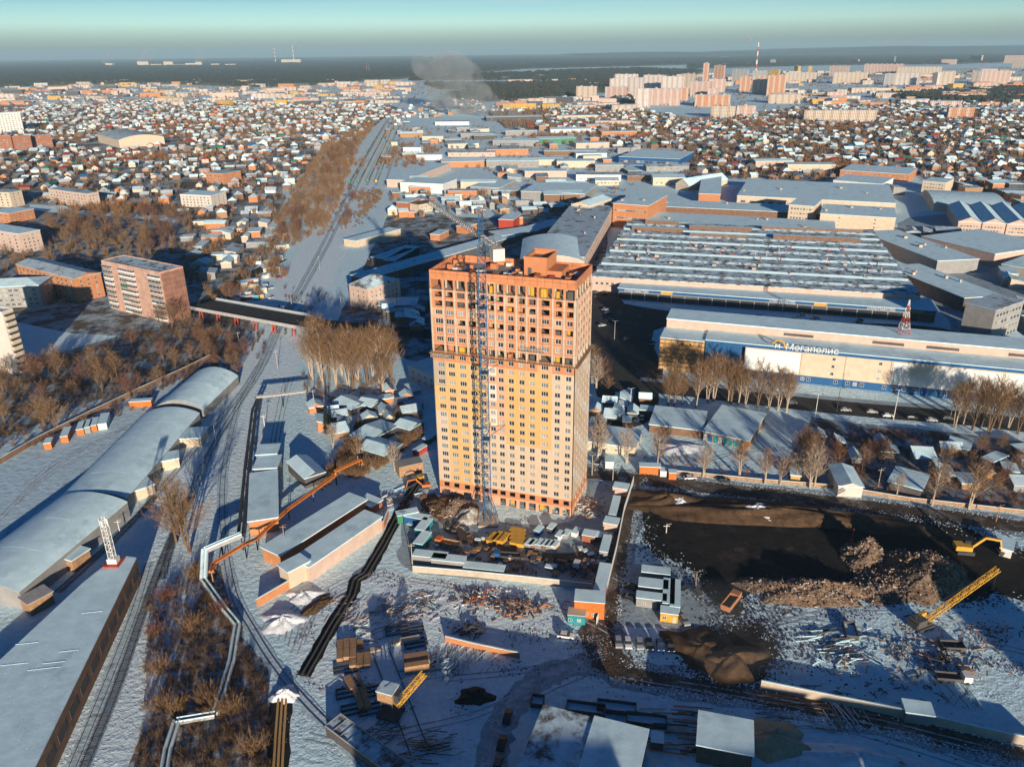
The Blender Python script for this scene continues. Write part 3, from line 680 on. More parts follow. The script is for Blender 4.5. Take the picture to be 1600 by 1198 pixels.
bld('brick_house', 'square building with steep hip roof and lit stone front beside the shaded street', 'building', rect((545,445),(574,452),(612,434), 13), 13, 'wall_pink', 'roof_patchy', 'hip', w=[('f',4,3,1.5,2.8,.6,1.3,2),('r',4,7,1.5,2.8,.6,1.3,2)], rise=5)
bld('workshop', 'dark flat roofed workshop left of the tower, second from the long shed', 'workshop', rect((580,402),(602,405),(606,380), 6), 6, 'wall_dark')
bld('workshop', 'dark workshop with blue snowy roof just behind the hip roofed building', 'workshop', rect((600,407),(616,408),(618,388), 6), 6, 'wall_dark')
bld('workshop', 'low shaded workshop with wide snowy roof right of the hip roofed building', 'workshop', rect((590,478),(650,477),(648,465), 4), 4, 'wall_dark')
bld('house', 'white two storey house with blue hip roof close behind the tower', 'house', rect((637,571),(682,590),(716,566), 7), 7, 'wall_white', 'roof_snow', 'hip', w=[('f',2,4,1.2,2.9,.5,1.2,2)], rise=3)
bld('workshop', 'cream cottage with lit snowy roof left of the railway platform shed', 'workshop', rect((537,374),(556,377),(568,350), 5), 5, 'wall_cream')
# sheds between the tracks and the tower
bld('shed', 'narrow snowy shed nearest the sloping pipe rack, with a cream gable', 'shed', rect((388,815),(434,808),(432,735), 5), 5, 'brick_orange')
bld('shed', 'snowy shed in the middle of the row left of the alley', 'shed', rect((396,733),(432,731),(432,712), 5.5), 5.5, 'wall_grey')
bld('shed', 'smallest snowy shed at the top of the row left of the alley', 'shed', rect((400,711),(432,709),(432,694), 6), 6, 'wall_grey')
bld('garage', 'garage with angled blue snowy roof right of the alley', 'garage', rect((449,722),(476,748),(496,727), 4), 4, 'wall_dark', 'roof_snow', 'gable', rise=1.5)
bld('shed', 'long shed with red and yellow panels and lit snowy roof, upper of two parallel sheds', 'shed', rect((409,855),(437,868),(556,775), 4.5), 4.5, 'brick_orange', 'roof_snow')
bld('shed', 'long cream shed with three snowy roof sections, lower of two parallel sheds', 'shed', rect((483,886),(596,808),(570,798), 5), 5, 'wall_pink', 'roof_snow')
bld('shed', 'small white walled block at the lower end of the long cream shed', 'shed', rect((435,883),(450,894),(481,875), 5.8), 5.8, 'wall_cream')
bld('shed', 'maroon roofed lean to joining the two long sheds', 'shed', rect((556,782),(580,792),(588,778), 3), 3, 'brick_red')
for A, B, Cc, lab in (((520,628),(548,640),(560,622),'sunlit snowy shed roof among the shaded plots right of the railway'),((560,700),(600,712),(614,690),'long snowy shed beside the brown thicket'),((556,632),(580,636),(590,620),'low shed behind the tall bare trees'),((615,665),(640,672),(650,655),'low shed near the left edge of the tower'),((548,680),(575,690),(612,662),'snow covered barn roof catching light in the thicket')):
    bld('shed', lab, 'shed', rect(A, B, Cc, 3), 3, 'wall_dark', 'roof_snow', 'gable', rise=1.2)
# fences
def fence(name, label, px, h, th, m, cap='roof_snow'):
    P = [G(x, y) for x, y in px]; t = thing(name, label, 'wall', P[0]); q = MB(); c = MB()
    for a, b in zip(P, P[1:]):
        d = b-a; n_ = Vector((-d.y, d.x, 0)).normalized()*th/2; a_, b_ = a-P[0], b-P[0]
        q.prism([(a_-n_)[:2], (b_-n_)[:2], (b_+n_)[:2], (a_+n_)[:2]], 0, h); n2 = n_*1.3
        c.prism([(a_-n2)[:2], (b_-n2)[:2], (b_+n2)[:2], (a_+n2)[:2]], h+.002, h+.14)
    q.build('panels', m, t); c.build('coping', cap, t)
fence('brick_wall', 'long pink brick wall running beside the lower of the two parallel sheds', [(402,948),(450,920),(520,878),(600,825),(607,806)], 2.6, .3, 'brick_orange')
fence('concrete_fence', 'pale concrete fence along the near edge of the building site', [(645,893),(730,900),(830,910),(925,921)], 2.0, .25, 'concrete')
fence('concrete_fence', 'short orange lit concrete fence on the open snow below the tower', [(696,1002),(740,1013),(812,1028)], 1.8, .3, 'brick_orange')
fence('concrete_fence', 'long concrete fence with missing sections at bottom right', [(1188,1075),(1300,1098),(1420,1122),(1530,1148),(1640,1172)], 2.4, .3, 'concrete')
fence('site_fence', 'white site fence between the building site and the dirt road', [(990,752),(975,800),(963,860),(940,955),(932,975)], 2.2, .12, 'wall_white')
fence('yard_fence', 'dark board fence behind the orange containers at the left', [(0,725),(60,690),(140,650),(220,612),(290,580),(330,560)], 2.2, .15, 'brick_brown')
fence('roadside_fence', 'low rusty fence behind the birches on the dirt road', [(1040,738),(1180,752),(1300,762),(1420,782),(1600,802)], 1.2, .1, 'wood')
# ---------------------------------------------------------------- pipes
def pipes(name, label, pts, r, m, offs=(-.6,.6), leg=None, snow=False, mleg='steel_dark'):
    """pts: (px, py, z) along the run; parallel pipes at the given offsets"""
    P = [G(x, y, z) for x, y, z in pts]; o = Vector((P[0].x, P[0].y, 0)); t = thing(name, label, 'pipeline', o)
    for s in offs:
        q = MB()
        for a, b in zip(P, P[1:]):
            d = b-a; n_ = Vector((-d.y, d.x, 0)); n_ = (n_.normalized() if n_.length > .01 else Vector((1,0,0)))*s
            q.bar(a-o+n_, b-o+n_, r, 0, 6)
        q.build('pipe', m, t)
        if snow:
            q = MB()
            for a, b in zip(P, P[1:]):
                d = b-a; n_ = Vector((-d.y, d.x, 0)); n_ = (n_.normalized() if n_.length > .01 else Vector((1,0,0)))*s; up = Vector((0,0,r*.9))
                q.bar(a-o+n_+up, b-o+n_+up, r*.6, 0, 5)
            q.build('snow_cover', 'roof_snow', t)
    if leg:
        for a, b in zip(P, P[1:]):
            d = b-a; k = max(1, int(d.length/leg))
            for j in range(k+1):
                c = a+d*(j/k)-o
                if c.z+o.z < .8: continue
                q = MB(); q.bar((c.x,c.y,0),(c.x,c.y,c.z),.18); q.box(c.x-1,c.y-.12,c.z-.5,c.x+1,c.y+.12,c.z-.25); q.build('support', mleg, t)
    return t
pipes('pipe_rack', 'grey overhead pipe rack running beside the alley down to the white elbow', [(405,622,5),(397,640,5),(386,730,5),(376,836,5)], .55, 'steel_dark', (-.7,.7), 9)
pipes('heating_pipe', 'white overhead heating pipe crossing the alley in front of the sheds', [(401,620,6),(440,616,6),(478,611,6)], .5, 'steel_light', (-.5,.5), 12)
pipes('heating_pipe', 'short white insulated pipe elbow over the curved siding', [(376,836,5.5),(345,849,5.5),(320,860,5.5),(318,905,1.2)], .7, 'steel_light', (-.5,.5), 12, True)
pipes('heating_pipe', 'twin white snow covered heating pipes stepping through the brush to the bottom edge', [(318,905,1.2),(350,950,1.2),(371,975,1.2),(362,1030,1.2),(336,1116,1.2),(276,1126,1.2),(262,1170,1.2),(252,1230,1.2)], .45, 'steel_light', (-.6,.6), 7, True)
pipes('gas_pipe', 'sunlit orange pipe run on trestles above the two long sheds', [(330,892,5),(333,880,5),(382,850,5),(400,842,4),(450,795,4),(524,742,4),(524,736,5.5),(563,718,5.5),(565,724,3)], .32, 'orange_paint', (-.45,.45), 10, mleg='wood')  # warm sunlight on these pipes is put into their orange colour
# heating trench
tr_px = [(655,752),(630,790),(600,848),(572,895),(556,905),(550,928),(520,975),(492,1025),(474,1056)]
road('trench_bed', tr_px, 3.8, 'black_earth', .05, .25)
pipes('trench_pipe', 'dark insulated pipes lying in the black trench down to the open snow', [(x, y, .5) for x, y in tr_px], .28, 'steel_dark', (-.7,.7))
road('pipe_trench_bed', [(440,1085),(436,1150),(430,1240)], 5, 'black_earth', .05, .25)
pipes('trench_pipe', 'three yellowish pipes in the short black trench at the bottom edge', [(441,1092,.5),(437,1150,.5),(432,1240,.5)], .3, 'ochre_render', (-.9,0,.9))
# ---------------------------------------------------------------- road bridge with red piers
bp_ = [G(318,474,7), G(400,489,7), G(482,503,7)]; t = thing('road_bridge', 'road bridge with snowy pavement and red steel piers over the railway', 'bridge', (0,0,0))
strip_mesh([Vector((p.x,p.y,0)) for p in bp_], 15, 7.0).build('road_deck', 'asphalt', t)
strip_mesh([Vector((p.x,p.y,0)) for p in bp_], 19, 6.9).build('pavement', 'roof_snow', t)
m = MB(); dd = (bp_[2]-bp_[0]).normalized(); nn = Vector((-dd.y, dd.x, 0))
for s in (-9.5, 9.5): m.prism([(bp_[0]+nn*(s-.2))[:2], (bp_[2]+nn*(s-.2))[:2], (bp_[2]+nn*(s+.2))[:2], (bp_[0]+nn*(s+.2))[:2]], 6.0, 7.9)
m.build('parapet', 'steel_light', t)
for k in range(6):
    c = bp_[0]+(bp_[2]-bp_[0])*(.06+k*.175)
    for s in (-7, 7):
        q = MB(); p = c+nn*s; q.bar((p.x-1,p.y,0),(p.x-.5,p.y,6.9),.4); q.bar((p.x+1,p.y,0),(p.x+.5,p.y,6.9),.4); q.bar((p.x-1,p.y,3.5),(p.x+1,p.y,3.5),.25); q.build('pier', 'red_paint', t)
road('bridge_ramp', [(318,474),(345,455),(380,436),(410,420),(440,405)], 10, 'asphalt', .03)
# ================================================================ RIGHT SIDE: FACTORY, SHOPS, MALL
t, Ln, W = bld('factory_wing', 'long orange factory wing with vaulted snowy roofs running back from the tower', 'factory', rect((913,402),(958,322),(880,335), 16), 16, 'wall_pink', 'roof_snow_thin', w=[('f',3,24,2.5,4.5,1.6,1.6,3)], vents=6)
t, Ln, W = bld('factory_hall', 'double vaulted snowy factory hall directly behind the tower roof', 'factory', rect((812,408),(913,408),(905,374), 15), 15, 'wall_pink', 'roof_snow', 'vaultx', rise=4)
t, Ln, W = bld('factory_block', 'tall orange corner block with strip windows at the head of the factory', 'factory', rect((958,318),(1013,322),(1017,304), 20), 20, 'brick_orange', 'roof_snow', vents=2, w=[('f',2,14,8,6,1.0,1.4,2)])
bld('factory_block', 'cream stair tower with small gabled roof left of the orange corner block', 'factory', rect((893,319),(922,322),(926,308), 18), 18, 'wall_cream', 'roof_snow', 'gablex', rise=3)
bld('factory_wing', 'low orange wing between the cream stair tower and the orange corner block', 'factory', rect((924,316),(960,318),(960,305), 15), 15, 'brick_orange', 'roof_snow_thin')
bld('factory_roof', 'first long narrow factory hall behind the sheds, brown walled', 'factory', rect((1017,322),(1340,337),(1330,325), 8), 8, 'brick_brown', 'roof_snow', vents=3)
bld('factory_roof', 'second long factory hall in front of the brown walled one, pink walled', 'factory', rect((1008,345),(1305,362),(1300,346), 9), 9, 'wall_pink', 'roof_snow', vents=4)
bld('office_block', 'four storey cream office block with many windows rising from the long halls', 'office', rect((1233,320),(1272,323),(1275,311), 17), 17, 'wall_cream', 'roof_snow', w=[('f',4,7,2,3.8,.8,1.5,2)])
bld('factory_block', 'big beige windowless block with stepped roof right of the cream offices', 'factory', rect((1282,334),(1400,341),(1395,325), 14), 14, 'wall_cream', 'roof_snow', vents=4, w=[('f',4,2,2,3,.7,1.2,2)])
# the main assembly hall: ridged roof with rows of roof lights
GH = rect((925,432),(1438,462),(1385,362), 10)
t, Ln, W = bld('assembly_hall', 'huge assembly hall with ridged snowy roof and a row of windows along its front', 'factory', GH, 10, 'wall_pink', 'roof_patchy', w=[('f',1,56,5.2,1,.9,1.6,2)], vents=26)
print('HALL', Ln, W)
for k in range(9):
    y = W*(k+.7)/9.5; q = MB(); q.add([(1,y-2.4,0),(Ln-1,y-2.4,0),(Ln-1,y+2.4,0),(1,y+2.4,0),(1,y,1.0),(Ln-1,y,1.0)],[(0,1,5,4),(2,3,4,5),(3,0,4),(1,2,5)]); q.build('roof_ridge', 'roof_snow' if k % 2 else 'roof_patchy', t, loc=(0,0,10.33))
for k, (xa, xb, ya) in enumerate(((.04,.25,.80),(.27,.52,.88),(.56,.95,.93),(.28,.50,.72),(.6,.92,.76),(.08,.22,.96))):
    q = MB(); q.box(Ln*xa,W*ya-2,0,Ln*xb,W*ya+2,2.6,0,1); q.build('roof_light', ['brick_brown','roof_snow'], t, loc=(0,0,10.34))
for k in range(34):
    x, y = rnd.uniform(.05,.93)*Ln, rnd.uniform(.12,.6)*W; q = MB(); q.bar((0,0,0),(0,0,rnd.uniform(1.5,4)),.35,0,6); q.bar((0,0,1),(rnd.uniform(-4,4),rnd.uniform(-2,2),1),.3,0,6)
    q.build('roof_duct', rnd.choice(['brick_red','steel_dark','red_paint','steel_light']), t, loc=(x,y,10.4))
# shop strip
t, Ln, W = bld('shop_building', 'long low shop building with blue sign band facing the dark car park', 'shop', rect((967,450),(1463,486),(1452,467), 7), 7, 'wall_grey', 'roof_snow', over=.8, vents=0, band=('blue_cladding', 1.8))
print('SHOP', Ln, W)
for k in range(22):
    if k in (4, 5, 14): 
        q = MB(); q.box(0,-.05,0,Ln/22-.6,0,4.6); q.build('gate', 'wall_dark', t, loc=(Ln*k/22+.3,-.01,.1)); continue
    q = MB(); q.box(0,-.08,0,Ln/22-.5,-.01,4.2); q.build('shop_window', 'glass', t, loc=(Ln*k/22+.25,0,.4))
for x, s in ((.02,1),(.50,1),(.80,1)):
    letters(t, 'спортмастер', 2.3, (Ln*x,-.25,5.35), (math.pi/2,0,0), 'pvc_white')
for x in (.145,.925,.64):
    q = MB(); q.box(0,-.3,0,7,-.13,1.8); q.build('sign_panel', 'yellow_paint', t, loc=(Ln*x,0,5.2))
# mall
o, a, Ln, W = rect((1040,541),(1640,598),(1645,570), 17.5)
F0, F1 = G(1160,588), G(1590,634); u_ = F1-F0; MA = math.atan2(u_.y,u_.x); ML = u_.length+40
MO = F0; print('MALL', ML, math.degrees(MA), a)
t = thing('shopping_centre', 'long shopping centre with white poster wall, blue bands and rooftop lettering beside the street', 'shopping centre', (MO.x,MO.y,0), MA)
occ_rect(MO, MA, ML, 34)
m = MB(); m.box(0,0,0,ML,14,16); m.build('wall', 'wall_cream', t)
m = MB(); m.box(-18,2.5,0,-.01,14,15.5); m.build('recessed_wall', 'blue_cladding', t)
m = MB(); m.box(-38,14.01,0,ML,30,20); m.build('rear_wall', 'wall_pink', t)
m = MB(); m.box(-38.3,13.7,20.01,ML+.3,30.3,20.4); m.box(-18.2,-.3,16.01,ML+.3,13.68,16.3); m.build('roof', 'roof_snow', t)
m = MB(); m.box(-18,-.3,14.6,ML+.1,-.01,15.98); m.box(-18,2.2,13.5,-.02,2.48,15.5); m.box(.1,-.12,0,ML+.1,-.012,3.6); m.build('blue_band', 'blue_cladding', t)
for xa, xb, mm_ in ((.5,24,'poster_a'),(62,104,'poster_b'),(105,ML-2,'poster_c')):
    if mm_ not in MATS: mat(mm_, (.74,.74,.72), .6, .08, .12, 0, {'poster_a': (.60,.62,.58), 'poster_b': (.52,.52,.40), 'poster_c': (.66,.68,.70)}[mm_], .42, 8)
    q = MB(); q.box(xa,-.16,4.0,xb,-.014,14.0); q.build('poster', mm_, t)
for cx, cz, cr_ in ((120,8.5,2.6),(123,6.6,1.8),(118,10.5,1.3)):
    q = MB(); q.bar((cx,-.2,cz),(cx,-.165,cz),cr_,0,12); q.build('poster_figure', 'red_paint', t)
for cx in (24.6,43,61.4): q = MB(); q.box(cx-.15,-.2,3.7,cx+.15,-.014,14.4); q.build('panel_joint', 'wall_pink', t)
for x in (38,57):
    for z in (5,8.5,12): window_part(t, .7, 1.5, 2, Matrix.Translation((x,-.06,z)))
for x in (26,28.6,40,45,48,51,60,64,68,72,84,88,92,105,112,128): window_part(t, .8, 1.7, 2, Matrix.Translation((x,-.2,1.2)))
for x in (16,54,76,108): q = MB(); q.box(x,13.9,17.0,x+13,13.98,18.3); q.build('louvre', 'wall_dark', t)
letters(t, 'Мегаполис', 4.2, (17,-.35,15.2), (math.pi/2,0,0), 'pvc_white')
q = MB(); n_ = 20
for k in range(n_):
    a0, a1 = math.pi*k/n_-.2, math.pi*(k+1)/n_-.2; q.bar((14+2.6*math.cos(a0),-.1,16.6+2.6*math.sin(a0)),(14+2.6*math.cos(a1),-.1,16.6+2.6*math.sin(a1)),.45,0,5)
q.build('emblem', 'yellow_paint', t)
letters(t, 'M', 3.2, (12.4,-.3,15.4), (math.pi/2,0,0), 'pvc_white')
# scaffolded end of the mall
E0 = MO + Matrix.Rotation(MA,3,'Z') @ Vector((-38.5,-1,0))
t = thing('scaffolded_building', 'ochre building end wrapped in scaffolding left of the white poster wall', 'building', (E0.x,E0.y,0), MA); occ_rect(E0, MA, 26, 16)
m = MB(); m.box(0,0,0,20,14.9,15.4); m.build('wall', 'ochre_render', t); m = MB(); m.box(-.3,-.3,15.41,20.2,14.9,15.7); m.build('roof', 'roof_snow', t)
for r in range(4):
    for c in range(5): window_part(t, .6, 1.3, 2, Matrix.Translation((2.0+c*3.9,-.06,1.6+r*3.7)))
q = MB()
for k in range(8):
    for y in (-1.6,-.5): q.bar((k*2.8,y,0),(k*2.7,y,15.6),.07)
for z in (2.1,4.3,6.5,8.7,10.9,13.1,15.2):
    for y in (-1.6,-.5): q.bar((0,y,z),(20,y,z),.07)
    q.box(0,-1.5,z-.12,20,-.6,z-.04)
q.build('scaffolding', 'wood', t)
# red and white mast behind the mall roof
p = MO + Matrix.Rotation(MA,3,'Z') @ Vector((67,22,0)); t = thing('radio_tower', 'red and white lattice radio tower standing on the shopping centre roof', 'radio mast', (p.x,p.y,20.4)); t.scale = (.75,.75,.85)
for k in range(6):
    q = MB(); w0, w1 = 5.4*(1-k/6)**1.3+.5, 5.4*(1-(k+1)/6)**1.3+.5; z0, z1 = k*3.1, k*3.1+3.1
    for i in range(4):
        c0 = [(-1,-1),(1,-1),(1,1),(-1,1)][i]; c1 = [(-1,-1),(1,-1),(1,1),(-1,1)][(i+1)%4]
        q.bar((c0[0]*w0/2,c0[1]*w0/2,z0),(c0[0]*w1/2,c0[1]*w1/2,z1),.13); q.bar((c0[0]*w0/2,c0[1]*w0/2,z0),(c1[0]*w1/2,c1[1]*w1/2,z1),.08); q.bar((c1[0]*w0/2,c1[1]*w0/2,z0),(c0[0]*w1/2,c0[1]*w1/2,z1),.08); q.bar((c0[0]*w0/2,c0[1]*w0/2,z0),(c1[0]*w0/2,c1[1]*w0/2,z0),.08)
    q.build('mast_section', 'red_paint' if k % 2 == 0 else 'pvc_white', t)
q = MB(); [q.bar((s,0,12.5),(s,0,14.5),.25) for s in (-1.2,1.2)]; q.bar((-1.2,0,13.5),(1.2,0,13.5),.1); q.build('antenna', 'pvc_white', t)
# nearer garages
bld('garage_block', 'low garage row with notched snowy roof beside the curved street', 'garage', rect((1015,663),(1098,673),(1108,644), 3.4), 3.4, 'brick_brown', 'roof_snow')
t, Ln, W = bld('garage_block', 'square garage block with tree shadows on its snowy roof and graffiti on its blue doors', 'garage', rect((1099,674),(1170,689),(1177,643), 3.8), 3.8, 'wood', 'roof_snow')
for k in range(9): q = MB(); q.box(.2,-.08,.2,Ln/9-.2,-.01,2.9); q.build('garage_door', rnd.choice(['teal_paint','blue_cladding','wall_white','teal_paint']) if k < 8 else 'orange_paint', t, loc=(Ln*k/9,0,0))
bld('shed', 'snowy shed with cream front just right of the tower', 'shed', rect((905,688),(992,700),(995,672), 3.5), 3.5, 'wall_cream', 'roof_snow', w=[('f',1,5,1,1,.6,1.1,2)])
bld('shed', 'small shed with blue roof beside the cream shed right of the tower', 'shed', rect((918,665),(940,668),(945,655), 3.2), 3.2, 'wall_dark')
t, Ln, W = bld('house', 'white shed with blue snowy gable roof beside the dirt road', 'shed', rect((1311,757),(1349,759),(1343,729), 4.5), 4.0, 'white_render', 'roof_snow', 'gablex', rise=1.4)
bld('shed', 'tiny yellow shed beside the tallest birches on the dirt road', 'shed', rect((1236,742),(1251,744),(1254,733), 2.4), 2.4, 'ochre_render')
bld('shed', 'wide low snowy shed in the brush right of the white gabled shed', 'shed', rect((1388,752),(1440,766),(1450,742), 3), 3, 'wall_dark')
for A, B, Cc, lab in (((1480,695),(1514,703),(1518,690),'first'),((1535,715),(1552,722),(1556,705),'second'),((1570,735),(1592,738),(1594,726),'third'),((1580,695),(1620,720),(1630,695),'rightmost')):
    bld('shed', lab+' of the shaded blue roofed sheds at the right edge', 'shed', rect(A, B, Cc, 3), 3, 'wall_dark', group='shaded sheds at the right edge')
bld('cabin', 'small white site cabin with blue roof beside the yellow excavator', 'cabin', rect((1564,856),(1582,861),(1592,846), 2.6), 2.6, 'wall_white')
# right edge factories
bld('factory_hall', 'long snowy hall with clerestory wall behind the assembly hall end', 'factory', rect((1465,408),(1530,405),(1470,357), 9), 9, 'wall_grey', vents=4)
bld('factory_hall', 'long snowy hall whose near corner points at the shops', 'factory', rect((1507,466),(1566,462),(1530,407), 8), 8, 'wall_dark', vents=4)
bld('factory_hall', 'snowy hall with pink end wall at the right edge', 'factory', rect((1555,397),(1650,384),(1600,350), 9), 9, 'wall_pink')
bld('factory_hall', 'grey hall with blue roof in front of the pink walled hall at the right edge', 'factory', rect((1565,413),(1660,430),(1660,400), 6), 6, 'wall_grey')
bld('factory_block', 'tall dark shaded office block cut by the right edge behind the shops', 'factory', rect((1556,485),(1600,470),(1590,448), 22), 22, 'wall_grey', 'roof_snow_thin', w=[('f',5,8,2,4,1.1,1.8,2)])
bld('warehouse', 'low warehouse with broad blue snowy roof behind the mall at the right edge', 'warehouse', rect((1556,553),(1640,556),(1630,518), 6), 6, 'wall_dark')
for k in range(4):
    x = 1488+k*38
    bld('factory_hall', ('first','second','third','fourth')[k]+' of the pink halls with steep blue and white roofs at right', 'factory', rect((x+10,346+k*2),(x+46,348+k*2),(x+28,322+k), 9), 9, 'wall_pink', 'roof_snow', 'gablex', rise=3.8, group='pink halls with steep roofs', w=[('f',2,6,2,3,.8,1.3,2)])
bld('warehouse', 'long rounded snowy warehouse above the pink halls at right', 'warehouse', rect((1460,318),(1575,323),(1568,302), 7), 7, 'wall_cream', 'roof_snow', 'vault', rise=3)
bld('warehouse', 'long warehouse with huge plain snowy roof above the factory halls', 'warehouse', rect((1152,306),(1400,318),(1380,289), 9), 9, 'wall_cream', 'roof_snow', w=[('f',1,16,3,1,2.2,2,3)], vents=4)
bld('warehouse', 'warehouse with long rectangular roof left of the huge plain roofed one', 'warehouse', rect((1092,303),(1126,304),(1136,272), 9), 9, 'brick_orange', 'roof_snow')
bld('barn', 'barn with steep snowy gable left of the rectangular roofed warehouse', 'barn', rect((1056,287),(1076,290),(1084,273), 6), 6, 'wall_cream', 'roof_snow', 'gablex', rise=6)
bld('warehouse', 'long grey shaded warehouse above the cream stair tower', 'warehouse', rect((814,299),(914,303),(912,287), 9), 9, 'wall_grey')
bld('shopping_hall', 'blue and white trading hall with low snowy roof in the middle distance', 'shop', rect((967,245),(1062,249),(1050,236), 9), 9, 'blue_cladding', 'roof_snow', w=[('f',1,14,2,1,2.4,3,3)])
bld('factory_hall', 'big orange walled hall with flat snowy roof right of the freight yard', 'factory', rect((604,281),(634,282),(690,255), 8), 8, 'wall_pink', 'roof_snow')
bld('factory_hall', 'white hall with brown gable end below the big orange walled hall', 'factory', rect((625,285),(692,288),(692,279), 10), 10, 'wall_white', 'roof_snow')
bld('factory_hall', 'snowy hall in front of the five sidings, right of the white hall', 'factory', rect((735,292),(780,294),(790,281), 7), 7, 'wall_grey', 'roof_snow')
bld('ruined_building', 'half ruined stone building with broken roof beyond the crane jib', 'ruin', rect((655,320),(680,315),(690,308), 8), 8, 'wall_cream', 'rubble', w=[('f',2,6,1.5,3,.7,1.5,2)])
bld('house', 'dark red shed with blue snowy roof beyond the crane jib, left of the ruin', 'house', rect((619,316),(638,317),(637,309), 9), 9, 'brick_red')
bld('house', 'small orange cube house with blue roof beyond the left roof corner of the tower', 'house', rect((672,366),(687,367),(686,359), 5), 5, 'brick_orange', 'roof_snow', w=[('f',1,2,1.5,1,.6,1.2,2)])
bld('house', 'small ochre house beside the crane jib, far behind the tower', 'house', rect((713,353),(728,355),(730,348), 6), 6, 'brick_orange')
bld('house', 'white and red house behind the counterweight of the crane', 'house', rect((779,343),(802,344),(804,335), 8), 8, 'red_paint', 'roof_snow')
bld('house', 'orange annex of the white and red house behind the crane counterweight', 'house', rect((802,341),(817,340),(819,334), 6), 6, 'orange_panel')
bld('workshop', 'long blue roofed workshop right of the crane jib', 'workshop', rect((764,362),(784,369),(808,350), 6), 6, 'wall_dark')
bld('shopping_hall', 'orange brick hall with long snowy roof among the far houses on the right', 'shop', rect((1313,266),(1420,273),(1415,262), 8), 8, 'brick_orange', 'roof_snow', w=[('f',2,18,2,3,.8,1.2,2)])
bld('warehouse', 'white warehouse with stepped snowy roof in front of the orange brick hall', 'warehouse', rect((1302,282),(1378,288),(1366,276), 9), 9, 'wall_white', 'roof_snow')
bld('office_block', 'cream three storey block among the houses far right', 'office', rect((1442,283),(1478,286),(1480,279), 12), 12, 'wall_cream', 'roof_snow', w=[('f',3,7,2,3.4,.8,1.4,2)])
# mid-distance works between the freight yard and the factory: each hall its own
WK = [(690,262,60,22,'brick_orange'),(760,262,70,25,'wall_grey'),(820,258,60,26,'wall_cream'),(700,245,70,20,'wall_pink'),(870,262,55,24,'wall_cream'),(760,243,60,22,'brick_orange'),(850,243,80,20,'brick_brown'),(900,248,40,22,'wall_white'),(650,250,40,20,'wall_white'),(700,232,50,22,'wall_cream'),(770,228,80,24,'wall_grey'),(840,226,60,20,'green_paint'),(900,232,60,22,'wall_pink'),(660,222,40,18,'wall_cream'),(720,216,60,22,'wall_grey'),(790,212,70,22,'wall_grey'),(860,208,80,24,'wall_white'),(940,215,60,20,'brick_orange'),(820,277,60,20,'wall_pink'),(900,283,50,20,'wall_white'),(720,296,44,18,'wall_cream'),(640,302,26,14,'brick_orange'),(930,268,40,20,'wall_grey'),(1010,268,50,20,'wall_grey'),(870,186,90,24,'wall_cream'),(760,190,120,40,'wall_dark'),(680,196,70,26,'wall_white'),(700,178,60,22,'wall_grey'),(930,195,70,22,'wall_pink'),(630,240,30,16,'wall_white'),(1180,262,50,22,'wall_pink'),(1230,268,60,22,'wall_cream'),(980,283,40,18,'brick_brown'),(1020,290,36,18,'wall_cream'),(850,318,40,16,'brick_brown'),(640,290,22,14,'wall_cream'),(770,306,36,16,'wall_grey'),(700,310,28,12,'brick_orange'),(860,300,30,14,'wall_grey'),(930,290,30,16,'wall_cream')]
COLN = {'brick_orange':'orange brick','wall_grey':'grey','wall_cream':'cream','wall_pink':'pink','brick_brown':'brown brick','wall_white':'white','green_paint':'green','teal_paint':'teal','wall_dark':'dark'}
for i, (x, y, Lm, Dm, c) in enumerate(WK):
    p = G(x, y); r_ = random.Random(i); a = R(r_.choice((-6,-3,2,8)))
    sz = 'long' if Lm > 55 else 'small' if Lm < 35 else 'mid sized'
    wh = 'behind the tower crane' if x < 800 and y > 285 else 'beside the freight yard' if x < 720 else 'in the middle of the works' if x < 880 else 'near the houses on the right'
    bld('works_hall', f"{sz} {COLN[c]} works hall {wh}", 'works hall', (p, a, Lm*r_.uniform(.8,1.1), Dm), r_.uniform(5,9), c, r_.choice(('roof_snow','roof_snow','roof_snow_thin')), r_.choice(('flat','flat','gable','shed')), rise=1.6, group='works halls in the middle distance', w=[('f',1,6,2,1,1.2,1.4,3)] if i % 2 else ())
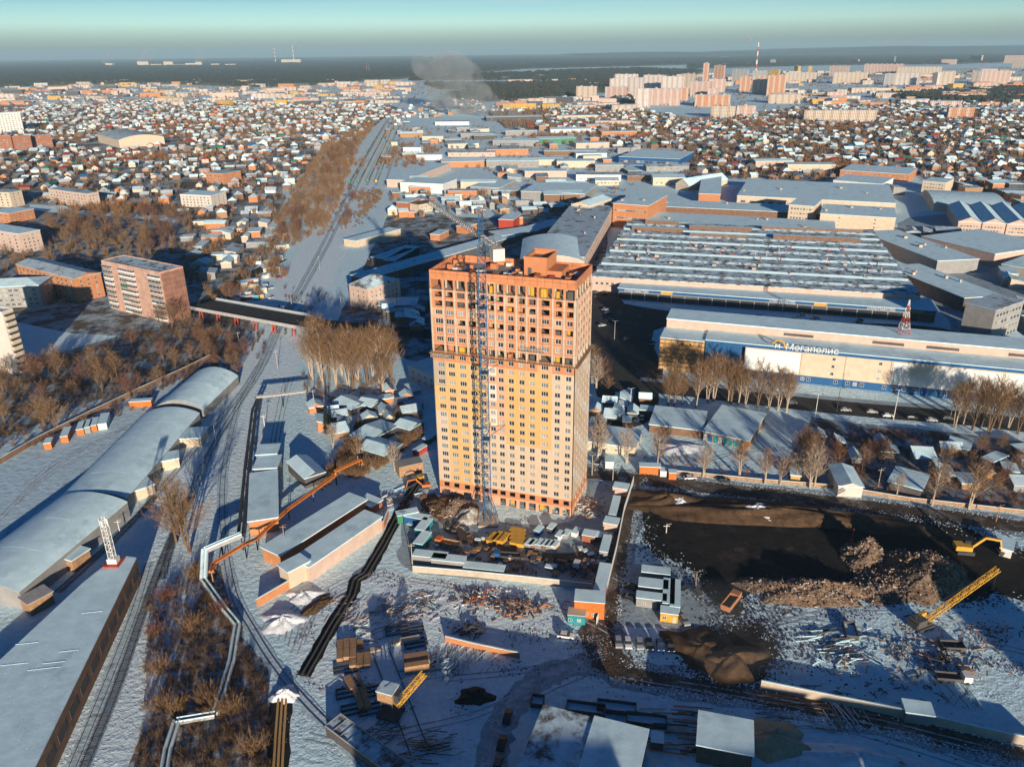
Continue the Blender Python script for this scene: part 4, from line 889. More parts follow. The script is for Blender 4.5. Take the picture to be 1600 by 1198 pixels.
# ---------------------------------------------------------------- far apartment blocks
def facade_mat(nm, c, c2, bw=3.4, bh=2.9):
    """far wall surface: rows of dark windows as part of the wall pattern"""
    m = bpy.data.materials.new(nm); m.use_nodes = True; t = m.node_tree; b = t.nodes['Principled BSDF']; b.inputs['Roughness'].default_value = .85
    tc = nd(t,'ShaderNodeTexCoord'); s = nd(t,'ShaderNodeSeparateXYZ'); l = t.links.new; l(tc.outputs['Object'], s.inputs[0])
    a = nd(t,'ShaderNodeMath', operation='ADD'); l(s.outputs[0], a.inputs[0]); l(s.outputs[1], a.inputs[1])
    def win(src, per, lo, hi):
        d = nd(t,'ShaderNodeMath', operation='DIVIDE'); d.inputs[1].default_value = per; l(src, d.inputs[0]); f = nd(t,'ShaderNodeMath', operation='FRACT'); l(d.outputs[0], f.inputs[0])
        g1 = nd(t,'ShaderNodeMath', operation='GREATER_THAN'); g1.inputs[1].default_value = lo; g2 = nd(t,'ShaderNodeMath', operation='LESS_THAN'); g2.inputs[1].default_value = hi
        l(f.outputs[0], g1.inputs[0]); l(f.outputs[0], g2.inputs[0]); p = nd(t,'ShaderNodeMath', operation='MULTIPLY'); l(g1.outputs[0], p.inputs[0]); l(g2.outputs[0], p.inputs[1]); return p.outputs[0]
    p = nd(t,'ShaderNodeMath', operation='MULTIPLY'); l(win(a.outputs[0], bw, .28, .72), p.inputs[0]); l(win(s.outputs[2], bh, .3, .8), p.inputs[1])
    st = win(a.outputs[0], bw*5, .0, .35)
    x1 = nd(t,'ShaderNodeMix', data_type='RGBA'); x1.inputs[6].default_value = (*c,1); x1.inputs[7].default_value = (*c2,1); l(st, x1.inputs[0])
    x2 = nd(t,'ShaderNodeMix', data_type='RGBA'); x2.inputs[7].default_value = (.07,.07,.08,1); l(x1.outputs[2], x2.inputs[6]); l(p.outputs[0], x2.inputs[0]); l(x2.outputs[2], b.inputs['Base Color'])
    MATS[nm] = m
facade_mat('far_white', (.66,.60,.55), (.56,.40,.33)); facade_mat('far_pink', (.58,.36,.28), (.62,.52,.46)); facade_mat('far_cream', (.60,.50,.40), (.50,.36,.26)); facade_mat('far_orange', (.56,.25,.13), (.60,.45,.34)); facade_mat('far_grey', (.36,.34,.33), (.45,.40,.36)); facade_mat('far_ochre', (.68,.40,.06), (.60,.36,.10))
HR = [(900,932,153,137,'cream'),(945,978,154,138,'pink'),(952,974,140,125,'white'),(981,1003,149,124,'white'),(960,996,134,118,'white'),(1004,1035,142,120,'white'),(1032,1068,145,122,'white'),(1064,1082,140,118,'cream'),(992,1016,166,141,'white'),(1016,1062,163,141,'pink'),(1062,1075,155,139,'orange'),(1078,1110,150,130,'pink'),(1097,1106,130,102,'orange'),(1114,1129,128,105,'orange'),(1110,1133,142,126,'pink'),(1085,1140,165,150,'orange'),(1105,1122,152,140,'pink'),(1143,1167,126,111,'grey'),(1155,1172,141,122,'orange'),(1174,1196,146,121,'pink'),(1197,1226,148,121,'orange'),(1110,1148,183,168,'cream'),(1150,1180,181,167,'pink'),(1200,1215,124,111,'ochre'),(1225,1275,126,115,'cream'),(1240,1246,113,105,'ochre'),(1262,1268,113,105,'ochre'),(1295,1324,117,105,'pink'),(1300,1354,129,115,'cream'),(1349,1410,114,102,'pink'),(1380,1396,131,117,'grey'),(1396,1436,131,116,'white'),(1400,1470,115,106,'cream'),(1455,1462,133,116,'white'),(1463,1490,132,115,'cream'),(1515,1530,132,114,'white'),(1530,1577,129,113,'pink'),(1200,1250,160,149,'cream'),(1255,1368,189,174,'cream'),(1480,1520,184,170,'orange'),(1470,1494,99,94,'pink'),(1515,1532,96,88,'pink'),(1568,1610,97,88,'pink'),(1580,1640,105,96,'cream'),(1203,1211,99,94,'grey'),(1330,1340,98,94,'orange'),(1175,1198,124,112,'grey')]
for i, (x0_, x1_, yb, yt, c) in enumerate(HR):
    yb += 2; A = G(x0_, yb-(.3 if i % 2 else 0)); B = G(x1_, yb); tp = G((x0_+x1_)/2, yt, 0)
    d = G((x0_+x1_)/2, yb); 
    # height from the pixel span at that distance
    hpx = (yb-yt); dist = proj(d.x, d.y)[2]; h = min(hpx*dist/FPX*1.02, 92)
    kind_ = 'tower' if (B-A).length < h*.9 else 'slab'
    col = {'white':'white','pink':'pink','cream':'cream','orange':'orange brick','grey':'grey','ochre':'ochre'}[c]
    wh = 'left of the red and white chimney' if x0_ < 1170 else 'right of the red and white chimney' if x0_ < 1330 else 'toward the right edge'
    u_ = B-A
    t = thing('apartment_block', f"{col} {kind_} {wh} {'above the houses' if yb > 145 else 'in the middle' if yb > 125 else 'on the horizon'}", 'apartment block', A, math.atan2(u_.y,u_.x), 'far apartment blocks')
    Ln = u_.length; W = min(Ln*.8, 16); occ_rect(A, math.atan2(u_.y,u_.x), Ln, W+20)
    m = MB(); m.box(0,0,0,Ln,W,h); m.build('wall', 'far_'+c, t); m = MB(); m.box(-.3,-.3,h+.01,Ln+.3,W+.3,h+.5); m.build('roof', 'roof_snow_thin', t)
    for k in range(max(1, int(Ln/25))): m = MB(); m.box(0,0,0,6,5,2.8); m.build('stair_head', 'far_'+c, t, loc=(Ln*(k+.4)/max(1,int(Ln/25)),W*.3,h+.5))
# ---------------------------------------------------------------- chimneys, far power station, pylons
def chimney(label, px, py, top, r, cols=('red_paint','pvc_white')):
    p = G(px, py); d = proj(p.x,p.y)[2]; h = (py-top)*d/FPX; t = thing('chimney', label, 'chimney', p)
    for k in range(8):
        q = MB(); q.bar((0,0,h*k/8),(0,0,h*(k+1)/8-.01),r*(1-.07*k),0,12,r*(1-.07*(k+1))); q.build('band', cols[k % 2], t)
    return p, h
CH1 = chimney('tall red and white banded power station chimney behind the far flats', 1180, 121, 71, 5)
CH2 = chimney('left of two banded chimneys of the power station on the left horizon', 431, 99, 77, 9)
CH3 = chimney('pale right chimney of the power station on the left horizon, trailing smoke', 459.5, 98.5, 74, 9, ('concrete','wall_white'))
for x, y, tp, lab in ((573,113,99,'left of the twin thin stacks beyond the freight line'),(577,113,102,'right of the twin thin stacks beyond the freight line'),(399,96,84,'lone thin stack on the left horizon')):
    chimney(lab, x, y, tp, 4, ('brick_brown','brick_brown'))
p = G(440,99.5); b_ = G(470,99); u_ = b_-p
bld('power_station', 'pale power station building under the chimneys on the left horizon', 'power station', (p, 0, u_.length, 60), 55, 'wall_cream', 'roof_snow_thin')
p = G(1397,100); t = thing('television_mast', 'slender lattice television mast on the right horizon', 'radio mast', p); q = MB(); q.lattice((0,0,0),(0,0,60),9,6,1.2); q.build('lower_mast', 'steel_light', t); q = MB(); q.bar((0,0,60),(0,0,95),1.6); q.build('spire', 'red_paint', t)
for i, x in enumerate((165,215,235,256,270,290,306,330,352)):
    p = G(x, 103.5); bld('refinery_block', f"pale refinery block on the left horizon, number {i+1} from the left end" if False else ('leftmost pale refinery block on the left horizon' if i == 0 else 'rightmost pale refinery block on the left horizon' if i == 8 else 'pale refinery block in the hazy row on the left horizon'), 'refinery', (p, R(rnd.uniform(-9,9)), rnd.uniform(60,160), 60), rnd.uniform(18,60), 'wall_cream', 'roof_snow', group=None if i in (0,8) else 'refinery blocks on the left horizon')
# ---- small workshops, sheds and stacks filling the yards behind the tower
def fill(name, cat, n, poly, lab, grp, lo=(6,4,2.6), hi=(20,10,6), a0=0, seed=3, kinds=('flat','gable','shed'), walls=('wall_grey','brick_brown','wall_cream','wall_dark','brick_orange','wood')):
    r_ = random.Random(seed); W = [G(x, y) for x, y in poly]; wp = [(p.x, p.y) for p in W]; k = m_ = 0; made = []
    while len(made) < n and k < 4000:
        k += 1; x, y = r_.uniform(min(p[0] for p in wp), max(p[0] for p in wp)), r_.uniform(min(p[1] for p in wp), max(p[1] for p in wp)); L_ = r_.uniform(lo[0], hi[0])
        if not _inp(x, y, wp) or any((x-a)**2+(y-b)**2 < (c+L_*.5)**2 for a, b, c in OCC): continue
        wl = r_.choice(walls); t, _, _ = bld(name, 'x', cat, (Vector((x,y,0)), R(a0+r_.choice((0,90))+r_.uniform(-6,6)), L_, r_.uniform(lo[1], hi[1])), r_.uniform(lo[2], hi[2]), wl, r_.choice(('roof_snow','roof_snow','roof_snow_thin')), r_.choice(kinds), rise=1.8, group=grp)
        t['label'] = f"{'long' if L_ > (lo[0]+hi[0])/2 else 'short'} {COLN.get(wl, wl)} {cat} {lab}"; made.append(t)
    return made
def _inp(x, y, P):
    c = False; j = len(P)-1
    for i in range(len(P)):
        if (P[i][1] > y) != (P[j][1] > y) and x < (P[j][0]-P[i][0])*(y-P[i][1])/(P[j][1]-P[i][1])+P[i][0]: c = not c
        j = i
    return c
fill('workshop', 'workshop', 34, [(612,305),(900,300),(900,340),(760,365),(700,392),(655,400),(625,350)], 'in the works yards behind the tower crane', 'workshops behind the tower crane', a0=8)
fill('workshop', 'workshop', 12, [(580,440),(660,405),(668,520),(600,505)], 'in the shaded yard left of the tower roof', 'workshops left of the tower', a0=8, walls=('wall_dark','wall_grey','brick_brown'))
fill('shed', 'shed', 16, [(500,640),(560,640),(660,600),(664,640),(600,690),(520,690)], 'in the shaded plots left of the tower', 'sheds in the shaded plots', (4,3,2),(9,6,3.2), 20)
fill('garage', 'garage', 22, [(300,350),(430,345),(400,400),(340,440),(300,420)], 'between the grove and rail yard', 'garages between grove and rail yard', (8,5,3),(26,11,5), 5, walls=('wall_cream','wall_grey','brick_orange','wall_pink'))
fill('works_hall', 'works hall', 26, [(1180,288),(1600,300),(1640,345),(1480,345),(1400,320),(1150,285)], 'above the factory at right', 'works halls above the factory', (18,10,5),(46,18,9), -4)
fill('works_hall', 'works hall', 14, [(1440,350),(1600,400),(1660,560),(1560,520),(1500,480),(1430,380)], 'in the factory yards at the right edge', 'halls in the right factory yards', (10,6,4),(26,12,7), -20)
fill('works_hall', 'works hall', 46, [(600,205),(950,200),(1050,260),(1050,285),(930,300),(620,300)], 'among the mid distance works', 'smaller works halls', (12,8,4),(42,18,8), 4)
fill('garage', 'garage', 12, [(930,625),(1000,625),(1000,660),(925,712)], 'in the lots just right of the tower', 'garages right of the tower', (4,3,2.2),(8,5,3), -10)
fill('shed', 'shed', 12, [(1230,690),(1600,700),(1600,770),(1400,760)], 'in the waste ground behind the dirt road', 'sheds in the waste ground', (4,3,2),(9,6,3), -10, walls=('wall_dark','wood','wall_grey'))
# sheet seams and drifts on the vaulted hangar roofs
for o in list(C.objects):
    if o.parent is None and o.name.startswith('vaulted_hangar'):
        rf_ = [c for c in o.children if c.name.startswith('roof') and not c.name.startswith('roof_')][0]; vs = [v.co.copy() for v in rf_.data.vertices]; N = 15; top = vs[2*N:]
        L0, L1 = top[0].x, top[-1].x; k = int((L1-L0)/13)
        for i in range(1, k):
            x = L0+(L1-L0)*i/k; q = MB(); a, b = (0, N-1) if i % 3 == 0 else (rnd.randrange(0,5), rnd.randrange(9,14))
            for j in range(a, b): q.bar((x+rnd.uniform(-.05,.05), top[j].y, top[j].z), (x, top[j+1].y, top[j+1].z), .035)
            q.build('roof_seam', rnd.choice(('roof_snow_thin','roof_snow')), o)
# ================================================================ SITE OBJECTS
ORD = 'first second third fourth fifth sixth seventh eighth ninth tenth eleventh twelfth thirteenth fourteenth fifteenth sixteenth seventeenth eighteenth nineteenth twentieth'.split()
def ordinals(objs, tail, key=lambda o: proj(o.location.x, o.location.y)[0], how='from the left'):
    """tell look-alikes apart by counting them along the row"""
    objs = sorted(objs, key=key)
    for i, o in enumerate(objs):
        o['label'] = ('leftmost ' if i == 0 and how == 'from the left' else 'rightmost ' if i == len(objs)-1 and how == 'from the left' else ORD[i % 20]+' ')+tail.replace('#', '' if i in (0, len(objs)-1) and how == 'from the left' else how)
def ang(A, B):
    a, b = G(*A), G(*B); return math.atan2(b.y-a.y, b.x-a.x)
# ---- cars
def make_car(name, label, paint, L_=4.4, W_=1.8, H_=1.45, van=False):
    t = thing(name, label, 'car' if not van else 'van')
    z0, zb = .32, .85; hw = W_/2
    prof = [(-L_/2,z0),(L_/2,z0),(L_/2,.68),(L_/2-.25,.80),(L_*.22,.92),(-L_*.42,.95),(-L_/2,.85)] if not van else [(-L_/2,z0),(L_/2,z0),(L_/2,.9),(L_*.36,1.1),(L_*.30,1.15),(-L_/2,1.15),(-L_/2,.85)]
    n = len(prof); m = MB(); m.add([(x,-hw,z) for x,z in prof]+[(x,hw,z) for x,z in prof], [tuple(range(n)), tuple(range(2*n-1,n-1,-1))]+[(k,n+k,n+(k+1)%n,(k+1)%n) for k in range(n)])
    b = m.build('body', paint, t); bv = b.modifiers.new('bevel', 'BEVEL'); bv.width = .08; bv.segments = 2
    zt = H_; cb = [(-L_*.44,.93),(L_*.24,.93),(L_*.08,zt-.03),(-L_*.30,zt-.03)] if not van else [(-L_*.5,1.13),(L_*.34,1.13),(L_*.22,zt),(-L_*.5,zt)]
    m = MB(); w0, w1 = hw-.04, hw-.22
    m.add([(x,-(w0 if i < 2 else w1),z) for i,(x,z) in enumerate(cb)]+[(x,(w0 if i < 2 else w1),z) for i,(x,z) in enumerate(cb)], [(0,1,2,3),(7,6,5,4)]+[(k,4+k,4+(k+1)%4,(k+1)%4) for k in range(4)])
    m.build('windows', 'glass', t)
    m = MB(); xa, xb = (-L_*.30,L_*.08) if not van else (-L_*.5,L_*.22); m.box(xa+.03,-w1-.01,zt-.028,xb-.03,w1+.01,zt+.03)
    if van: m.box(-L_*.5-.01,-w0-.01,1.14,-L_*.05,w0+.01,zt-.05)
    m.build('car_roof', paint, t)
    for sx in (-.31,.31):
        for sy in (-1,1):
            q = MB(); q.bar((L_*sx,sy*(hw-.2),.33),(L_*sx,sy*(hw+.02),.33),.33,0,12); q.build('wheel', 'tire', t)
    for sy in (-1,1): q = MB(); q.box(L_/2-.02,sy*hw*.75-.18,.6,L_/2+.02,sy*hw*.75+.18,.75); q.build('headlight', 'pvc_white', t)
    return t
CARS = {c: make_car('parked_car', 'car', 'car_'+c) for c in ('white','black','silver','red','blue','grey')}
CU = set()
def car(c, px, py, deg, label, group='parked cars'):
    p = G(px, py); p.z = .045; OCC.append((p.x, p.y, 3))
    if c not in CU: CU.add(c); o = CARS[c]; o.location = p; o.rotation_euler = (0,0,R(deg)); o['label'] = label; o['group'] = group; return o
    return copy_tree(CARS[c], p, R(deg), label, group)
for i, (x, c) in enumerate(((966,'silver'),(981,'white'),(999,'silver'),(1014,'black'),(1031,'blue'),(1047,'black'))):
    car(c, x, 1005+i*1.2, -92, ('leftmost silver car','white car second from left','silver car third from left','black car fourth from left','dark blue car fifth from left','rightmost black car')[i]+' in the row of six below the cabins', 'row of six cars below the cabins')
car('white', 884, 995, -12, 'white car on the snow beside the red kiosk building', 'parked cars')
for x, y, c, d, l in ((985,918,'grey',150,'farther of two dark cars left of the grey cabins'),(983,935,'black',150,'nearer of two dark cars left of the grey cabins'),(1062,917,'black',125,'black car just right of the white roofed cabin'),(1088,927,'grey',115,'grey car at the foot of the lamp post right of the cabins'),(1069,971,'silver',-78,'silver car right of the yellow cabin'),(1078,748,'white',5,'white car on the snowy verge beside the orange cabin'),(1131,752,'black',-8,'black car on the verge behind the dirt road'),(1003,654,'white',75,'white car on the curved side road'),(997,657,'blue',50,'blue car on the curved side road'),(425,495,'silver',-15,'silver car crossing the road bridge'),(1115,1000,'grey',60,'')):
    if l: car(c, x, y, d, l)
for i, (x, y, c) in enumerate(((1237,631,'grey'),(1321,642,'silver'),(1362,645,'silver'),(1387,651,'white'),(1424,654,'black'),(1455,658,'white'),(1480,655,'grey'))):
    car(c, x, y, -7, ORD[i]+f' car from the left on the dark street before the shopping centre, {c}', 'cars on the street before the shopping centre')
pcs = []
for k in range(46):
    cx, cy = rnd.choice([(985,538),(1020,535),(950,505),(1245,498),(1268,502),(1335,505),(948,500),(1130,500),(940,455),(925,475),(1190,498),(1400,520)]); pcs.append((cx+rnd.uniform(-9,9), cy+rnd.uniform(-18,14)*(1 if cx<1100 else .25)))
kk = []
for i, (x, y) in enumerate(pcs):
    p = G(x, y)
    if any((p.x-a)**2+(p.y-b)**2 < 12 for a, b in kk): continue
    kk.append((p.x, p.y)); c = rnd.choice(('black','grey','blue','silver','black','grey','white')); car(c, x, y, rnd.choice((20,22,200)), f"{c} car in the shaded car park right of the tower" if x < 1100 else f"{c} car parked in the dark strip before the shops", 'cars in the shaded car park')
for i, (x, y, c) in enumerate(((793,1122,'black'),(784,1163,'black'),(778,1195,'grey'))): car(c, x, y, 80, ('top','middle','bottom')[i]+' of three dark cars on the shaded track at the bottom edge', 'cars on the shaded track')
for i in range(16):
    x = rnd.uniform(392,470); y = rnd.uniform(395,470)
    if x > 450-(y-395)*.35: x = 420-(y-395)*.3
    c = rnd.choice(('white','silver','red','black')); car(c, x, y, rnd.uniform(0,180), f"{c} vehicle in the crowded yard left of the snowy railway", 'vehicles in the yard left of the railway')
# ---- cabins, containers, kiosks
def cabin(name, label, cat, px, py, L_, W_, H_, deg, wall, roof='roof_snow', door=None, win_=0, group=None, ribs=True, z=0):
    p = G(px, py, z); a = R(deg); OCC.append((p.x, p.y, max(L_, W_)*.6)); t = thing(name, label, cat, (p.x, p.y, z+.03), a, group)
    m = MB(); m.box(-L_/2,-W_/2,.12,L_/2,W_/2,H_)
    if ribs:
        k = int(L_/.6)
        for i in range(k+1): x = -L_/2+.05+(L_-.1)*i/k; m.box(x-.05,-W_/2-.05,.15,x+.05,-W_/2-.001,H_-.05); 
    m.build('wall', wall, t); m = MB(); m.box(-L_/2-.12,-W_/2-.12,H_+.003,L_/2+.12,W_/2+.12,H_+.2); m.build('roof', roof, t)
    if door: m = MB(); m.box(L_*.2,-W_/2-.09,.15,L_*.2+.95,-W_/2-.055,2.15); m.build('door', door, t)
    for i in range(win_):
        window_part(t, .5, .9, 2, Matrix.Translation((-L_*.35+i*L_*.5/max(1,win_-1) if win_ > 1 else -L_*.25,-W_/2-.14,1.1)))
    return t
cabin('site_office', 'nearest grey site office with window and door in its lit front', 'cabin', 1017,945, 8,3,3.0, -12, 'wall_grey', door='wall_dark', win_=1, ribs=False)
cabin('site_office', 'middle grey site office with wide snowy roof behind the nearest one', 'cabin', 1020,925, 8,4,3.0, -12, 'wall_grey', ribs=False)
cabin('site_office', 'farthest snowy roofed site office of the grey stack', 'cabin', 1024,903, 8,3.2,2.8, -12, 'wall_grey', ribs=False)
cabin('site_office', 'blue roofed site cabin set lengthwise beside the grey offices', 'cabin', 1044,937, 3,11,3, -12, 'wall_grey', ribs=False)
cabin('site_office', 'white roofed site cabin set lengthwise at the right of the office group', 'cabin', 1054,940, 2.6,12,3, -12, 'wall_grey', ribs=False)
cabin('kiosk', 'bright yellow kiosk with open front and snow on its hood', 'kiosk', 1045,967, 4.6,3,2.9, -12, 'yellow_paint', door='wall_cream', win_=1)
cabin('red_building', 'two storey red cabin with glazed upper floor beside the dirt road', 'cabin', 921,957, 8,5,5.4, -8, 'orange_paint', win_=3, door='brick_red')
cabin('tractor_shed', 'small teal cabin with cream roof in front of the red two storey cabin', 'cabin', 901,970, 4.6,3,3, -8, 'teal_paint', 'wall_cream', win_=2)
cabin('checkpoint_roof', 'long white roofed cabin row behind the red two storey cabin', 'cabin', 941,914, 3.2,13,2.8, -14, 'red_paint')
cabin('shipping_container', 'orange container with snowy grey roof at the roadside right of the tower', 'container', 1015,738, 7.5,3,3.0, -6, 'orange_paint')
cabin('shipping_container', 'small orange cabin right of the roadside container', 'cabin', 1050,747, 2.6,2.6,2.8, -6, 'orange_paint')
cabin('van_box', 'white box trailer left of the roadside orange container', 'trailer', 952,728, 3,4.5,2.8, -6, 'wall_white')
cabin('van_box', 'small white tank trailer between the two orange cabins', 'trailer', 1036,742, 2.4,3,2.2, -6, 'wall_white')
CA = math.degrees(ang((103,697), (117,662)))
for i, (x, y, L_, W_, c, d) in enumerate(((78,698,5,2.5,'orange_paint',CA),(105,684,9,2.6,'orange_paint',CA),(129,674,8,2.6,'orange_paint',CA),(139,671,8,2.6,'wall_grey',CA),(149,668,8,2.6,'orange_paint',CA),(164,663,11,3.2,'wall_white',CA),(222,634,9,3,'orange_paint',8))):
    cabin('shipping_container', ('orange container at the lower left end of the yard row','long orange container with open snowy top','orange container at the left of the roofed group','grey container inside the roofed group','orange container with narrow end lit, in the middle of the roofed group','white container at the right of the roofed group','orange container beside the dark gable of the domed hangar')[i], 'container', x, y, L_, W_, 2.7, d, c, group='containers in the snowy yard at left')
TA_ = math.degrees(TA)
for i, (x, y, L_, W_, H_, d, c) in enumerate(((637,812,7,3,3,20,'green_paint'),(652,817,8,3,2.7,TA_,'blue_cladding'),(663,830,3,7,2.7,TA_,'teal_paint'),(661,851,3,7,2.6,TA_,'teal_paint'),(673,878,10,3.2,2.8,TA_+8,'wall_grey'),(702,884,10,3.2,2.8,TA_+8,'wall_grey'),(757,893,12,3,1.8,TA_+8,'wall_grey'))):
    cabin('site_cabin', ('green site cabin with snowy roof at the upper left of the building site','blue site cabin beside the green one','farther teal cabin set across the row','nearer teal cabin set across the row','left of two long white roofed trailers by the site fence','right of two long white roofed trailers by the site fence','low grey trailer along the inside of the concrete fence')[i], 'cabin', x, y, L_, W_, H_, d, c, door='wall_white' if i < 2 else None)
ys = [cabin('yellow_skip', 'x', 'formwork box', 770+i*8.5, 845-(i%2)*1.2, 1.9, 5.0, 1.5, TA_-8, 'yellow_paint', 'yellow_paint', group='yellow formwork boxes', ribs=True) for i in range(3)]+[cabin('yellow_skip', 'x', 'formwork box', 809, 852-i*6.5, 4.6, 1.8, 1.2, TA_, 'yellow_paint', 'yellow_paint', group='yellow formwork boxes') for i in range(4)]
ordinals(ys, 'bright yellow formwork box # in the site yard before the tower')
gs = [cabin('brick_pallet', 'x', 'pallet', x, y, 1.8, 3.4, 1.5, TA_-10, c, group='wrapped pallets in the site yard') for x, y, c in ((828,853,'wall_grey'),(834,853,'brick_red'),(844,853,'wall_grey'),(852,854,'brick_brown'),(859,855,'wall_grey'),(867,855,'wall_cream'),(875,840,'wall_white'),(885,838,'wall_grey'),(900,835,'wall_white'),(842,832,'blue_cladding'),(862,828,'wall_dark'))]
ordinals(gs, 'wrapped pallet of blocks # in the site yard before the tower')
cabin('brick_crate', 'dark red crate with snowy top near the right end of the site yard', 'crate', 921,843, 4,3.4,2.4, TA_, 'brick_red')
cabin('brick_crate', 'small brown crate beside the dark red one', 'crate', 935,843, 2.2,3,2, TA_, 'brick_brown')
cabin('site_cabin', 'small orange guard cabin on the site fence line', 'cabin', 955,825, 4.5,4,2.8, TA_, 'wall_pink')
cabin('site_cabin', 'long narrow snowy canopy strip along the site fence, lower end', 'canopy', 946,860, 2.4,9,2.6, TA_+4, 'wall_grey')
cabin('site_cabin', 'long narrow snowy canopy strip along the site fence, upper end', 'canopy', 960,800, 2.3,12,2.6, TA_+4, 'wall_grey')
cabin('site_cabin', 'pink cabin at the top end of the site fence', 'cabin', 970,770, 5,4,2.8, TA_, 'wall_pink')
its = []
for i in range(46):
    x = rnd.uniform(690,940); y = rnd.uniform(864,892)+(x-800)*.09
    c = rnd.choice(('wall_cream','wood','wall_grey','wall_dark','brick_orange','concrete','wall_dark')); its.append(cabin('material_stack', 'x', 'material stack', x, y, rnd.uniform(1.0,3.2), rnd.uniform(.8,1.6), rnd.uniform(.4,1.2), TA_+rnd.choice((0,90))+rnd.uniform(-8,8), c, rnd.choice(('roof_snow','wood','wall_dark')), group='stacks of building material inside the concrete fence'))
for o in its: o['label'] = ('snow dusted material stack inside the concrete fence', 'dark topped stack of building material inside the concrete fence')[1 if 'dark' in o.children[1].data.materials[0].name else 0]
for i in range(26):
    x = rnd.uniform(640,930); y = rnd.uniform(826,862)+(x-800)*.05
    if 762 < x < 905: continue
    o = cabin('material_stack', 'loose stack of material on the packed snow before the tower', 'material stack', x, y, rnd.uniform(.8,2.5), rnd.uniform(.6,1.5), rnd.uniform(.3,1.0), rnd.uniform(0,180), rnd.choice(('wall_grey','wall_dark','wood')), rnd.choice(('roof_snow','wall_dark')), group='loose stacks before the tower')
# beams and slab stacks on the snow
def slabs(label, px, py, L_, W_, n, deg, m='wood', h=.3, z=0):
    p = G(px, py); t = thing('slab_stack', label, 'slab stack', p, R(deg), 'stacked concrete slabs on the snow')
    for k in range(n): q = MB(); q.box(-L_/2,-W_/2,.1,L_/2,W_/2,.1+h); q.build('slab', m, t, loc=(rnd.uniform(-.3,.3),(k-(n-1)/2)*(W_+.15),rnd.choice((0,.0,.35)) if n > 2 else 0))
    return t
slabs('long brown slabs lying together at the left of the open snow', 542,1018, 7,1.5,3, 100, h=1.2)
slabs('short brown slabs just below the long brown ones', 563,1034, 4.5,1.6,3, 98, h=1.1)
slabs('single pair of tan slabs right of the long brown ones', 558,1008, 3.6,1.5,2, 105)
slabs('pair of grey brown slabs near the bottom of the stack yard', 566,1094, 7,1.4,2, 112, h=1)
slabs('small grey slab stack between the other stacks', 548,1070, 4.6,1.6,1, 120, h=1)
slabs('narrow tan beam lying across the stack yard', 562,1066, 5.5,.7,1, 125, h=.8)
slabs('tan slab bundle at the foot of the yellow crane boom', 652,1041, 6,1.6,3, 12, h=2.2)
slabs('long tan slab left of the yellow crane, lit by the sun', 634,1002, 7.5,1.6,1, 15, 'wall_cream', h=.8)
slabs('pale slab half in shadow in the middle of the open snow', 582,1016, 5,1.6,1, 20, 'wall_cream')
for i, (x, y) in enumerate(((540,1045),(545,1082),(553,1108),(580,1108),(575,1082),(645,985),(650,1005),(620,985))):
    p = G(x, y); t = thing('slab_form', ORD[i]+' empty snow filled frame in the stack yard, counted from the left', 'frame', p, R(15), 'empty frames in the stack yard'); q = MB()
    for k in range(3): q.box(-3,-1.5+k*1.5-.12,0,3,-1.5+k*1.5+.12,.5)
    q.build('rails', 'steel_dark', t); q = MB(); q.box(-3,-1.6,0,-2.8,1.6,.45); q.box(2.8,-1.6,0,3,1.6,.45); q.build('cross_beam', 'steel_dark', t)
# timber, pipes and debris strewn in the snow
def debris(name, label, px, n, rad, mats, lmin=1, lmax=4, wd=.12, mess=1.0, flat=.4, a0=0, kind=None):
    p = G(*px); t = thing(name, label, 'debris', p); q = MB(); r_ = random.Random(int(px[0]*7+px[1]))
    for k in range(int(n*.8)):
        d = r_.random()**.8*rad; a = r_.uniform(0, 6.28); x, y = d*math.cos(a)*1.3, d*math.sin(a)*.8; th = a0+r_.uniform(-mess, mess)*1.57; ln = r_.uniform(lmin, lmax)/2; z = .1+r_.random()*flat*(1-d/rad/1.4)
        q.bar((x-ln*math.cos(th), y-ln*math.sin(th), z), (x+ln*math.cos(th), y+ln*math.sin(th), z+r_.uniform(-.1, .35)), wd*.62*r_.uniform(.5, 1.5), r_.randrange(len(mats)))
    q.build('pieces', mats, t); return t
DM = ['wood','steel_dark','roof_snow','wall_pink']
debris('timber_heap', 'snowy heap of criss crossed timber in the upper left of the yard', (560,955), 70, 9, DM, mess=.35, a0=.7)
debris('timber_heap', 'snowy timber rows in the middle of the yard', (606,955), 80, 8, DM, mess=.25, a0=.5)
debris('timber_heap', 'wide snowy heap of scrap timber beside the middle rows', (655,948), 120, 9, DM, mess=.8)
debris('timber_heap', 'low snowy timber at the lower end of the middle rows', (578,988), 30, 5, DM, mess=.3, a0=.3)
debris('pipe_heap', 'dark bundle of pipes fanned out below the orange lit fence', (715,1035), 150, 8, ['steel_dark','roof_snow'], 1.5, 5, .09, .35, .5, 1.3)
debris('pipe_heap', 'dark tangle of rods left of the yellow crane shadow', (668,1045), 60, 5, ['steel_dark','roof_snow'], 1.5, 5, .08, .3, .4, .3)
debris('scrap_heap', 'colourful scrap heap with red and orange pieces behind the fence', (745,935), 120, 6.5, ['red_paint','steel_dark','wood','wall_white','orange_paint'], .5, 2, .25, 1, 1.2)
debris('scrap_heap', 'brown scrap heap in front of the red two storey cabin', (815,952), 130, 5.5, ['brick_brown','wood','steel_dark','brick_orange'], .5, 2.2, .3, 1, 2.0)
debris('scrap_heap', 'scattered dark scrap right of the brown heap', (775,944), 90, 9, ['steel_dark','wall_white','wood'], .4, 1.8, .2, 1, .6)
debris('scrap_heap', 'dark machine scrap standing alone on the blue snow', (735,985), 60, 3.5, ['steel_dark','wall_dark'], .8, 3, .2, 1, 1.6)
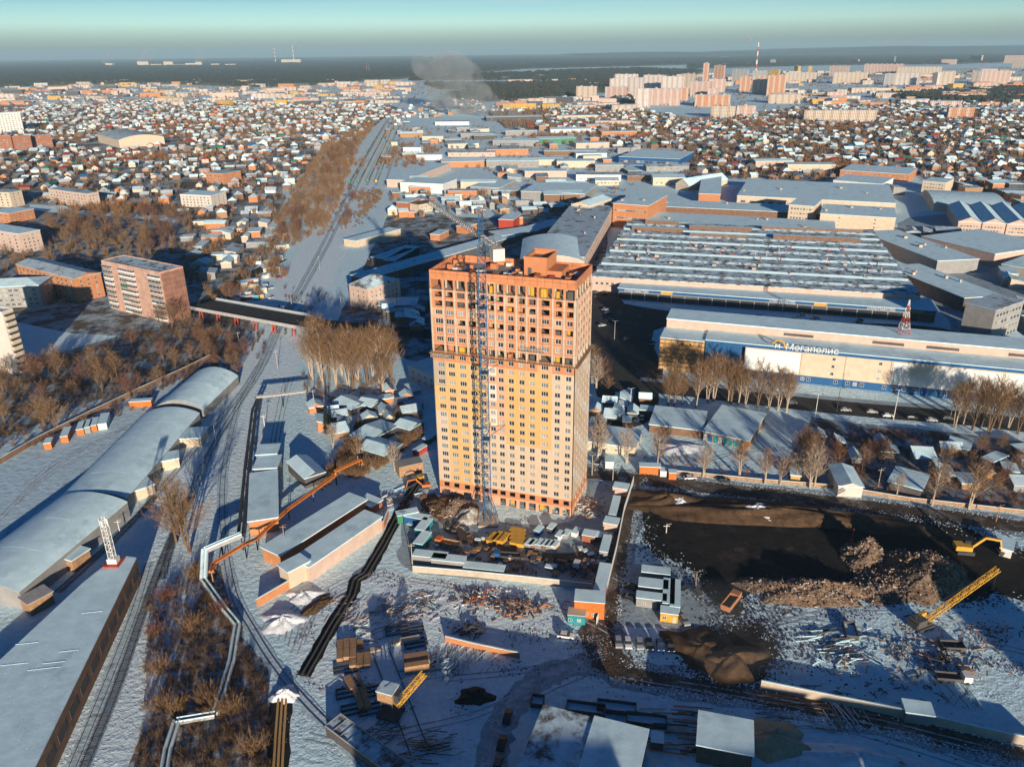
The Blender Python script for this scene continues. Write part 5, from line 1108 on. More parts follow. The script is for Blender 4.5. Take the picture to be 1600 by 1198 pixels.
debris('rod_bundle', 'dark bundle of rods on the snow at the bottom edge', (672,1168), 70, 6, ['steel_dark','wood'], 2, 6, .12, .25, .5, .2)
debris('rod_bundle', 'flat dark scrap above the bottom platform edge', (590,1142), 50, 5, ['steel_dark','wall_dark'], 1, 4, .12, .3, .3, .4)
debris('log_stack', 'ladder like stack of dark sleepers in the right yard', (1312,1003), 44, 7, ['wall_dark','roof_snow'], 3, 5, .22, .12, .6, .1)
debris('scrap_heap', 'wide dark scrap heap around the yellow crawler crane', (1470,1032), 170, 10, ['steel_dark','wall_dark','wood'], .8, 3.5, .2, 1, 1.4)
debris('scrap_heap', 'snow speckled scrap left of the wide dark heap', (1395,1015), 90, 10, ['steel_dark','wood','roof_snow'], .6, 3, .16, 1, .8)
debris('scrap_heap', 'scrap pieces trailing toward the right edge', (1545,985), 70, 11, ['wall_dark','brick_red','wall_white','steel_dark'], .5, 2.5, .2, 1, .7)
debris('log_stack', 'stack of long planks leaning by the gap in the concrete fence', (1322,1115), 30, 5, ['wood','roof_snow','wall_dark'], 5, 8, .14, .1, .6, 1.8)
debris('log_stack', 'row of dark planks below the concrete fence at bottom right', (1262,1104), 50, 9, ['wall_dark','wood'], 4, 8, .12, .12, .3, -.15)
debris('log_stack', 'bundles of lit planks between the two bottom buildings', (1062,1140), 60, 9, ['wood','wall_dark','orange_panel'], 5, 9, .2, .08, 1.2, -.12)
debris('timber_heap', 'scattered boards on the blue snow near the bottom right bushes', (1508,1090), 40, 5, ['steel_dark','roof_snow'], 1, 5, .1, .5, .8, 1.2)
debris('scrap_heap', 'tangle of dark scrap standing on the blue snow at right', (1415,1070), 50, 8, ['wall_dark'], .5, 2, .2, 1, .4)
debris('scrap_heap', 'small lit scrap pile by the smoking ground', (1315,1035), 60, 6, ['wood','wall_dark','roof_snow'], .6, 3, .18, 1, .6)
debris('timber_heap', 'lit row of timber beside the open trench near the tower', (610,780), 110, 9, ['wood','wall_pink','roof_snow'], 1, 4, .2, .35, .6, .9)
debris('scrap_heap', 'loose rubble and boards heaped at the left foot of the tower', (700,795), 150, 7, ['wood','concrete','steel_dark'], .5, 2.5, .25, 1, 1.6)
debris('scrap_heap', 'loose boards and blocks at the right foot of the tower', (915,795), 160, 8, ['wood','concrete','wall_white','orange_panel'], .5, 2.2, .22, 1, 1.2)
debris('scrap_heap', 'scattered fittings on the packed snow under the crane', (800,838), 120, 14, ['steel_dark','wood','red_paint'], .4, 1.6, .12, 1, .3)
# heaps
def heap(name, label, px, rx, ry, h, m, deg=0, rough=.35, seed=0, peak=1.0, cat='heap'):
    p = G(*px); t = MB(); N, K = 40, 14; r_ = random.Random(seed+int(px[0])); ph = [r_.uniform(0,6.28) for _ in range(8)]; v = [(0,0,h)]
    for i in range(1, K+1):
        f = i/K
        for j in range(N):
            a = 2*math.pi*j/N; e = 1+.16*math.sin(3*a+ph[0])+.10*math.sin(5*a+ph[1])+.06*math.sin(9*a+ph[2])
            z = h*(1-f**(1.5*peak))**1.15*(1+rough*math.sin(4*a+f*7+ph[3])*f*(1-f)*2)+r_.uniform(-1,1)*rough*.5*(1-f)*min(1,h/3)
            v.append((math.cos(a)*rx*f*e+r_.uniform(-.2,.2), math.sin(a)*ry*f*e+r_.uniform(-.2,.2), max(z, 0) if i < K else -.05))
    F = [(0,1+j,1+(j+1)%N) for j in range(N)]+[(1+(i-1)*N+j,1+i*N+j,1+i*N+(j+1)%N,1+(i-1)*N+(j+1)%N) for i in range(1,K) for j in range(N)]
    t.add(v, F)
    if 'rubble' not in m: o = t.build(name, m, smooth=True, loc=(p.x,p.y,0), rz=R(deg)); return tag(o, label, cat)
    o = thing(name, label, cat, (p.x,p.y,0), R(deg)); t.build('mound', m, o, smooth=False); q = MB()
    for k in range(int(rx*ry*6)):
        a = Vector(v[r_.randrange(1, 1+N*(K-1))])+Vector((r_.uniform(-.8,.8), r_.uniform(-.8,.8), r_.uniform(-.05,.25))); b = Vector((r_.gauss(0,1), r_.gauss(0,1), r_.gauss(0,.6))).normalized()*r_.uniform(.1,.5)
        q.bar(a-b, a+b, r_.uniform(.08,.28), r_.choice((0,0,1,2,3)))
    q.build('broken_pieces', ['brick_brown','concrete','rubble','wall_grey'], o); return o
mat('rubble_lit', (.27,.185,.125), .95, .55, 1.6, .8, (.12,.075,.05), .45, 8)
mat('snow_heap', (.78,.80,.83), .8, .15, .5, .3, (.30,.26,.23), .35, 8)
mat('sand', (.50,.36,.22), .95, .2, 1.0, .2)
heap('rubble_heap', 'largest lit heap of broken brick rubble beside the excavation', (1440,900), 13,11,7, 'rubble_lit', rough=.5)
heap('rubble_heap', 'pointed dark rubble heap left of the largest one', (1352,872), 8,7,8, 'rubble_lit', rough=.5, peak=.45)
heap('rubble_heap', 'long low rubble bank at the lower rim of the excavation', (1268,926), 20,6,3.6, 'rubble_lit', -4)
heap('rubble_heap', 'dark snow speckled spread of rubble right of the pointed heap', (1398,915), 15,8,2, 'rubble')
heap('earth_bank', 'long flat brown earth bank along the far rim of the excavation', (1215,805), 48,8,3.0, 'brown_earth', -9)
heap('earth_bank', 'brown earth bank at the upper left corner of the excavation', (1042,782), 14,7,2.6, 'brown_earth', -5)
heap('earth_bank', 'ridged brown dirt heap in the middle of the dug ground', (1145,1035), 9,7,2.6, 'brown_earth', 20)
heap('earth_bank', 'low brown slope at the left rim of the dug ground', (1098,1015), 8,10,1.6, 'brown_earth', 30)
heap('earth_bank', 'brown earth patch on the lit snow left of the trench', (492,948), 7,2.4,.8, 'brown_earth', 55)
heap('snow_heap', 'white snow heap on the far rim of the excavation', (1182,803), 9,6,3.2, 'snow_heap')
heap('snow_heap', 'snow heap between the two brown banks at the corner of the excavation', (1063,786), 6,4,2, 'snow_heap')
mat('spoil', (.48,.46,.44), .95, .4, 1.0, .5, (.22,.17,.13), .5, 8)
heap('spoil_heap', 'pale spoil heap catching the light at the foot of the crane', (736,808), 6,5,3.4, 'spoil', 10)
heap('spoil_heap', 'darker spoil heap between the pale heap and the tower corner', (715,795), 7,5,3, 'rubble', 10)
heap('spoil_heap', 'brown earth heap beside the left foot of the tower', (686,790), 6,7,2, 'brown_earth', 10)
heap('sand_heap', 'orange lit sand heap at the bottom right of the flat roofed shed', (1205,1158), 9,6,2.6, 'sand')
heap('snow_heap', 'long ragged snow bank at the bottom edge, right half', (1340,1190), 18,4,2, 'snow_heap', -8)
heap('snow_heap', 'snow mound beside the curved siding at the lower left', (445,1085), 3.5,3,1.8, 'snow_heap')
heap('snow_heap', 'smooth snow mound in the clearing left of the trench', (440,970), 6,5,1.6, 'snow_heap')
heap('snow_heap', 'smaller snow mound above the cleared track ruts', (475,930), 5,4,1.2, 'snow_heap')
heap('snow_heap', 'soft snow mound left of the garages below the street trees', (1060,700), 9,6,1.4, 'snow_heap')
heap('gravel_heap', 'small dark gravel heap on the blue snow below the fence', (742,1088), 4.5,3,1.5, 'black_earth')
# ---- dump truck
def dump_truck(label, px, py, deg, body='brick_orange', load='black_earth'):
    p = G(px, py); t = thing('dump_truck', label, 'truck', p, R(deg)); m = MB(); m.box(-4.2,-1.25,1.0,1.8,1.25,1.25)
    for a in ((-4.2,-1.35,1.25,1.8,-1.2,2.6),(-4.2,1.2,1.25,1.8,1.35,2.6),(-4.25,-1.2,1.25,-4.1,1.2,2.6),(1.7,-1.2,1.25,1.8,1.2,2.9)): m.box(*a)
    m.build('dump_body', body, t); m = MB(); m.box(-4.05,-1.18,1.26,1.68,1.18,1.9); m.build('load', load, t)
    m = MB(); m.box(2.0,-1.2,.9,4.1,1.2,2.7); m.box(1.9,-1.25,2.71,3.8,1.25,2.85); m.build('cab', body, t); m = MB(); m.box(4.1,-1.05,1.7,4.13,1.05,2.5); m.build('windscreen', 'glass', t)
    for x in (-3.2,-1.9,3.0):
        for s in (-1,1): q = MB(); q.bar((x,s*.95,.5),(x,s*1.3,.5),.5,0,12); q.build('wheel', 'tire', t)
    return t
dump_truck('dump truck with brown bed full of dark earth beside the excavation', 1142,946, 52)
def flatbed(label, px, py, deg, cabm='wall_white', bedm='wall_dark', nm='flatbed_truck'):
    p = G(px, py); t = thing(nm, label, 'truck', p, R(deg)); m = MB(); m.box(-4,-1.2,.9,1.9,1.2,1.1)
    for a in ((-4,-1.25,1.1,1.9,-1.15,1.6),(-4,1.15,1.1,1.9,1.25,1.6),(-4.05,-1.15,1.1,-3.95,1.15,1.6)): m.box(*a)
    m.build('flat_bed', bedm, t); m = MB(); m.box(2.05,-1.15,.7,3.9,1.15,2.3); m.build('cab', cabm, t); m = MB(); m.box(3.9,-1,1.4,3.93,1,2.15); m.build('windscreen', 'glass', t)
    for x in (-3,2.9):
        for s in (-1,1): q = MB(); q.bar((x,s*.9,.45),(x,s*1.2,.45),.45,0,12); q.build('wheel', 'tire', t)
    return t
flatbed('small flatbed truck with white cab on the blue snow at right', 1488,1063, -8)
flatbed('blue flatbed truck behind the tower on the site road', 648,757, 55, 'yellow_paint', 'steel_dark')
flatbed('orange cabbed flatbed truck among the cabins at the left of the site yard', 700,852, 160, 'orange_paint', 'wood')
flatbed('white cabbed flatbed truck inside the concrete fence at the right of the yard', 886,884, -20)
flatbed('blue cabbed flatbed truck in the middle of the site yard', 792,872, 172, 'blue_cladding', 'steel_dark')
flatbed('white truck at the roadside right of the tower', 936,722, 70, 'wall_white', 'wall_grey')
# ---- cranes and excavators
def crawler_crane(label, px, py, deg, boom_to, bz, body_m, bl=9, boomw=1.1):
    p = G(px, py); t = thing('crawler_crane', label, 'crane', p, R(deg))
    for s in (-1.6,1.6):
        q = MB(); q.box(-2.6,s-.4,0,2.6,s+.4,.95); q.bar((-2.4,s-.42,.48),(-2.4,s+.42,.48),.5,0,10); q.bar((2.4,s-.42,.48),(2.4,s+.42,.48),.5,0,10); q.build('crawler_track', 'steel_dark', t)
    m = MB(); m.box(-3,-1.6,1.1,2.2,1.6,1.35); m.box(-3,-1.55,1.35,.2,1.55,3.2); m.build('superstructure', body_m, t)
    m = MB(); m.box(-3.6,-1.5,1.2,-3.02,1.5,2.6); m.build('counterweight', 'steel_dark', t)
    m = MB(); m.box(.4,.5,1.36,2.2,1.6,3.4); m.build('cab', 'yellow_paint', t); m = MB(); m.box(2.2,.6,2.2,2.23,1.5,3.2); m.build('windscreen', 'glass', t)
    e = G(*boom_to, bz)-p; rz = Matrix.Rotation(-R(deg), 3, 'Z'); e = rz @ e; s_ = Vector((1.8,-.2,1.6))
    m = MB(); m.lattice(s_, e, boomw, max(8,int((e-s_).length/1.3)), .13); m.build('boom', 'yellow_paint', t)
    m = MB(); m.bar((-2.6,0,3.2),(-2.2,0,5),.12); m.bar((-.6,0,3.2),(-2.2,0,5),.12); m.bar((-2.2,0,5), e, .05); m.build('gantry_ropes', 'steel_dark', t)
    m = MB(); m.bar(e, e+Vector((0,0,-max(1.5,bz*.4))), .05); m.box(e.x-.25,e.y-.25,e.z-max(1.5,bz*.4)-.6,e.x+.25,e.y+.25,e.z-max(1.5,bz*.4)); m.build('hook', 'steel_dark', t)
    return t
crawler_crane('yellow crawler crane with a very long lattice boom at the right', 1438,978, 25, (1560,888), 15, 'wall_dark')
# gantry rail crane at centre bottom
p = G(611,1117); t = thing('rail_crane', 'old jib crane on rails with a short yellow boom at bottom centre', 'crane', p, R(-20))
m = MB(); m.box(-2.6,-2.2,.4,2.6,2.2,.9); [m.bar((sx*2.4,sy*2.2,.9),(sx*1.2,sy*1.2,5),.2) for sx in (-1,1) for sy in (-1,1)]; m.box(-1.6,-1.6,4.9,1.6,1.6,5.2); m.build('portal', 'steel_dark', t)
m = MB(); m.box(-2.2,-1.6,5.25,1.6,1.6,7.9); m.build('machine_house', 'wood', t); m = MB(); m.box(-2.4,-1.8,7.91,1.8,1.8,8.15); m.build('roof', 'roof_patchy', t)
m = MB(); m.box(1.65,-1.0,5.3,2.9,1.0,7.4); m.build('cab', 'steel_dark', t)
e = Matrix.Rotation(R(20),3,'Z') @ (G(663,1051,9)-p); s_ = Vector((2.2,-1.0,4.6)); m = MB(); m.lattice(s_, e, 1.1, 10, .14); m.build('boom', 'yellow_paint', t)
m = MB(); m.bar((-1,0,8.2),e,.05); m.bar(e,e+Vector((0,0,-4)),.05); m.build('rope', 'steel_dark', t)
for s in (0, 1):
    a, b = ((582,1020),(642,1180)) if s == 0 else ((607,1012),(668,1166)); P = [G(*a), G(*b)]
    t = thing('crane_rail', ('left','right')[s]+' of the two long rails the jib crane runs on', 'rail', P[0], 0, 'rails of the jib crane'); m = MB(); m.bar((0,0,.15), P[1]-P[0]+Vector((0,0,.15)), .14); m.build('rail_beam', 'steel_dark', t)
def excavator(label, px, py, deg, m_='yellow_paint', sc=1.0):
    p = G(px, py); t = thing('excavator', label, 'excavator', p, R(deg)); t.scale = (sc,)*3
    for s in (-1.2,1.2): q = MB(); q.box(-1.9,s-.3,0,1.9,s+.3,.85); q.build('crawler_track', 'steel_dark', t)
    m = MB(); m.box(-2.4,-1.3,1.0,1.3,1.3,2.2); m.build('body', m_, t); m = MB(); m.box(-.1,.2,2.2,1.3,1.25,3.0); m.build('cab', 'glass', t)
    b0, b1, b2, b3 = Vector((1.2,-.3,1.6)), Vector((3.8,-.3,4.6)), Vector((7.2,-.3,4.2)), Vector((8.0,-.3,1.2)); m = MB(); m.bar(b0,b1,.38); m.bar(b1,b2,.32); m.build('boom', m_, t); m = MB(); m.bar(b2,b3,.26); m.build('arm', m_, t)
    m = MB(); m.add([(7.2,-.9,1.3),(8.6,-.9,1.2),(8.2,-.9,.1),(7.2,.3,1.3),(8.6,.3,1.2),(8.2,.3,.1)],[(0,1,2),(5,4,3),(0,3,4,1),(1,4,5,2)]); m.build('bucket', 'steel_dark', t); return t
excavator('yellow excavator with bent arm among the rubble near the right edge', 1506,862, -10, sc=1.25)
excavator('small orange excavator beside the left foot of the tower', 664,762, 190, 'orange_paint', .8)
p = G(1330,846); t = thing('red_drill_rig', 'slim red machine arm standing in the dark excavation', 'machine', p, R(60)); m = MB(); m.bar((-.8,0,.3),(2.6,0,3.2),.28); m.build('arm', 'red_paint', t); m = MB(); m.box(-1.4,-.6,0,.2,.6,.9); m.build('base', 'red_paint', t)
# wooden pump house and gate by the trench
cabin('pump_house', 'brown timber pump house on the trench beside the tower', 'shed', 640,737, 9,5,4, 25, 'wood', 'wall_grey', door='wall_dark', win_=1)
cabin('van_box', 'red van body with white roof beyond the timber pump house', 'van', 657,708, 6,2.4,2.4, 55, 'red_paint')
cabin('van_box', 'blue snowy trailer beyond the red van body', 'trailer', 672,690, 6,2.6,2.4, 60, 'wall_dark')
# bottom buildings
bld('warehouse', 'patched snowy warehouse with corrugated near slope at bottom centre', 'warehouse', rect((806,1215),(893,1240),(910,1119), 6), 6, 'wall_grey', 'roof_patchy', 'flat')
bld('warehouse', 'smooth snowy roofed warehouse joined to the patched one at bottom centre', 'warehouse', rect((894,1241),(984,1266),(999,1138), 6.4), 6.4, 'brick_brown', 'roof_snow', 'flat')
bld('shed', 'flat snowy roofed shed with brown front at bottom right of centre', 'shed', rect((1090,1163),(1176,1180),(1178,1128), 5), 5, 'brick_brown', 'roof_snow')
bld('shed', 'low snowy shed cut by the bottom left of the patched warehouse', 'shed', rect((760,1275),(798,1285),(806,1240), 4), 4, 'wall_dark', 'roof_snow')
bld('shed', 'grey snowy shed standing against the concrete fence at bottom right', 'shed', rect((1417,1112),(1459,1118),(1458,1100), 3), 3, 'wall_grey', 'roof_snow')
cabin('small_hut', 'tiny dark hut between the two bottom buildings', 'hut', 1026,1165, 2.6,3,2.6, -10, 'steel_dark')
for i, (x, y, L_) in enumerate(((915,1110,9),(963,1108,9),(1010,1128,9),(840,1098,3))):
    p = G(x, y); t = thing('open_bin', ORD[i]+' open dark frame on the snow behind the bottom warehouses', 'frame', p, R(-10), 'open frames behind the bottom warehouses'); q = MB()
    for a in ((-L_/2,-1.6,0,L_/2,-1.4,1.3),(-L_/2,1.4,0,L_/2,1.6,1.3),(-L_/2,-1.4,0,-L_/2+.2,1.4,1.3),(L_/2-.2,-1.4,0,L_/2,1.4,1.3)): q.box(*a)
    q.build('frame_walls', 'steel_dark', t); q = MB(); q.box(-L_/2+.2,-1.4,.01,L_/2-.2,1.4,.5); q.build('snow_fill', 'roof_snow', t)
for i, (x, y, d) in enumerate(((1328,988,80),(1487,1012,-5))):
    p = G(x, y); t = thing('open_bin', ('snow filled','empty black')[i]+' open skip in the right yard', 'skip', p, R(d), 'open skips in the right yard'); q = MB(); L_ = 5.6
    for a in ((-L_/2,-1.5,0,L_/2,-1.3,1.4),(-L_/2,1.3,0,L_/2,1.5,1.4),(-L_/2,-1.3,0,-L_/2+.2,1.3,1.4),(L_/2-.2,-1.3,0,L_/2,1.3,1.4)): q.box(*a)
    q.build('skip_walls', 'wall_dark', t); q = MB(); q.box(-L_/2+.2,-1.3,.01,L_/2-.2,1.3,.6); q.build('snow_fill', 'roof_snow' if i == 0 else 'wall_dark', t)
# platform cut by the bottom edge beside the curved siding
P = [G(520,1122,3.2), G(590,1168,3.2), G(680,1240,3.2)]; Q_ = [G(514,1133,3.2), G(576,1184,3.2), G(650,1260,3.2)]
t = thing('steel_gangway', 'long glazed steel gangway roof beside the curved siding at the bottom edge', 'gangway', (0,0,0)); m = MB()
d = (P[2]-P[0]); d.normalize(); nn_ = Vector((-d.y,d.x,0)); W_ = (P[0]-Q_[0]).length*1.2
a = P[0]; b = P[0]+d*34; m.prism([(a-nn_*2.2)[:2],(b-nn_*2.2)[:2],(b+nn_*2.2)[:2],(a+nn_*2.2)[:2]], .1, 2.6); m.build('wall', 'wall_dark', t)
m = MB(); m.prism([(a-nn_*2.0)[:2],(b-nn_*2.0)[:2],(b+nn_*2.0)[:2],(a+nn_*2.0)[:2]], 2.61, 2.75); m.build('roof', 'roof_patchy', t); m = MB()
for s in (-2.2,2.2): m.bar(a+nn_*s+Vector((0,0,-.3)), b+nn_*s+Vector((0,0,-.3)), .14)
for k in range(15): c = a+d*(34*k/14); m.bar(c-nn_*2.2+Vector((0,0,-.3)), c+nn_*2.2+Vector((0,0,-.3)), .07)
m.build('frame', 'steel_light', t)
# ---- poles and lamps
def pole(label, px, py, h, m='concrete', arm=True, deg=0, grp='lamp posts'):
    p = G(px, py); t = thing('lamp_post' if arm else 'utility_pole', label, 'lamp post' if arm else 'utility pole', p, R(deg), grp)
    q = MB(); q.bar((0,0,0),(0,0,h),.17,0,6,.1); q.build('pole', m, t); q = MB(); q.bar((0,0,h),(1.4,0,h+.3),.06); q.bar((-1.4 if arm else 0,0,h+.3),(0,0,h),.06); q.build('arm', m, t)
    if arm: q = MB(); q.box(1.2,-.15,h+.2,1.9,.15,h+.35); q.build('lamp_head', 'steel_dark', t)
    else: q = MB(); q.box(-1,-.08,h-.6,1,.08,h-.45); q.build('crossarm', m, t)
    return t
pls = [pole('x', x, y, h, m, ar) for x, y, h, m, ar in ((1087,916,5,'wood',1),(1273,655,11,'wall_white',1),(1307,644,11,'steel_dark',1),(1396,655,13,'wall_white',1),(1485,650,9,'concrete',1),(985,634,8,'wall_white',1),(535,496,12,'concrete',1),(957,760,8,'concrete',1),(414,670,6,'wall_white',0),(188,834,5,'wall_white',0),(1556,815,6,'wood',0),(434,575,9,'concrete',0),(492,640,9,'concrete',0),(1041,832,3,'wall_white',0),(447,860,9,'wood',0),(645,890,9,'concrete',0),(1100,740,7,'concrete',0),(925,742,8,'concrete',1),(1372,760,7,'concrete',0),(960,530,10,'steel_light',1),(1040,560,11,'steel_light',1),(622,500,30,'steel_dark',0),(650,460,22,'steel_dark',0),(590,560,10,'wood',0),(445,500,8,'concrete',1),(375,545,9,'steel_light',0),(456,480,9,'steel_light',0),(500,420,9,'steel_light',0),(300,745,8,'steel_light',0),(338,690,8,'steel_light',0))]
for i, o in enumerate(pls):
    x, y, d = proj(o.location.x, o.location.y)
    w_ = 'beside the railway' if x < 520 and y < 760 else 'in the shaded street left of the tower' if x < 700 else 'on the street before the shopping centre' if y < 670 and x > 1200 else 'by the car park right of the tower' if y < 660 else 'along the dirt road' if y < 840 and x > 900 else 'near the site cabins' if x > 900 else 'near the sheds left of the tower'
    o['label'] = w_
from collections import defaultdict
gg = defaultdict(list)
for o in pls: gg[(o['label'], o['category'])].append(o)
for (w_, c), os_ in gg.items():
    if len(os_) == 1: os_[0]['label'] = f'slender {c} {w_}'
    else: ordinals(os_, f'{c} # {w_}')
# traces of a brick ruin and row of boxes in the yard left of the railway
yd = []
for i in range(34):
    y = rnd.uniform(345,470); x = rnd.uniform(0,42)+ (440-(y-350)*.42) - 20
    c = rnd.choice(('wall_cream','brick_orange','wall_grey','yellow_paint','wall_white','teal_paint','red_paint')); o = cabin('yard_cabin', f'{COLN.get(c, c.split("_")[0])} cabin in the crowded yard left of the railway', 'cabin', x, y, rnd.uniform(3,9), rnd.uniform(2.5,5), rnd.uniform(2,3.6), rnd.uniform(0,60), c, group='cabins in the yard left of the railway', ribs=False)
# freight wagons in the sidings
wg = []
def wagon(c):
    t = thing('freight_wagon', 'x', 'wagon', group='freight wagons in the sidings'); m = MB(); m.box(-6.5,-1.45,1.1,6.5,1.45,3.6); m.build('wagon_body', c, t); m = MB(); m.box(-6.3,-1.3,3.61,6.3,1.3,3.75); m.build('load', 'roof_patchy', t)
    for x in (-4.5,4.5): q = MB(); q.box(x-1.2,-1.1,.1,x+1.2,1.1,1.0); q.build('bogie', 'steel_dark', t)
    return t
WP = {c: wagon(c) for c in ('green_paint','brick_brown','wall_grey','yellow_paint')}; WUS = set()
for k in range(4):
    f = 10*k; A = G(545+f*1.4,288); B = G(600+f*.8,195); d = B-A; Ln = d.length; a = math.atan2(d.y, d.x); s = rnd.uniform(0,30)
    while s < Ln*(.95 if k < 3 else .5):
        c = rnd.choice(('green_paint','green_paint','brick_brown','wall_grey','yellow_paint')); p = A+d*(s/Ln)
        if c not in WUS: WUS.add(c); o = WP[c]; o.location = p; o.rotation_euler = (0,0,a)
        else: o = copy_tree(WP[c], p, a)
        o['label'] = f"{COLN.get(c,'yellow' if 'yellow' in c else 'green')} wagon on the {('leftmost','second','third','fourth')[k]} siding of the freight yard"; s += 14.5
# ---- wheel ruts pressed into the open snow
def ruts(px, gap=1.7, w=.42):
    P = smooth_line([G(x, y) for x, y in px], 8)
    for s in (-gap/2, gap/2):
        Q2 = []
        for i, p in enumerate(P):
            d = P[min(i+1,len(P)-1)]-P[max(i-1,0)]; d.normalize(); Q2.append(p+Vector((-d.y, d.x, 0))*s)
        tag(strip_mesh(Q2, w, .044+rnd.uniform(0,.006), .08).build('wheel_rut', 'rut'), kind='structure')
for a in ([(455,1010),(470,960),(500,930),(545,905),(600,892)],[(460,1020),(480,968),(515,938),(560,912)],[(470,1005),(495,950),(530,925)],[(440,1000),(452,960),(490,925)],[(640,905),(760,925),(860,948),(950,985),(1000,1040)],[(700,1060),(800,1050),(880,1035),(950,1020)],[(1050,1075),(1200,1100),(1330,1128),(1500,1170),(1640,1210)],[(1060,1068),(1220,1096),(1380,1130),(1560,1175)],[(960,1060),(1100,1085),(1250,1120),(1400,1160),(1560,1210)],[(1180,950),(1260,960),(1350,985),(1450,1005),(1560,1010),(1640,1030)],[(1200,965),(1290,975),(1370,1000)],[(1130,970),(1200,975),(1300,955),(1400,950)],[(40,760),(90,720),(150,690),(230,650),(300,610)],[(20,790),(80,740),(160,700),(250,655)],[(0,810),(60,750),(130,700),(200,668)],[(425,700),(432,660),(440,620),(448,590)],[(430,705),(438,660),(446,625),(456,590)],[(480,1150),(540,1160),(640,1140),(760,1110),(850,1060)],[(780,1180),(800,1120),(850,1080),(920,1050)],[(1040,700),(1090,720),(1160,705),(1240,700)],[(640,870),(700,892),(780,905)],[(960,900),(1000,925),(1020,970),(1090,990)],[(970,890),(1050,900),(1090,940),(1120,990)]): ruts(a)
# ---- clods of snow and earth kicked up along edges, paths and yards
def clods(name, label, pts, smin, smax, m, seed=0, zb=.02):
    rs = np.random.RandomState(seed); P = np.array(pts); n = len(P); s = rs.uniform(smin, smax, n)**1.0; a = rs.uniform(0, 6.28, n); hh = s*rs.uniform(.25, .6, n)
    V = np.empty((n, 5, 3))
    for k in range(4):
        t = a+k*1.571; r = s*rs.uniform(.7, 1.3, n); V[:,k] = np.c_[P[:,0]+np.cos(t)*r, P[:,1]+np.sin(t)*r, np.full(n, zb)]
    V[:,4] = np.c_[P[:,0]+rs.uniform(-.3,.3,n)*s, P[:,1]+rs.uniform(-.3,.3,n)*s, zb+hh]
    b = np.arange(n)[:,None]*5; F = np.concatenate([b+np.array([[k,(k+1)%4,4]]) for k in range(4)])
    return tag(npmesh(name, V.reshape(-1,3), F, [m]), label, 'clods', kind='stuff')
def along(px, n, sig, closed=False):
    P = [G(x, y) for x, y in px]; P = P+[P[0]] if closed else P; L_ = [(b-a).length for a, b in zip(P, P[1:])]; T_ = sum(L_); out = []
    for _ in range(n):
        d = rnd.uniform(0, T_); k = 0
        while k < len(L_)-1 and d > L_[k]: d -= L_[k]; k += 1
        p = P[k].lerp(P[k+1], min(1, d/max(L_[k], .01))); out.append((p.x+rnd.gauss(0, sig), p.y+rnd.gauss(0, sig)))
    return out
PIT = [(1004,800),(1012,778),(1040,766),(1100,776),(1250,792),(1400,806),(1500,822),(1560,845),(1640,880),(1640,940),(1560,930),(1500,940),(1440,930),(1340,935),(1240,930),(1190,915),(1165,935),(1150,960),(1110,940),(1090,905),(1062,880),(1016,862)]
DUG = [(1078,1010),(1110,985),(1165,970),(1205,985),(1208,1030),(1180,1062),(1120,1060),(1085,1040)]
DR = [(905,742),(975,746),(1080,758),(1200,772),(1330,788),(1480,806),(1640,830)]
SR = [(992,748),(978,790),(968,850),(957,910),(948,960),(940,1010),(975,1050),(1060,1066),(1200,1090),(1330,1115),(1480,1150),(1600,1180)]
clods('earth_clods', 'dark clods of earth strewn on the snow round the excavation and the dug ground', along(PIT, 5200, 2.6, True)+along(DUG, 2600, 2.2, True)+along([(1100,940),(1180,950),(1250,945)], 500, 5)+along([(1200,985),(1260,1010),(1300,1030)], 500, 5), .08, .40, 'black_earth', 1, .035)
clods('snow_clods', 'lumps of snow along the rims of the excavation and the dirt roads', along(PIT, 1300, 2.0, True)+along(DUG, 400, 1.4, True)+along([(x, y+12) for x, y in DR], 900, .8)+along([(x, y-11) for x, y in DR], 900, .8)+along([(x-17, y) for x, y in SR[:5]], 400, .6)+along([(x+17, y) for x, y in SR[:5]], 400, .6)+along([(x, y+17) for x, y in SR[6:]], 600, .8)+along([(x, y-16) for x, y in SR[6:]], 600, .8), .08, .34, 'fresh_snow', 2, .03)
clods('road_dirt', 'brown slush and clods on the dirt roads', along(DR, 2600, 3)+along(SR, 3600, 2.6)+along([(905,985),(940,1000),(985,1030),(940,1050)], 900, 4), .08, .3, 'brown_earth', 3, .04)
def area(poly, n): 
    W = [(p.x, p.y) for p in (G(x, y) for x, y in poly)]; xs = [p[0] for p in W]; ys = [p[1] for p in W]; out = []
    while len(out) < n:
        x, y = rnd.uniform(min(xs), max(xs)), rnd.uniform(min(ys), max(ys))
        if _inp(x, y, W) and math.sin(x*.31+2*math.sin(y*.17))+math.sin(y*.43+x*.11)+rnd.uniform(-.5,.5) > .45: out.append((x, y))
    return out
YARD = [(480,905),(600,890),(950,950),(960,1040),(760,1060),(700,1150),(560,1120),(450,1050)]
clods('snow_lumps', 'trampled lumps of snow over the open yard below the tower', area(YARD, 5000), .06, .22, 'fresh_snow', 4, .02)
clods('snow_lumps', 'trampled snow and crusts in the right yard', area([(1180,945),(1640,950),(1640,1100),(1200,1060)], 3600), .07, .26, 'fresh_snow', 5, .02)
clods('snow_lumps', 'rough snow between the railway tracks', along([(118,1230),(180,1080),(222,960),(252,880),(285,800),(320,720),(362,650),(402,580)], 6000, 5), .06, .2, 'fresh_snow', 6, .03)
clods('snow_lumps', 'rough snow at the bottom edge of the photo', area([(420,1060),(700,1060),(1640,1130),(1640,1230),(420,1230)], 4500), .06, .2, 'fresh_snow', 7, .02)
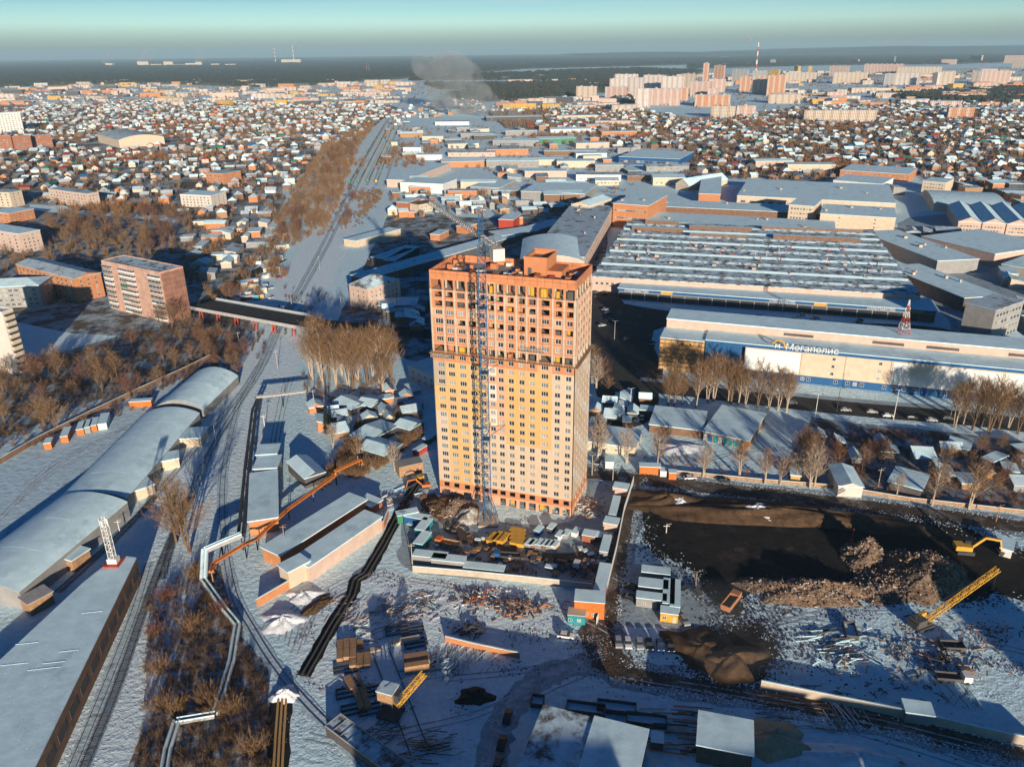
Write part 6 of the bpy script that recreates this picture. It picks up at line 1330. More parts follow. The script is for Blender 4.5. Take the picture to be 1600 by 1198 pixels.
clods('rubbish', 'small dark scraps trodden into the site snow', area(YARD, 1000)+area([(1200,950),(1640,960),(1640,1090),(1250,1050)], 1100)+area([(640,830),(950,850),(940,920),(640,890)], 1500), .08, .35, 'wall_dark', 8, .03)
clods('rubbish', 'rusty and wooden scraps trodden into the site snow', area(YARD, 400)+area([(1200,950),(1640,960),(1640,1090),(1250,1050)], 250)+area([(640,830),(950,850),(940,920),(640,890)], 900), .08, .4, 'brick_orange', 9, .03)
# ================================================================ TREES
def tree_meshes(kind, seed):
    r_ = random.Random(seed); tr = MB(); cr = MB()
    def twig(p, d, ln, wd, mi=0):
        q = p+d*ln; s = d.cross(Vector((r_.uniform(-1,1), r_.uniform(-1,1), r_.uniform(-1,1)))).normalized()*wd
        cr.add([p-s, p+s, q], [(0,1,2)], mi)
    def rv(): return Vector((r_.gauss(0,1), r_.gauss(0,1), r_.gauss(0,1))).normalized()
    if kind in ('poplar', 'birch', 'broad'):
        H = {'poplar': 20, 'birch': 13, 'broad': 16}[kind]; nst = {'poplar': 3, 'birch': 2, 'broad': 2}[kind]
        up = {'poplar': 1.55, 'birch': 1.25, 'broad': .75}[kind]; tw = {'poplar': 12, 'birch': 8, 'broad': 9}[kind]
        for s in range(nst):
            a = s*2.4+r_.random(); lean = Vector((math.cos(a), math.sin(a), 0))*(.10 if s else .02)
            h = H*(1 if s == 0 else r_.uniform(.75,.95)); p = Vector((0,0,0)) if s == 0 else Vector((math.cos(a),math.sin(a),0))*.3; z0 = 0; pts = [p]
            n = 7
            for k in range(n): pts.append(pts[-1]+Vector((lean.x+r_.uniform(-.05,.05), lean.y+r_.uniform(-.05,.05), 1))*h/n)
            for k in range(n): tr.bar(pts[k], pts[k+1], .24*(1-k/n)+.05, 0, 6, .24*(1-(k+1)/n)+.04)
            for k in range(int(15 if kind != 'broad' else 17)):
                f = .22+.75*(k+r_.random())/16; i = min(int(f*n), n-1); b = pts[i].lerp(pts[i+1], f*n-i); a2 = k*2.4+r_.uniform(-.5,.5)
                ln = H*(.44 if kind == 'poplar' else .36 if kind == 'birch' else .46)*(1.15-f)*r_.uniform(.7,1.25)+1; d = Vector((math.cos(a2), math.sin(a2), up*r_.uniform(.7,1.2))).normalized()
                m1 = b+d*ln*.5; d2 = (d+Vector((0,0,.35))+rv()*.15).normalized(); m2 = m1+d2*ln*.5
                tr.bar(b, m1, .085, 0, 4, .06); tr.bar(m1, m2, .06, 0, 3, .025)
                for j in range(tw):
                    f2 = r_.uniform(.15,1); c = b.lerp(m1, f2*2) if f2 < .5 else m1.lerp(m2, f2*2-1); dd = (d2+rv()*.75+Vector((0,0,.3))).normalized(); l2 = ln*r_.uniform(.25,.55)
                    e = c+dd*l2; cr.bar(c, e, .035, 0, 3, .018)
                    for q in range(4): twig(c.lerp(e, r_.uniform(.3,1)), (dd+rv()*.8).normalized(), r_.uniform(.7,1.9), .032)
    elif kind == 'bush':
        for k in range(110):
            a = r_.uniform(0,6.28); d = Vector((math.cos(a)*r_.uniform(.1,.9), math.sin(a)*r_.uniform(.1,.9), 1)).normalized(); b = Vector((r_.gauss(0,.8), r_.gauss(0,.8), 0)); ln = r_.uniform(1.8,4.2)
            (tr if k < 8 else cr).bar(b, b+d*ln, .035, 0, 3, .01)
            for j in range(3): twig(b+d*ln*r_.uniform(.3,.9), (d+rv()*.6).normalized(), r_.uniform(.5,1.5), .035)
    elif kind == 'pine':
        tr.bar((0,0,0),(0,0,13),.2,0,6,.05)
        for k in range(620):
            f = r_.random()**.8; z = 2+f*11.5; rr = (1-f)*3.0+.25; a = r_.uniform(0,6.28); b = Vector((0,0,z)); d = Vector((math.cos(a), math.sin(a), -.35+f*.5)).normalized(); L0 = rr*r_.uniform(.3,1); p = b+d*L0*.4; s = Vector((-d.y,d.x,0)).normalized()*.28*r_.uniform(.6,1.3)
            cr.add([p-s, p+s, b+d*L0*1.1+Vector((0,0,-.2)), b+d*L0+s+Vector((0,0,.25))], [(0,1,2),(0,1,3)])
    return tr, cr
TP = {}
def tree_proto(kind, seed, bark, twm, nm):
    tr, cr = tree_meshes(kind, seed); t = thing(nm, 'x', 'tree'); tr.build('trunk', bark, t); cr.build('crown', twm, t); TP[(kind, seed)] = [t, False]
for s in (1,2,3,4): tree_proto('poplar', s, 'bark_pale' if s % 2 else 'bark', 'twig', 'bare_tree'); tree_proto('birch', s, 'bark_pale', 'twig_pale' if s % 2 else 'twig', 'birch_tree')
for s in (1,2,3): tree_proto('broad', s, 'bark', 'twig' if s != 2 else 'twig_red', 'bare_tree'); tree_proto('bush', s, 'bark', ('twig_red','twig','twig')[s-1], 'bush')
for s in (1,2): tree_proto('pine', s, 'bark', 'pine', 'pine_tree')
TALL = []
def tree(kind, px, py, label, sc=1.0, group=None, w=None):
    p = G(px, py) if w is None else Vector((*w, 0)); ks = [k for k in TP if k[0] == kind]; k = rnd.choice(ks); t, used = TP[k]; a = rnd.uniform(0, 6.28); s = sc*rnd.uniform(.88,1.12)
    if not used: TP[k][1] = True; t.location = p; t.rotation_euler = (0,0,a); t.scale = (s,)*3; t['label'] = label; o = t
    else: o = copy_tree(t, p, a, label, scale=s)
    if group: o['group'] = group
    TALL.append(o); return o
def row(kind, pts, tail, sc=1.0, group=None):
    os_ = [tree(kind, x, y, 'x', sc*(s_[0] if s_ else 1), group) for x, y, *s_ in pts]; ordinals(os_, tail); return os_
row('poplar', [(505,600,1.25),(515,590,1.35),(552,610,1.3),(575,602,1.2),(593,600,1.35),(598,616,1.0),(488,592,1.1),(535,585,1.2),(612,596,1.15),(560,596,1.2),(582,590,1.3),(525,604,1.1),(545,602,1.3),(498,580,1.3),(605,585,1.2)], 'tall bare poplar # in the big clump left of the tower', 1.0, 'tall poplars left of the tower')
row('poplar', [(1043,634),(1053,634),(1065,632,.8),(1087,636,1.1),(1106,629),(1114,627,1.1),(1137,629),(1142,631,1.1),(1153,632,.9),(1164,634),(1183,636,1.1),(1200,640,.9),(1215,641),(1228,643,.9)], 'bare poplar # in the street row before the shopping centre', .92, 'street poplars before the shopping centre')
row('poplar', [(1492,668),(1505,662),(1518,672,1.1),(1532,667),(1545,676,1.1),(1560,672,1.1),(1575,668),(1590,678,1.1)], 'bare poplar # in the clump at the right end of the street', .95, 'poplars at the right end of the street')
row('birch', [(1027,728,1.1),(1098,745),(1156,745),(1195,755,.9),(1219,757,.9),(1266,762,1.1),(1272,760,1.1),(1456,790,1.1),(1513,795,1.15),(1243,752,.8),(1400,776,.7)], 'pale birch # along the far verge of the dirt road', 1.0, 'birches along the dirt road')
row('birch', [(934,716,1.2),(939,714,1.2),(980,724),(930,700,1.1),(922,600,1.2),(932,612,1.1)], 'bare tree # just right of the tower', 1.0, 'bare trees right of the tower')
row('broad', [(276,848,1.35),(297,862,1.2),(288,850,1.0)], 'big spreading bare tree # between the tracks at lower left', 1.0, 'trees between the tracks')
row('broad', [(285,500,.9),(270,510),(250,512),(295,520,.8)], 'bare tree # at the foot of the pink nine storey block', .9, 'trees before the pink block')
row('birch', [(520,700,1.0),(618,735,1.0),(560,725)], 'pale birch # in the brown thicket left of the tower', .8, 'birches in the thicket')
row('broad', [(928,570),(940,600),(950,612,.7),(1018,610,.8)], 'brown tree # by the car park right of the tower', .7, 'trees by the car park')
row('pine', [(517,672),(512,680),(880,320,.8),(640,388,.7)], 'dark pine # between tower and railway', .8, 'pines near the tower')
def inpoly(x, y, P):
    c = False; j = len(P)-1
    for i in range(len(P)):
        if (P[i][1] > y) != (P[j][1] > y) and x < (P[j][0]-P[i][0])*(y-P[i][1])/(P[j][1]-P[i][1])+P[i][0]: c = not c
        j = i
    return c
OC = np.array([(a, b, c) for a, b, c in OCC])
def free(x, y, r=2.0): return not np.any((OC[:,0]-x)**2+(OC[:,1]-y)**2 < (OC[:,2]+r)**2)
def scatter(poly, n, rad=2.0, clear=True):
    """n random ground points inside a pixel polygon, even over the ground"""
    W = [G(x, max(y, 92)) for x, y in poly]; xs = [p.x for p in W]; ys = [p.y for p in W]; wp = [(p.x, p.y) for p in W]; out = []; k = 0
    while len(out) < n and k < n*30:
        k += 1; x, y = rnd.uniform(min(xs), max(xs)), rnd.uniform(min(ys), max(ys))
        if inpoly(x, y, wp) and (not clear or free(x, y, rad)): out.append((x, y))
    return out
ZT = [('broad', [(60,360),(180,330),(300,350),(235,400),(150,392),(80,392)], 46, .9, 'bare tree in the grove above the pink block', 'grove above the pink block'),
      ('broad', [(0,600),(60,565),(130,560),(200,590),(160,640),(60,690),(0,700)], 24, .75, 'brown tree below the white panel tower', 'thicket at the left edge'),
      ('broad', [(150,560),(280,520),(370,530),(380,560),(300,600),(190,640)], 26, .6, 'low brown tree above the vaulted hangars', 'thicket above the hangars'),
      ('broad', [(335,560),(395,545),(385,600),(345,625)], 12, .5, 'shrubby tree beside the farthest domed hangar', 'trees beside the farthest hangar'),
      ('broad', [(540,330),(556,300),(560,330),(520,400),(490,470),(478,460)], 14, .6, 'brown tree on the right bank of the snowy railway', 'trees on the right bank of the railway'),
      ('broad', [(1240,700),(1320,690),(1390,715),(1380,745),(1250,745)], 15, .55, 'rust brown tree in the waste ground behind the birches', 'brown trees in the waste ground'),
      ('broad', [(1420,700),(1600,700),(1620,780),(1470,780)], 12, .5, 'dark shrubby tree at the right edge behind the dirt road', 'trees at the right edge'),
      ('broad', [(520,235),(562,220),(548,268),(530,320),(490,400),(440,440),(400,470),(350,480),(420,400),(470,310)], 78, .8, 'brown tree in the belt along the railway', 'tree belt along the railway')]
for kind, poly, n, sc, lab, grp in ZT:
    for x, y in scatter(poly, n, 1): tree(kind, 0, 0, lab, sc, grp, (x, y))
for kind, poly, n, sc, lab, grp in [('bush', [(235,930),(320,885),(345,950),(395,1060),(415,1190),(290,1200),(230,1090)], 12, 1.2, 'rust brown bush beside the white pipes', 'bushes on the dark strip')]:
    for x, y in scatter(poly, n, 1): tree(kind, 0, 0, lab, sc, grp, (x, y))
print('individual trees', len(TALL))
# ---- thickets nobody could count
def thicket(name, label, spots, hmin, hmax, nper, wd, m, spread=1.2, cone=False):
    rs = np.random.RandomState(int(abs(spots[0][0]))+len(spots)); P = np.repeat(np.array(spots), nper, axis=0); n = len(P)
    H = np.repeat(rs.uniform(hmin, hmax, len(spots)), nper); a = rs.uniform(0, 6.283, n); f = rs.uniform(.05, 1, n)
    rad = H*.30*spread*np.sqrt(rs.uniform(0, 1, n)); bx = P[:,0]+np.cos(a)*rad*.35; by = P[:,1]+np.sin(a)*rad*.35
    z0 = H*(.05+.5*f*rs.uniform(0,1,n)); z1 = z0+H*rs.uniform(.18,.5,n); z1 = np.minimum(z1, H*1.03); tx = P[:,0]+np.cos(a)*rad; ty = P[:,1]+np.sin(a)*rad
    if cone: k = 1-z0/H; tx = P[:,0]+np.cos(a)*rad*k*1.2; ty = P[:,1]+np.sin(a)*rad*k*1.2; z1 = z0+H*.12
    w = wd*rs.uniform(.5, 1.5, n); b = rs.uniform(0, 6.283, n); sx = np.cos(b)*w; sy = np.sin(b)*w
    V = np.empty((n, 3, 3)); V[:,0] = np.c_[bx-sx, by-sy, z0]; V[:,1] = np.c_[bx+sx, by+sy, z0]; V[:,2] = np.c_[tx, ty, z1]
    o = npmesh(name, V.reshape(-1,3), np.arange(n*3).reshape(-1,3), [m]); return tag(o, label, 'trees' if hmax > 5 else 'brush', kind='stuff')
BR = scatter([(228,925),(320,880),(345,940),(372,985),(418,1070),(425,1260),(200,1260),(225,1110)], 900, .3)
BRK = 'twig_dark'
thicket('brush', 'dark brown brush covering the strip between the railway and the curved siding', BR, 1.0, 3.8, 46, .035, BRK, 1.5)
thicket('brush', 'low reddish brush at the edges of the curved siding and pipe rack', scatter([(395,640),(405,640),(400,720),(392,800),(380,840),(372,800),(385,700)], 60, .2, False)+scatter([(300,880),(340,880),(330,905),(300,930)], 40, .2, False), 1.0, 3, 40, .03, 'twig_red', 1.5)
thicket('brush', 'rusty brush thicket sloping from the tower down to the parallel sheds', scatter([(560,660),(655,640),(662,680),(600,730),(560,750),(530,745),(480,790),(430,805),(436,785),(470,750),(520,730)], 420, .3), 2, 6, 60, .04, 'twig', 1.3)
thicket('brush', 'brown undergrowth on the slope above the domed hangars', scatter([(-40,600),(60,560),(200,530),(330,478),(415,520),(390,560),(335,600),(220,640),(60,700),(-40,720)], 1300, .3), 1.5, 5, 46, .045, BRK, 1.4)
thicket('brush', 'brown undergrowth in the waste ground behind the dirt road', scatter([(1235,690),(1330,665),(1600,700),(1640,800),(1400,775),(1230,748)], 420, .3)+scatter([(1000,725),(1010,705),(1200,740),(1200,752)], 50, .3), 1, 4, 42, .04, 'twig_red', 1.4)
thicket('brush', 'undergrowth below the tall poplars left of the tower', scatter([(470,590),(620,590),(625,625),(520,640),(480,630)], 130, .3), 1, 4.5, 46, .04, 'twig', 1.4)
thicket('bare_woodland', 'brown mass of bare trees lining the railway as far as the freight yard', scatter([(505,225),(590,190),(562,230),(548,268),(530,320),(490,400),(440,440),(400,470),(340,480),(330,470),(400,400),(440,330),(470,280),(500,240)], 1300, .5), 5, 13, 55, .14, 'twig', 1.3)
thicket('brush', 'dark brush fringing both banks of the snowy railway', [q for q in along([(400,560),(455,470),(500,390),(535,320),(560,265)], 170, 3)+along([(470,500),(500,455),(540,385),(575,320),(598,262)], 260, 4)+along([(330,560),(300,590),(240,640)], 90, 4) if free(*q, 0)], 1.5, 5.5, 44, .06, BRK, 1.4)
thicket('bare_woodland', 'bare trees between the courtyards of the blocks at left', scatter([(-80,410),(60,360),(120,320),(330,350),(360,400),(330,470),(230,400),(-80,500)], 420, .6), 5, 12, 60, .10, 'twig', 1.2)
thicket('bare_woodland', 'brown bank of bare trees right of the freight yard', scatter([(600,245),(625,225),(680,232),(690,240),(640,240),(612,262)], 160, .5)+scatter([(560,300),(600,300),(590,330),(560,340)], 60, .5), 4, 10, 50, .16, 'twig', 1.3)
# ================================================================ DWELLINGS
ZH = [[(-60,168),(200,160),(450,158),(612,165),(590,190),(545,225),(505,226),(480,262),(452,292),(430,345),(372,385),(300,352),(250,335),(160,330),(60,318),(-60,310)],
      [(606,302),(700,290),(760,300),(860,300),(900,320),(850,345),(760,350),(720,372),(690,392),(640,395),(618,350)],
      [(760,175),(900,165),(990,170),(1100,190),(1250,168),(1400,165),(1600,175),(1680,180),(1680,300),(1590,305),(1480,300),(1440,275),(1330,262),(1290,285),(1130,275),(1060,268),(1060,232),(960,232),(900,205),(790,200)]]
hp = []
for zi, pl in enumerate((ZH[0], ZH[2])): patch('town_ground', pl, 'town_ground', .15, 8)
for poly, n in zip(ZH, (0,0,0)):
    W = [G(x, y) for x, y in poly]; wp = [(p.x, p.y) for p in W]; x0, x1, y0, y1 = min(p[0] for p in wp), max(p[0] for p in wp), min(p[1] for p in wp), max(p[1] for p in wp); y1 = min(y1, 2900)
    y = y0; k = 0
    while y < y1:      # rows of plots along the streets
        x = x0+rnd.uniform(0, 20); k += 1
        while x < x1:
            xx, yy = x+rnd.uniform(-3.5,3.5)+.12*(y-y0), y+rnd.uniform(-4,4)
            if inpoly(xx, yy, wp) and rnd.random() < .66 and free(xx, yy, 5): hp.append((xx, yy))
            x += rnd.uniform(15, 25)
        y += 17 if k % 3 else 27
hp += scatter([(590,180),(640,165),(760,150),(900,150),(880,175),(700,180),(620,200)], 260, 8)
hp += scatter([(-60,152),(200,140),(600,140),(640,155),(560,160),(-60,166)], 420, 8)
hp += scatter([(1140,176),(1650,150),(1650,178),(1400,172),(1250,172)], 200, 8)
hp.sort(key=lambda q: q[0]**2+q[1]**2)
print('houses', len(hp))
WALLS = ['wood','brick_brown','wall_cream','wall_white','wall_grey','brick_orange','wall_dark','brick_brown','wall_dark','wall_pink']
ROOFS = ['roof_snow']*10+['roof_snow_thin']*9+['roof_red','roof_blue','roof_green','roof_brown']
mat('roof_red', (.30,.035,.035), .7, .2, .5); mat('roof_blue', (.02,.14,.32), .7, .2, .5); mat('roof_green', (.03,.20,.14), .7, .2, .5); mat('roof_brown', (.16,.07,.045), .8, .2, .5)
HP = {}
def house_shape(L_, W_, h, rs, hip=False):
    w_ = MB(); w_.box(-L_/2,-W_/2,0,L_/2,W_/2,h); r_ = MB(); V = .45; q = min(L_,W_)*.5 if hip else -V
    if not hip: w_.add([(-L_/2,-W_/2,h),(-L_/2,W_/2,h),(-L_/2,0,h+rs),(L_/2,-W_/2,h),(L_/2,W_/2,h),(L_/2,0,h+rs)],[(0,2,1),(3,4,5)])
    P = [(-L_/2-V,-W_/2-V,h),(L_/2+V,-W_/2-V,h),(L_/2+V,W_/2+V,h),(-L_/2-V,W_/2+V,h),(-L_/2+q,0,h+rs+.25),(L_/2-q,0,h+rs+.25)]
    F = [(0,1,5,4),(2,3,4,5)]+([(1,2,5),(3,0,4)] if hip else [])
    r_.add(P, F); return w_, r_
SH = [house_shape(9,8,3,2.6), house_shape(11,8,3.2,2.8), house_shape(7,6.5,2.8,2.2), house_shape(10,9,5.6,3.0,True), house_shape(12,7,2.8,1.6), house_shape(8.5,8.5,3,2.6,True), house_shape(5,4,2.2,1.0)]
WL, RL = [], []
NH = 290
rname = {'roof_snow':'snowy','roof_snow_thin':'thinly snowed','roof_red':'red','roof_blue':'blue','roof_green':'green','roof_brown':'brown'}
wname = {'teal_paint':'teal','wood':'timber','brick_brown':'brown brick','wall_cream':'cream','wall_white':'white','wall_grey':'grey','brick_orange':'orange brick','wall_dark':'dark','orange_panel':'orange','teal_paint':'teal','wall_pink':'pink'}
def zone_of(px, py):
    if px < 620: return 'near the railway tree belt' if px > 380 else 'before the sports hall' if px > 230 else 'below the brick blocks'
    if px < 1050: return 'behind the works halls'
    return 'above the pink halls' if px > 1400 else 'above the long warehouses' if px > 1200 else 'around the trading hall'
for i, (x, y) in enumerate(hp[:NH]):
    s = rnd.randrange(7); wm = rnd.choice(WALLS); rmn = rnd.choice(ROOFS); a = rnd.choice((0,math.pi/2))+rnd.gauss(.15,.12); key = (s, wm, rmn)
    if key not in HP:
        o = thing('house', 'x', 'house', (x,y,0), a); w_, r_ = SH[s]; w_.build('wall', wm, o); r_.build('roof', rmn, o)
        q = MB(); q.box(-.3,-.3,0,.3,.3,2.0); q.build('chimney', 'brick_brown', o.children[1] if False else o, loc=(1.2,.9,SH[s][0].v[4][2]+.8)); HP[key] = o
    else: o = copy_tree(HP[key], (x,y,0), a)
    px, py, _ = proj(x, y); sz = ('compact','long','small','tall','low long','square','tiny')[s]
    o['label'] = f"{sz} {wname[wm]} house with {rname[rmn]} {'hip' if s in (3,5) else 'gable'} roof {zone_of(px, py)}"; o['group'] = 'small houses '+zone_of(px, py)
V, Q, MI = [], [], []; hm = list(dict.fromkeys(WALLS+ROOFS)); nv = 0
for i, (x, y) in enumerate(hp[NH:]):
    s = rnd.randrange(7); w_, r_ = SH[s]; a = rnd.choice((0,math.pi/2))+rnd.gauss(.15,.15); sc = rnd.uniform(.8,1.25); ca, sa = math.cos(a)*sc, math.sin(a)*sc
    wm, rmn = hm.index(rnd.choice(WALLS)), hm.index(rnd.choice(ROOFS))
    for mb, mi in ((w_, wm), (r_, rmn)):
        V += [(x+ca*p[0]-sa*p[1], y+sa*p[0]+ca*p[1], p[2]*sc) for p in mb.v]
        for f in mb.f: Q.append(tuple(nv+k for k in f)+((nv+f[-1],) if len(f) == 3 else ())); MI.append(mi)
        nv += len(mb.v)
me = bpy.data.meshes.new('distant_houses'); me.from_pydata(V, [], [q if q[-1] != q[-2] else q[:3] for q in Q])
for n_ in hm: me.materials.append(MATS[n_])
me.polygons.foreach_set('material_index', MI); o = bpy.data.objects.new('distant_houses', me); C.objects.link(o); tag(o, 'dense sea of small snow roofed houses stretching to the forest', 'houses', kind='stuff')
# sheds and blocks of the far districts: one mass beyond three kilometres
far = scatter([(-100,132),(300,128),(640,128),(640,150),(600,166),(-100,166)], 330, 20)+scatter([(760,160),(1000,150),(1000,175),(800,172)], 40, 20)+scatter([(1200,145),(1640,130),(1640,165),(1250,168)], 130, 20)+scatter([(760,122),(1640,108),(1640,128),(900,140)], 150, 20)
V, F, MI = [], [], []; fm = ['far_cream','far_pink','far_white','brick_orange','wall_pink','roof_snow','far_ochre','wall_dark']
for x, y in far:
    L_, W_, h = rnd.uniform(15,90), rnd.uniform(14,30), rnd.choice((5,6,8,12,15)); a = rnd.gauss(0,.2); ca, sa = math.cos(a), math.sin(a); k = len(V)
    V += [(x+ca*p-sa*q, y+sa*p+ca*q, z) for z in (0,h) for p, q in ((-L_/2,-W_/2),(L_/2,-W_/2),(L_/2,W_/2),(-L_/2,W_/2))]
    F += [(k,k+1,k+5,k+4),(k+1,k+2,k+6,k+5),(k+2,k+3,k+7,k+6),(k+3,k,k+4,k+7),(k+4,k+5,k+6,k+7)]; MI += [rnd.choice((0,0,0,1,2,3,4,6,7))]*4+[5]
me = bpy.data.meshes.new('far_district'); me.from_pydata(V, [], F); [me.materials.append(MATS[n_]) for n_ in fm]; me.polygons.foreach_set('material_index', MI); o = bpy.data.objects.new('far_district', me); C.objects.link(o); tag(o, 'hazy far district of low sheds and blocks below the forest line', 'buildings', kind='stuff')
# trees among the houses
ht = []
for poly, n in zip(ZH, (5200, 80, 9500)): ht += scatter(poly, n, 0)
thicket('garden_trees', 'brown bare garden trees scattered among the small houses', ht, 4.5, 10.5, 26, .30, 'twig', 1.2)
thicket('garden_trees', 'darker tree clumps between the works halls and the houses', scatter([(600,200),(1060,190),(1060,300),(940,330),(880,300),(610,300)], 520, 1), 4, 10, 34, .20, 'twig', 1.2)
thicket('garden_trees', 'trees around the far districts below the forest', scatter([(-100,130),(600,130),(1640,105),(1640,165),(1200,175),(760,165),(600,160),(-100,168)], 3600, 0, False), 7, 16, 22, .7, 'twig', 1.3)
mat('twig_rust', (.26,.12,.045), .95, .3, .8)
cl = []
for cx, cy, n in ((215,250,60),(230,215,60),(330,195,80),(300,200,50),(90,200,40),(120,262,40),(430,210,50),(1110,190,60),(1190,195,90),(1290,200,80),(1240,190,60),(860,215,60),(880,225,40),(600,255,40),(1080,285,50),(1130,285,60),(1300,262,60),(760,300,30),(1010,215,50),(1550,200,60),(1450,190,50),(300,245,60),(120,215,40),(180,330,40)):
    p = G(cx, cy); s = 14*(p.y/800)
    cl += [(rnd.gauss(p.x, s*1.6), rnd.gauss(p.y, s*1.3)) for _ in range(n)]
thicket('bare_woodland', 'rust brown groves standing between the house districts', [q for q in cl if free(*q, 0)], 8, 16, 40, .22, 'twig_rust', 1.2)
thicket('conifers', 'dark conifers dotted among the houses', [q for q in scatter(ZH[0], 130, 0)+scatter(ZH[2], 300, 0)], 6, 12, 60, .5, 'pine', .9, True)
# ================================================================ FOREST TO THE HORIZON
def canopy(name, label, poly, cell, h, gap=0.0, seed=1, m='forest'):
    """rough closed canopy over a ground polygon: one tree-top per cell, sides down to the ground"""
    rs = np.random.RandomState(seed); W = [G(x, y) for x, y in poly]; wp = [(p.x, p.y) for p in W]
    x0, x1, y0, y1 = min(p[0] for p in wp), max(p[0] for p in wp), min(p[1] for p in wp), max(p[1] for p in wp); V = []; F = []; y = y0
    while y < y1:
        c = cell*(1+max(0, y-3500)/1400); x = x0+rs.uniform(0, c)
        while x < x1:
            if inpoly(x, y, wp) and math.sin(x*.0021+seed)+math.sin(y*.0033+x*.0012+seed*2)+rs.uniform(-.3,.3) > -2+gap*2:
                n = 6; k = len(V); r = c*.85; hh = h*rs.uniform(.65,1.2); a0 = rs.uniform(0,1)
                V += [(x+r*math.cos(a0+1.047*i), y+r*math.sin(a0+1.047*i), 0) for i in range(n)]+[(x+r*.8*math.cos(a0+1.047*i), y+r*.8*math.sin(a0+1.047*i), hh*rs.uniform(.5,.85)) for i in range(n)]+[(x+rs.uniform(-1,1), y, hh)]
                F += [(k+i, k+(i+1)%n, k+n+(i+1)%n, k+n+i) for i in range(n)]+[(k+n+i, k+n+(i+1)%n, k+2*n) for i in range(n)]
            x += c*rs.uniform(.8,1.3)
        y += c*.9
    me = bpy.data.meshes.new(name); me.from_pydata(V, [], F); me.materials.append(MATS[m]); o = bpy.data.objects.new(name, me); C.objects.link(o); return tag(o, label, 'forest', kind='stuff')
mat('forest', (.035,.045,.032), .95, .45, .02, 0, (.07,.05,.035), .45, 6)
canopy('forest', 'dark pine forest between the left districts and the horizon', [(-300,141),(0,137),(120,133),(260,131),(400,137),(480,134),(620,124),(700,118),(820,108),(1100,101),(1100,83),(600,88.5),(200,93),(-300,98.5)], 14, 16, .05, 3)
canopy('forest', 'dark forest belt left of the white far flats', [(640,125),(700,120),(850,112),(1000,108),(1100,112),(1080,118),(950,135),(960,142),(840,158),(740,160),(700,150),(770,140),(690,140)], 12, 15, .30, 5)
canopy('forest', 'forest ridge behind the flats up to the right horizon', [(1080,108),(1300,102),(1480,101),(1700,92),(1800,86),(1700,82),(1300,87),(1080,91)], 16, 17, .18, 7)
canopy('forest', 'dark tree belt between the far flats and the houses on the right', [(1380,150),(1480,144),(1640,136),(1640,158),(1560,163),(1450,158)], 10, 13, .25, 9)
canopy('forest', 'dark grove at the foot of the white far flats', [(955,150),(985,152),(990,166),(960,162)], 8, 12, .1, 11)
road('far_snow_field', [(660,127),(760,124),(880,121),(980,119)], 260, 'snow_ground', .4)
road('far_snow_road', [(600,150),(618,143),(640,137),(655,133)], 40, 'snow_ground', .3)
hl = MB(); N = 60     # low hills along the right horizon
for i in range(N+1):
    x = 1500+i*420; z = 45+85*min(1, i/18)+22*math.sin(i*.5)+10*math.sin(i*1.7); hl.v += [(x, 16500-i*60, -5), (x, 18500-i*60, z), (x, 26000, z*.8)]
for i in range(N): k = 3*i; hl.f += [(k,k+3,k+4,k+1),(k+1,k+4,k+5,k+2)]; hl.m += [0,0]
tag(hl.build('hills', 'forest', smooth=True), kind='structure')
# ================================================================ NEIGHBOURING BLOCKS BEHIND THE VIEWER (they throw the long shadows over the yard)
def rear_block(label, xa, xb, y, h, d=14):
    bld('apartment_block', label, 'apartment block', (Vector((xa, y, 0)), 0, xb-xa, d), h, 'wall_pink', 'roof_snow', w=[('f',9,8,2,3,.8,1.4,2)], group='neighbouring blocks behind the viewer')
tn = math.tan(SUN_EL); sx_ = math.tan(SUN_AZ)
def shade(label, pa, pb, h, d=14):
    """a block of height h whose shadow ends on the ground along the pixel line pa-pb"""
    a, b = G(*pa), G(*pb); k = h/tn; yb = (a.y+b.y)/2-k*math.cos(SUN_AZ)-d; s = k*math.sin(SUN_AZ)
    rear_block(label, a.x+s, b.x+s, yb, h, d)
shade('nine storey block whose shadow covers the left of the slab yard', (560,1040), (690,1012), 30)
shade('nine storey block whose shadow covers the middle of the yard', (705,1020), (880,1030), 30)
shade('nine storey block whose shadow covers the snow right of the yard', (890,1062), (1240,1066), 26)
shade('nine storey block whose shadow covers the far right corner', (1250,1040), (1500,1085), 30)
shade('sixteen storey tower whose shadow crosses the right end of the excavation', (1330,800), (1420,815), 52)
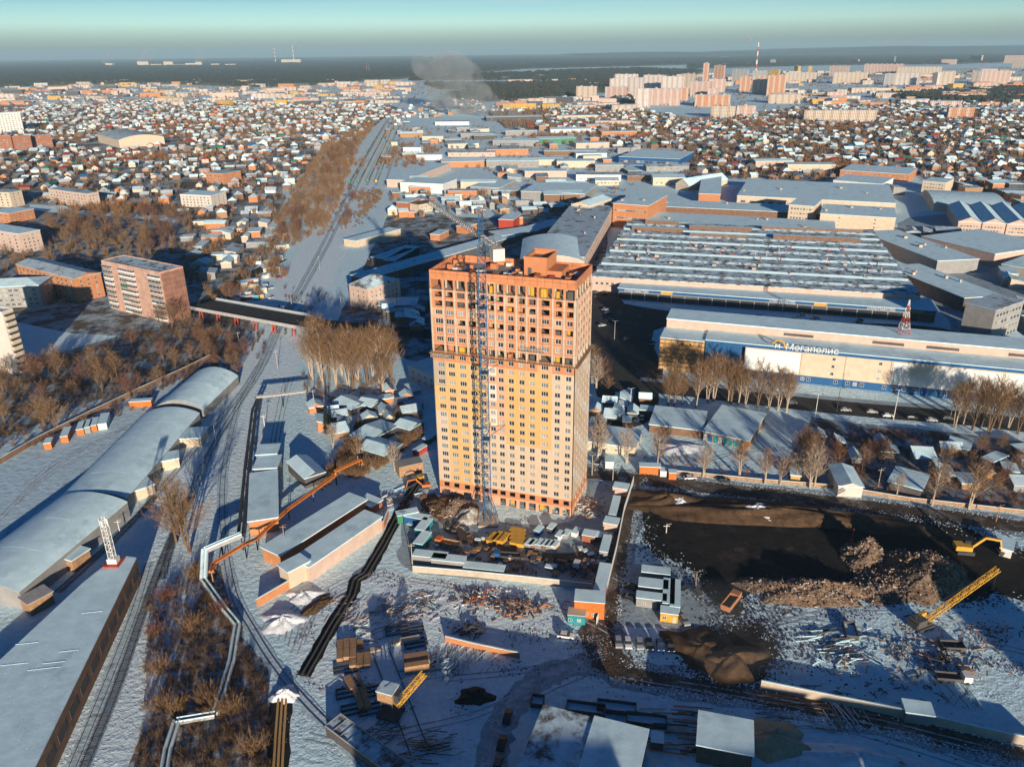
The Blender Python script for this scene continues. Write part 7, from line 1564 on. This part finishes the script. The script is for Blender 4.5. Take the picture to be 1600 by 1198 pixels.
# ================================================================ SMOKE AND HAZE
def smoke(name, label, balls, dens, col=(.75,.76,.78), scale=.02, seed=0):
    mb = bpy.data.metaballs.new(name); mb.resolution = 6; mb.render_resolution = 6; 
    V = []; t = MB(); o0 = Vector(balls[0][0])
    import bmesh
    bm = bmesh.new()
    for c, r in balls: 
        g0 = bmesh.ops.create_icosphere(bm, subdivisions=2, radius=1.0); 
        for v in g0['verts']: v.co = Vector((v.co.x*r, v.co.y*r, v.co.z*r*.85))+(Vector(c)-o0)
    me = bpy.data.meshes.new(name); bm.to_mesh(me); bm.free(); bpy.data.metaballs.remove(mb)
    o = bpy.data.objects.new(name, me); C.objects.link(o); o.location = o0
    rm = o.modifiers.new('remesh', 'REMESH'); rm.mode = 'VOXEL'; rm.voxel_size = min(r for _, r in balls)*.18
    m = bpy.data.materials.new(name); m.use_nodes = True; n = m.node_tree; n.nodes.remove(n.nodes['Principled BSDF']); out = n.nodes['Material Output']
    pv = nd(n, 'ShaderNodeVolumePrincipled'); pv.inputs['Color'].default_value = (*col, 1); pv.inputs['Anisotropy'].default_value = 0.0
    tc = nd(n, 'ShaderNodeTexCoord'); nz = nd(n, 'ShaderNodeTexNoise'); nz.inputs['Scale'].default_value = scale; nz.inputs['Detail'].default_value = 5
    rr = nd(n, 'ShaderNodeMapRange'); rr.inputs[1].default_value = .40; rr.inputs[2].default_value = .66; rr.inputs[3].default_value = 0; rr.inputs[4].default_value = dens
    n.links.new(tc.outputs['Object'], nz.inputs[0]); n.links.new(nz.outputs[0], rr.inputs[0]); n.links.new(rr.outputs[0], pv.inputs['Density']); n.links.new(pv.outputs[0], out.inputs['Volume'])
    m.cycles.volume_sampling = 'MULTIPLE_IMPORTANCE'; me.materials.append(m); return tag(o, label, 'smoke', kind='stuff')
s0 = G(825,187); B = []
for f, h, r in ((0,5,12),(.12,10,18),(.25,18,26),(.4,28,36),(.52,46,44),(.62,80,50),(.75,100,54),(.66,40,50),(.85,84,50),(1.0,112,48),(.9,40,42)):
    B.append(((s0.x-f*235, s0.y+f*250, h), r))
smoke('smoke_plume', 'thick grey smoke plume drifting up and left over the far works', B, .020, (.86,.92,.95))
for ch, w_, lb in ((CH1, 1, 'small white smoke plume at the top of the tall banded chimney'), (CH3, 2.2, 'thin smoke plume blowing right from the left horizon chimney')):
    p, h = ch; s_ = -1 if w_ == 1 else 1
    smoke('smoke_wisp', lb, [((p.x+s_*k*14*w_, p.y, h+4+k*3*w_), (5+k*2.2)*w_) for k in range(6)], .035/w_, (.95,.93,.9), .05/w_)
g0 = G(1150,1010); smoke('ground_smoke', 'thin grey smoke drifting low over the dug ground', [((g0.x+i*5, g0.y+j*6, 4), 8) for i in range(-1,3) for j in range(-1,3)], .012, (.5,.5,.52), .08)
for x, y, r in ((165,102,60),(222,101,80),(308,100,60)):
    p = G(x, y); smoke('steam_cloud', ('left','middle','right')[(165,222,308).index(x)]+' steam cloud over the refinery on the left horizon', [((p.x+k*r*.7, p.y, 60+k*r*.5), r*(1+k*.2)) for k in range(3)], .006, (.95,.95,.95), .008)
hz = MB(); hz.box(-41000,-1500,-1.5,41000,42000,300); o = hz.build('haze', []); m = bpy.data.materials.new('haze'); m.use_nodes = True; n = m.node_tree; n.nodes.remove(n.nodes['Principled BSDF'])
pv = nd(n, 'ShaderNodeVolumePrincipled'); pv.inputs['Color'].default_value = (.56,.83,1.0,1); pv.inputs['Density'].default_value = 5.5e-5; pv.inputs['Anisotropy'].default_value = 0.0
n.links.new(pv.outputs[0], n.nodes['Material Output'].inputs['Volume']); o.data.materials.append(m); tag(o, 'thin bluish winter haze over the whole city', 'haze', kind='stuff')
# ================================================================ labels of look-alikes are told apart by counting from the left
for o in [o for o in C.objects if o.parent is None and o.get('label') in ('x', 'car')]:      # kinds built but not used
    for ch in list(o.children): bpy.data.objects.remove(ch)
    bpy.data.objects.remove(o)
cnt = defaultdict(list)
for o in C.objects:
    if o.parent is None and 'label' in o.keys() and 'category' in o.keys(): cnt[o['label']].append(o)
for lab, os_ in cnt.items():
    n = len(os_)
    if n < 2: continue
    if n <= 20:
        os_.sort(key=lambda o: proj(o.location.x, o.location.y)[0])
        for i, o in enumerate(os_): o['label'] = ('leftmost ' if i == 0 else 'rightmost ' if i == n-1 else ORD[i]+' from left, ')+lab
    else:
        os_.sort(key=lambda o: -proj(o.location.x, o.location.y)[1]); nr = math.ceil(n/9)
        for r in range(nr):
            rw = sorted(os_[r*n//nr:(r+1)*n//nr], key=lambda o: proj(o.location.x, o.location.y)[0])
            for i, o in enumerate(rw): o['label'] = f"{ORD[i]} from left in {'nearest' if r == 0 else 'farthest' if r == nr-1 else ORD[r]} row, {lab}"
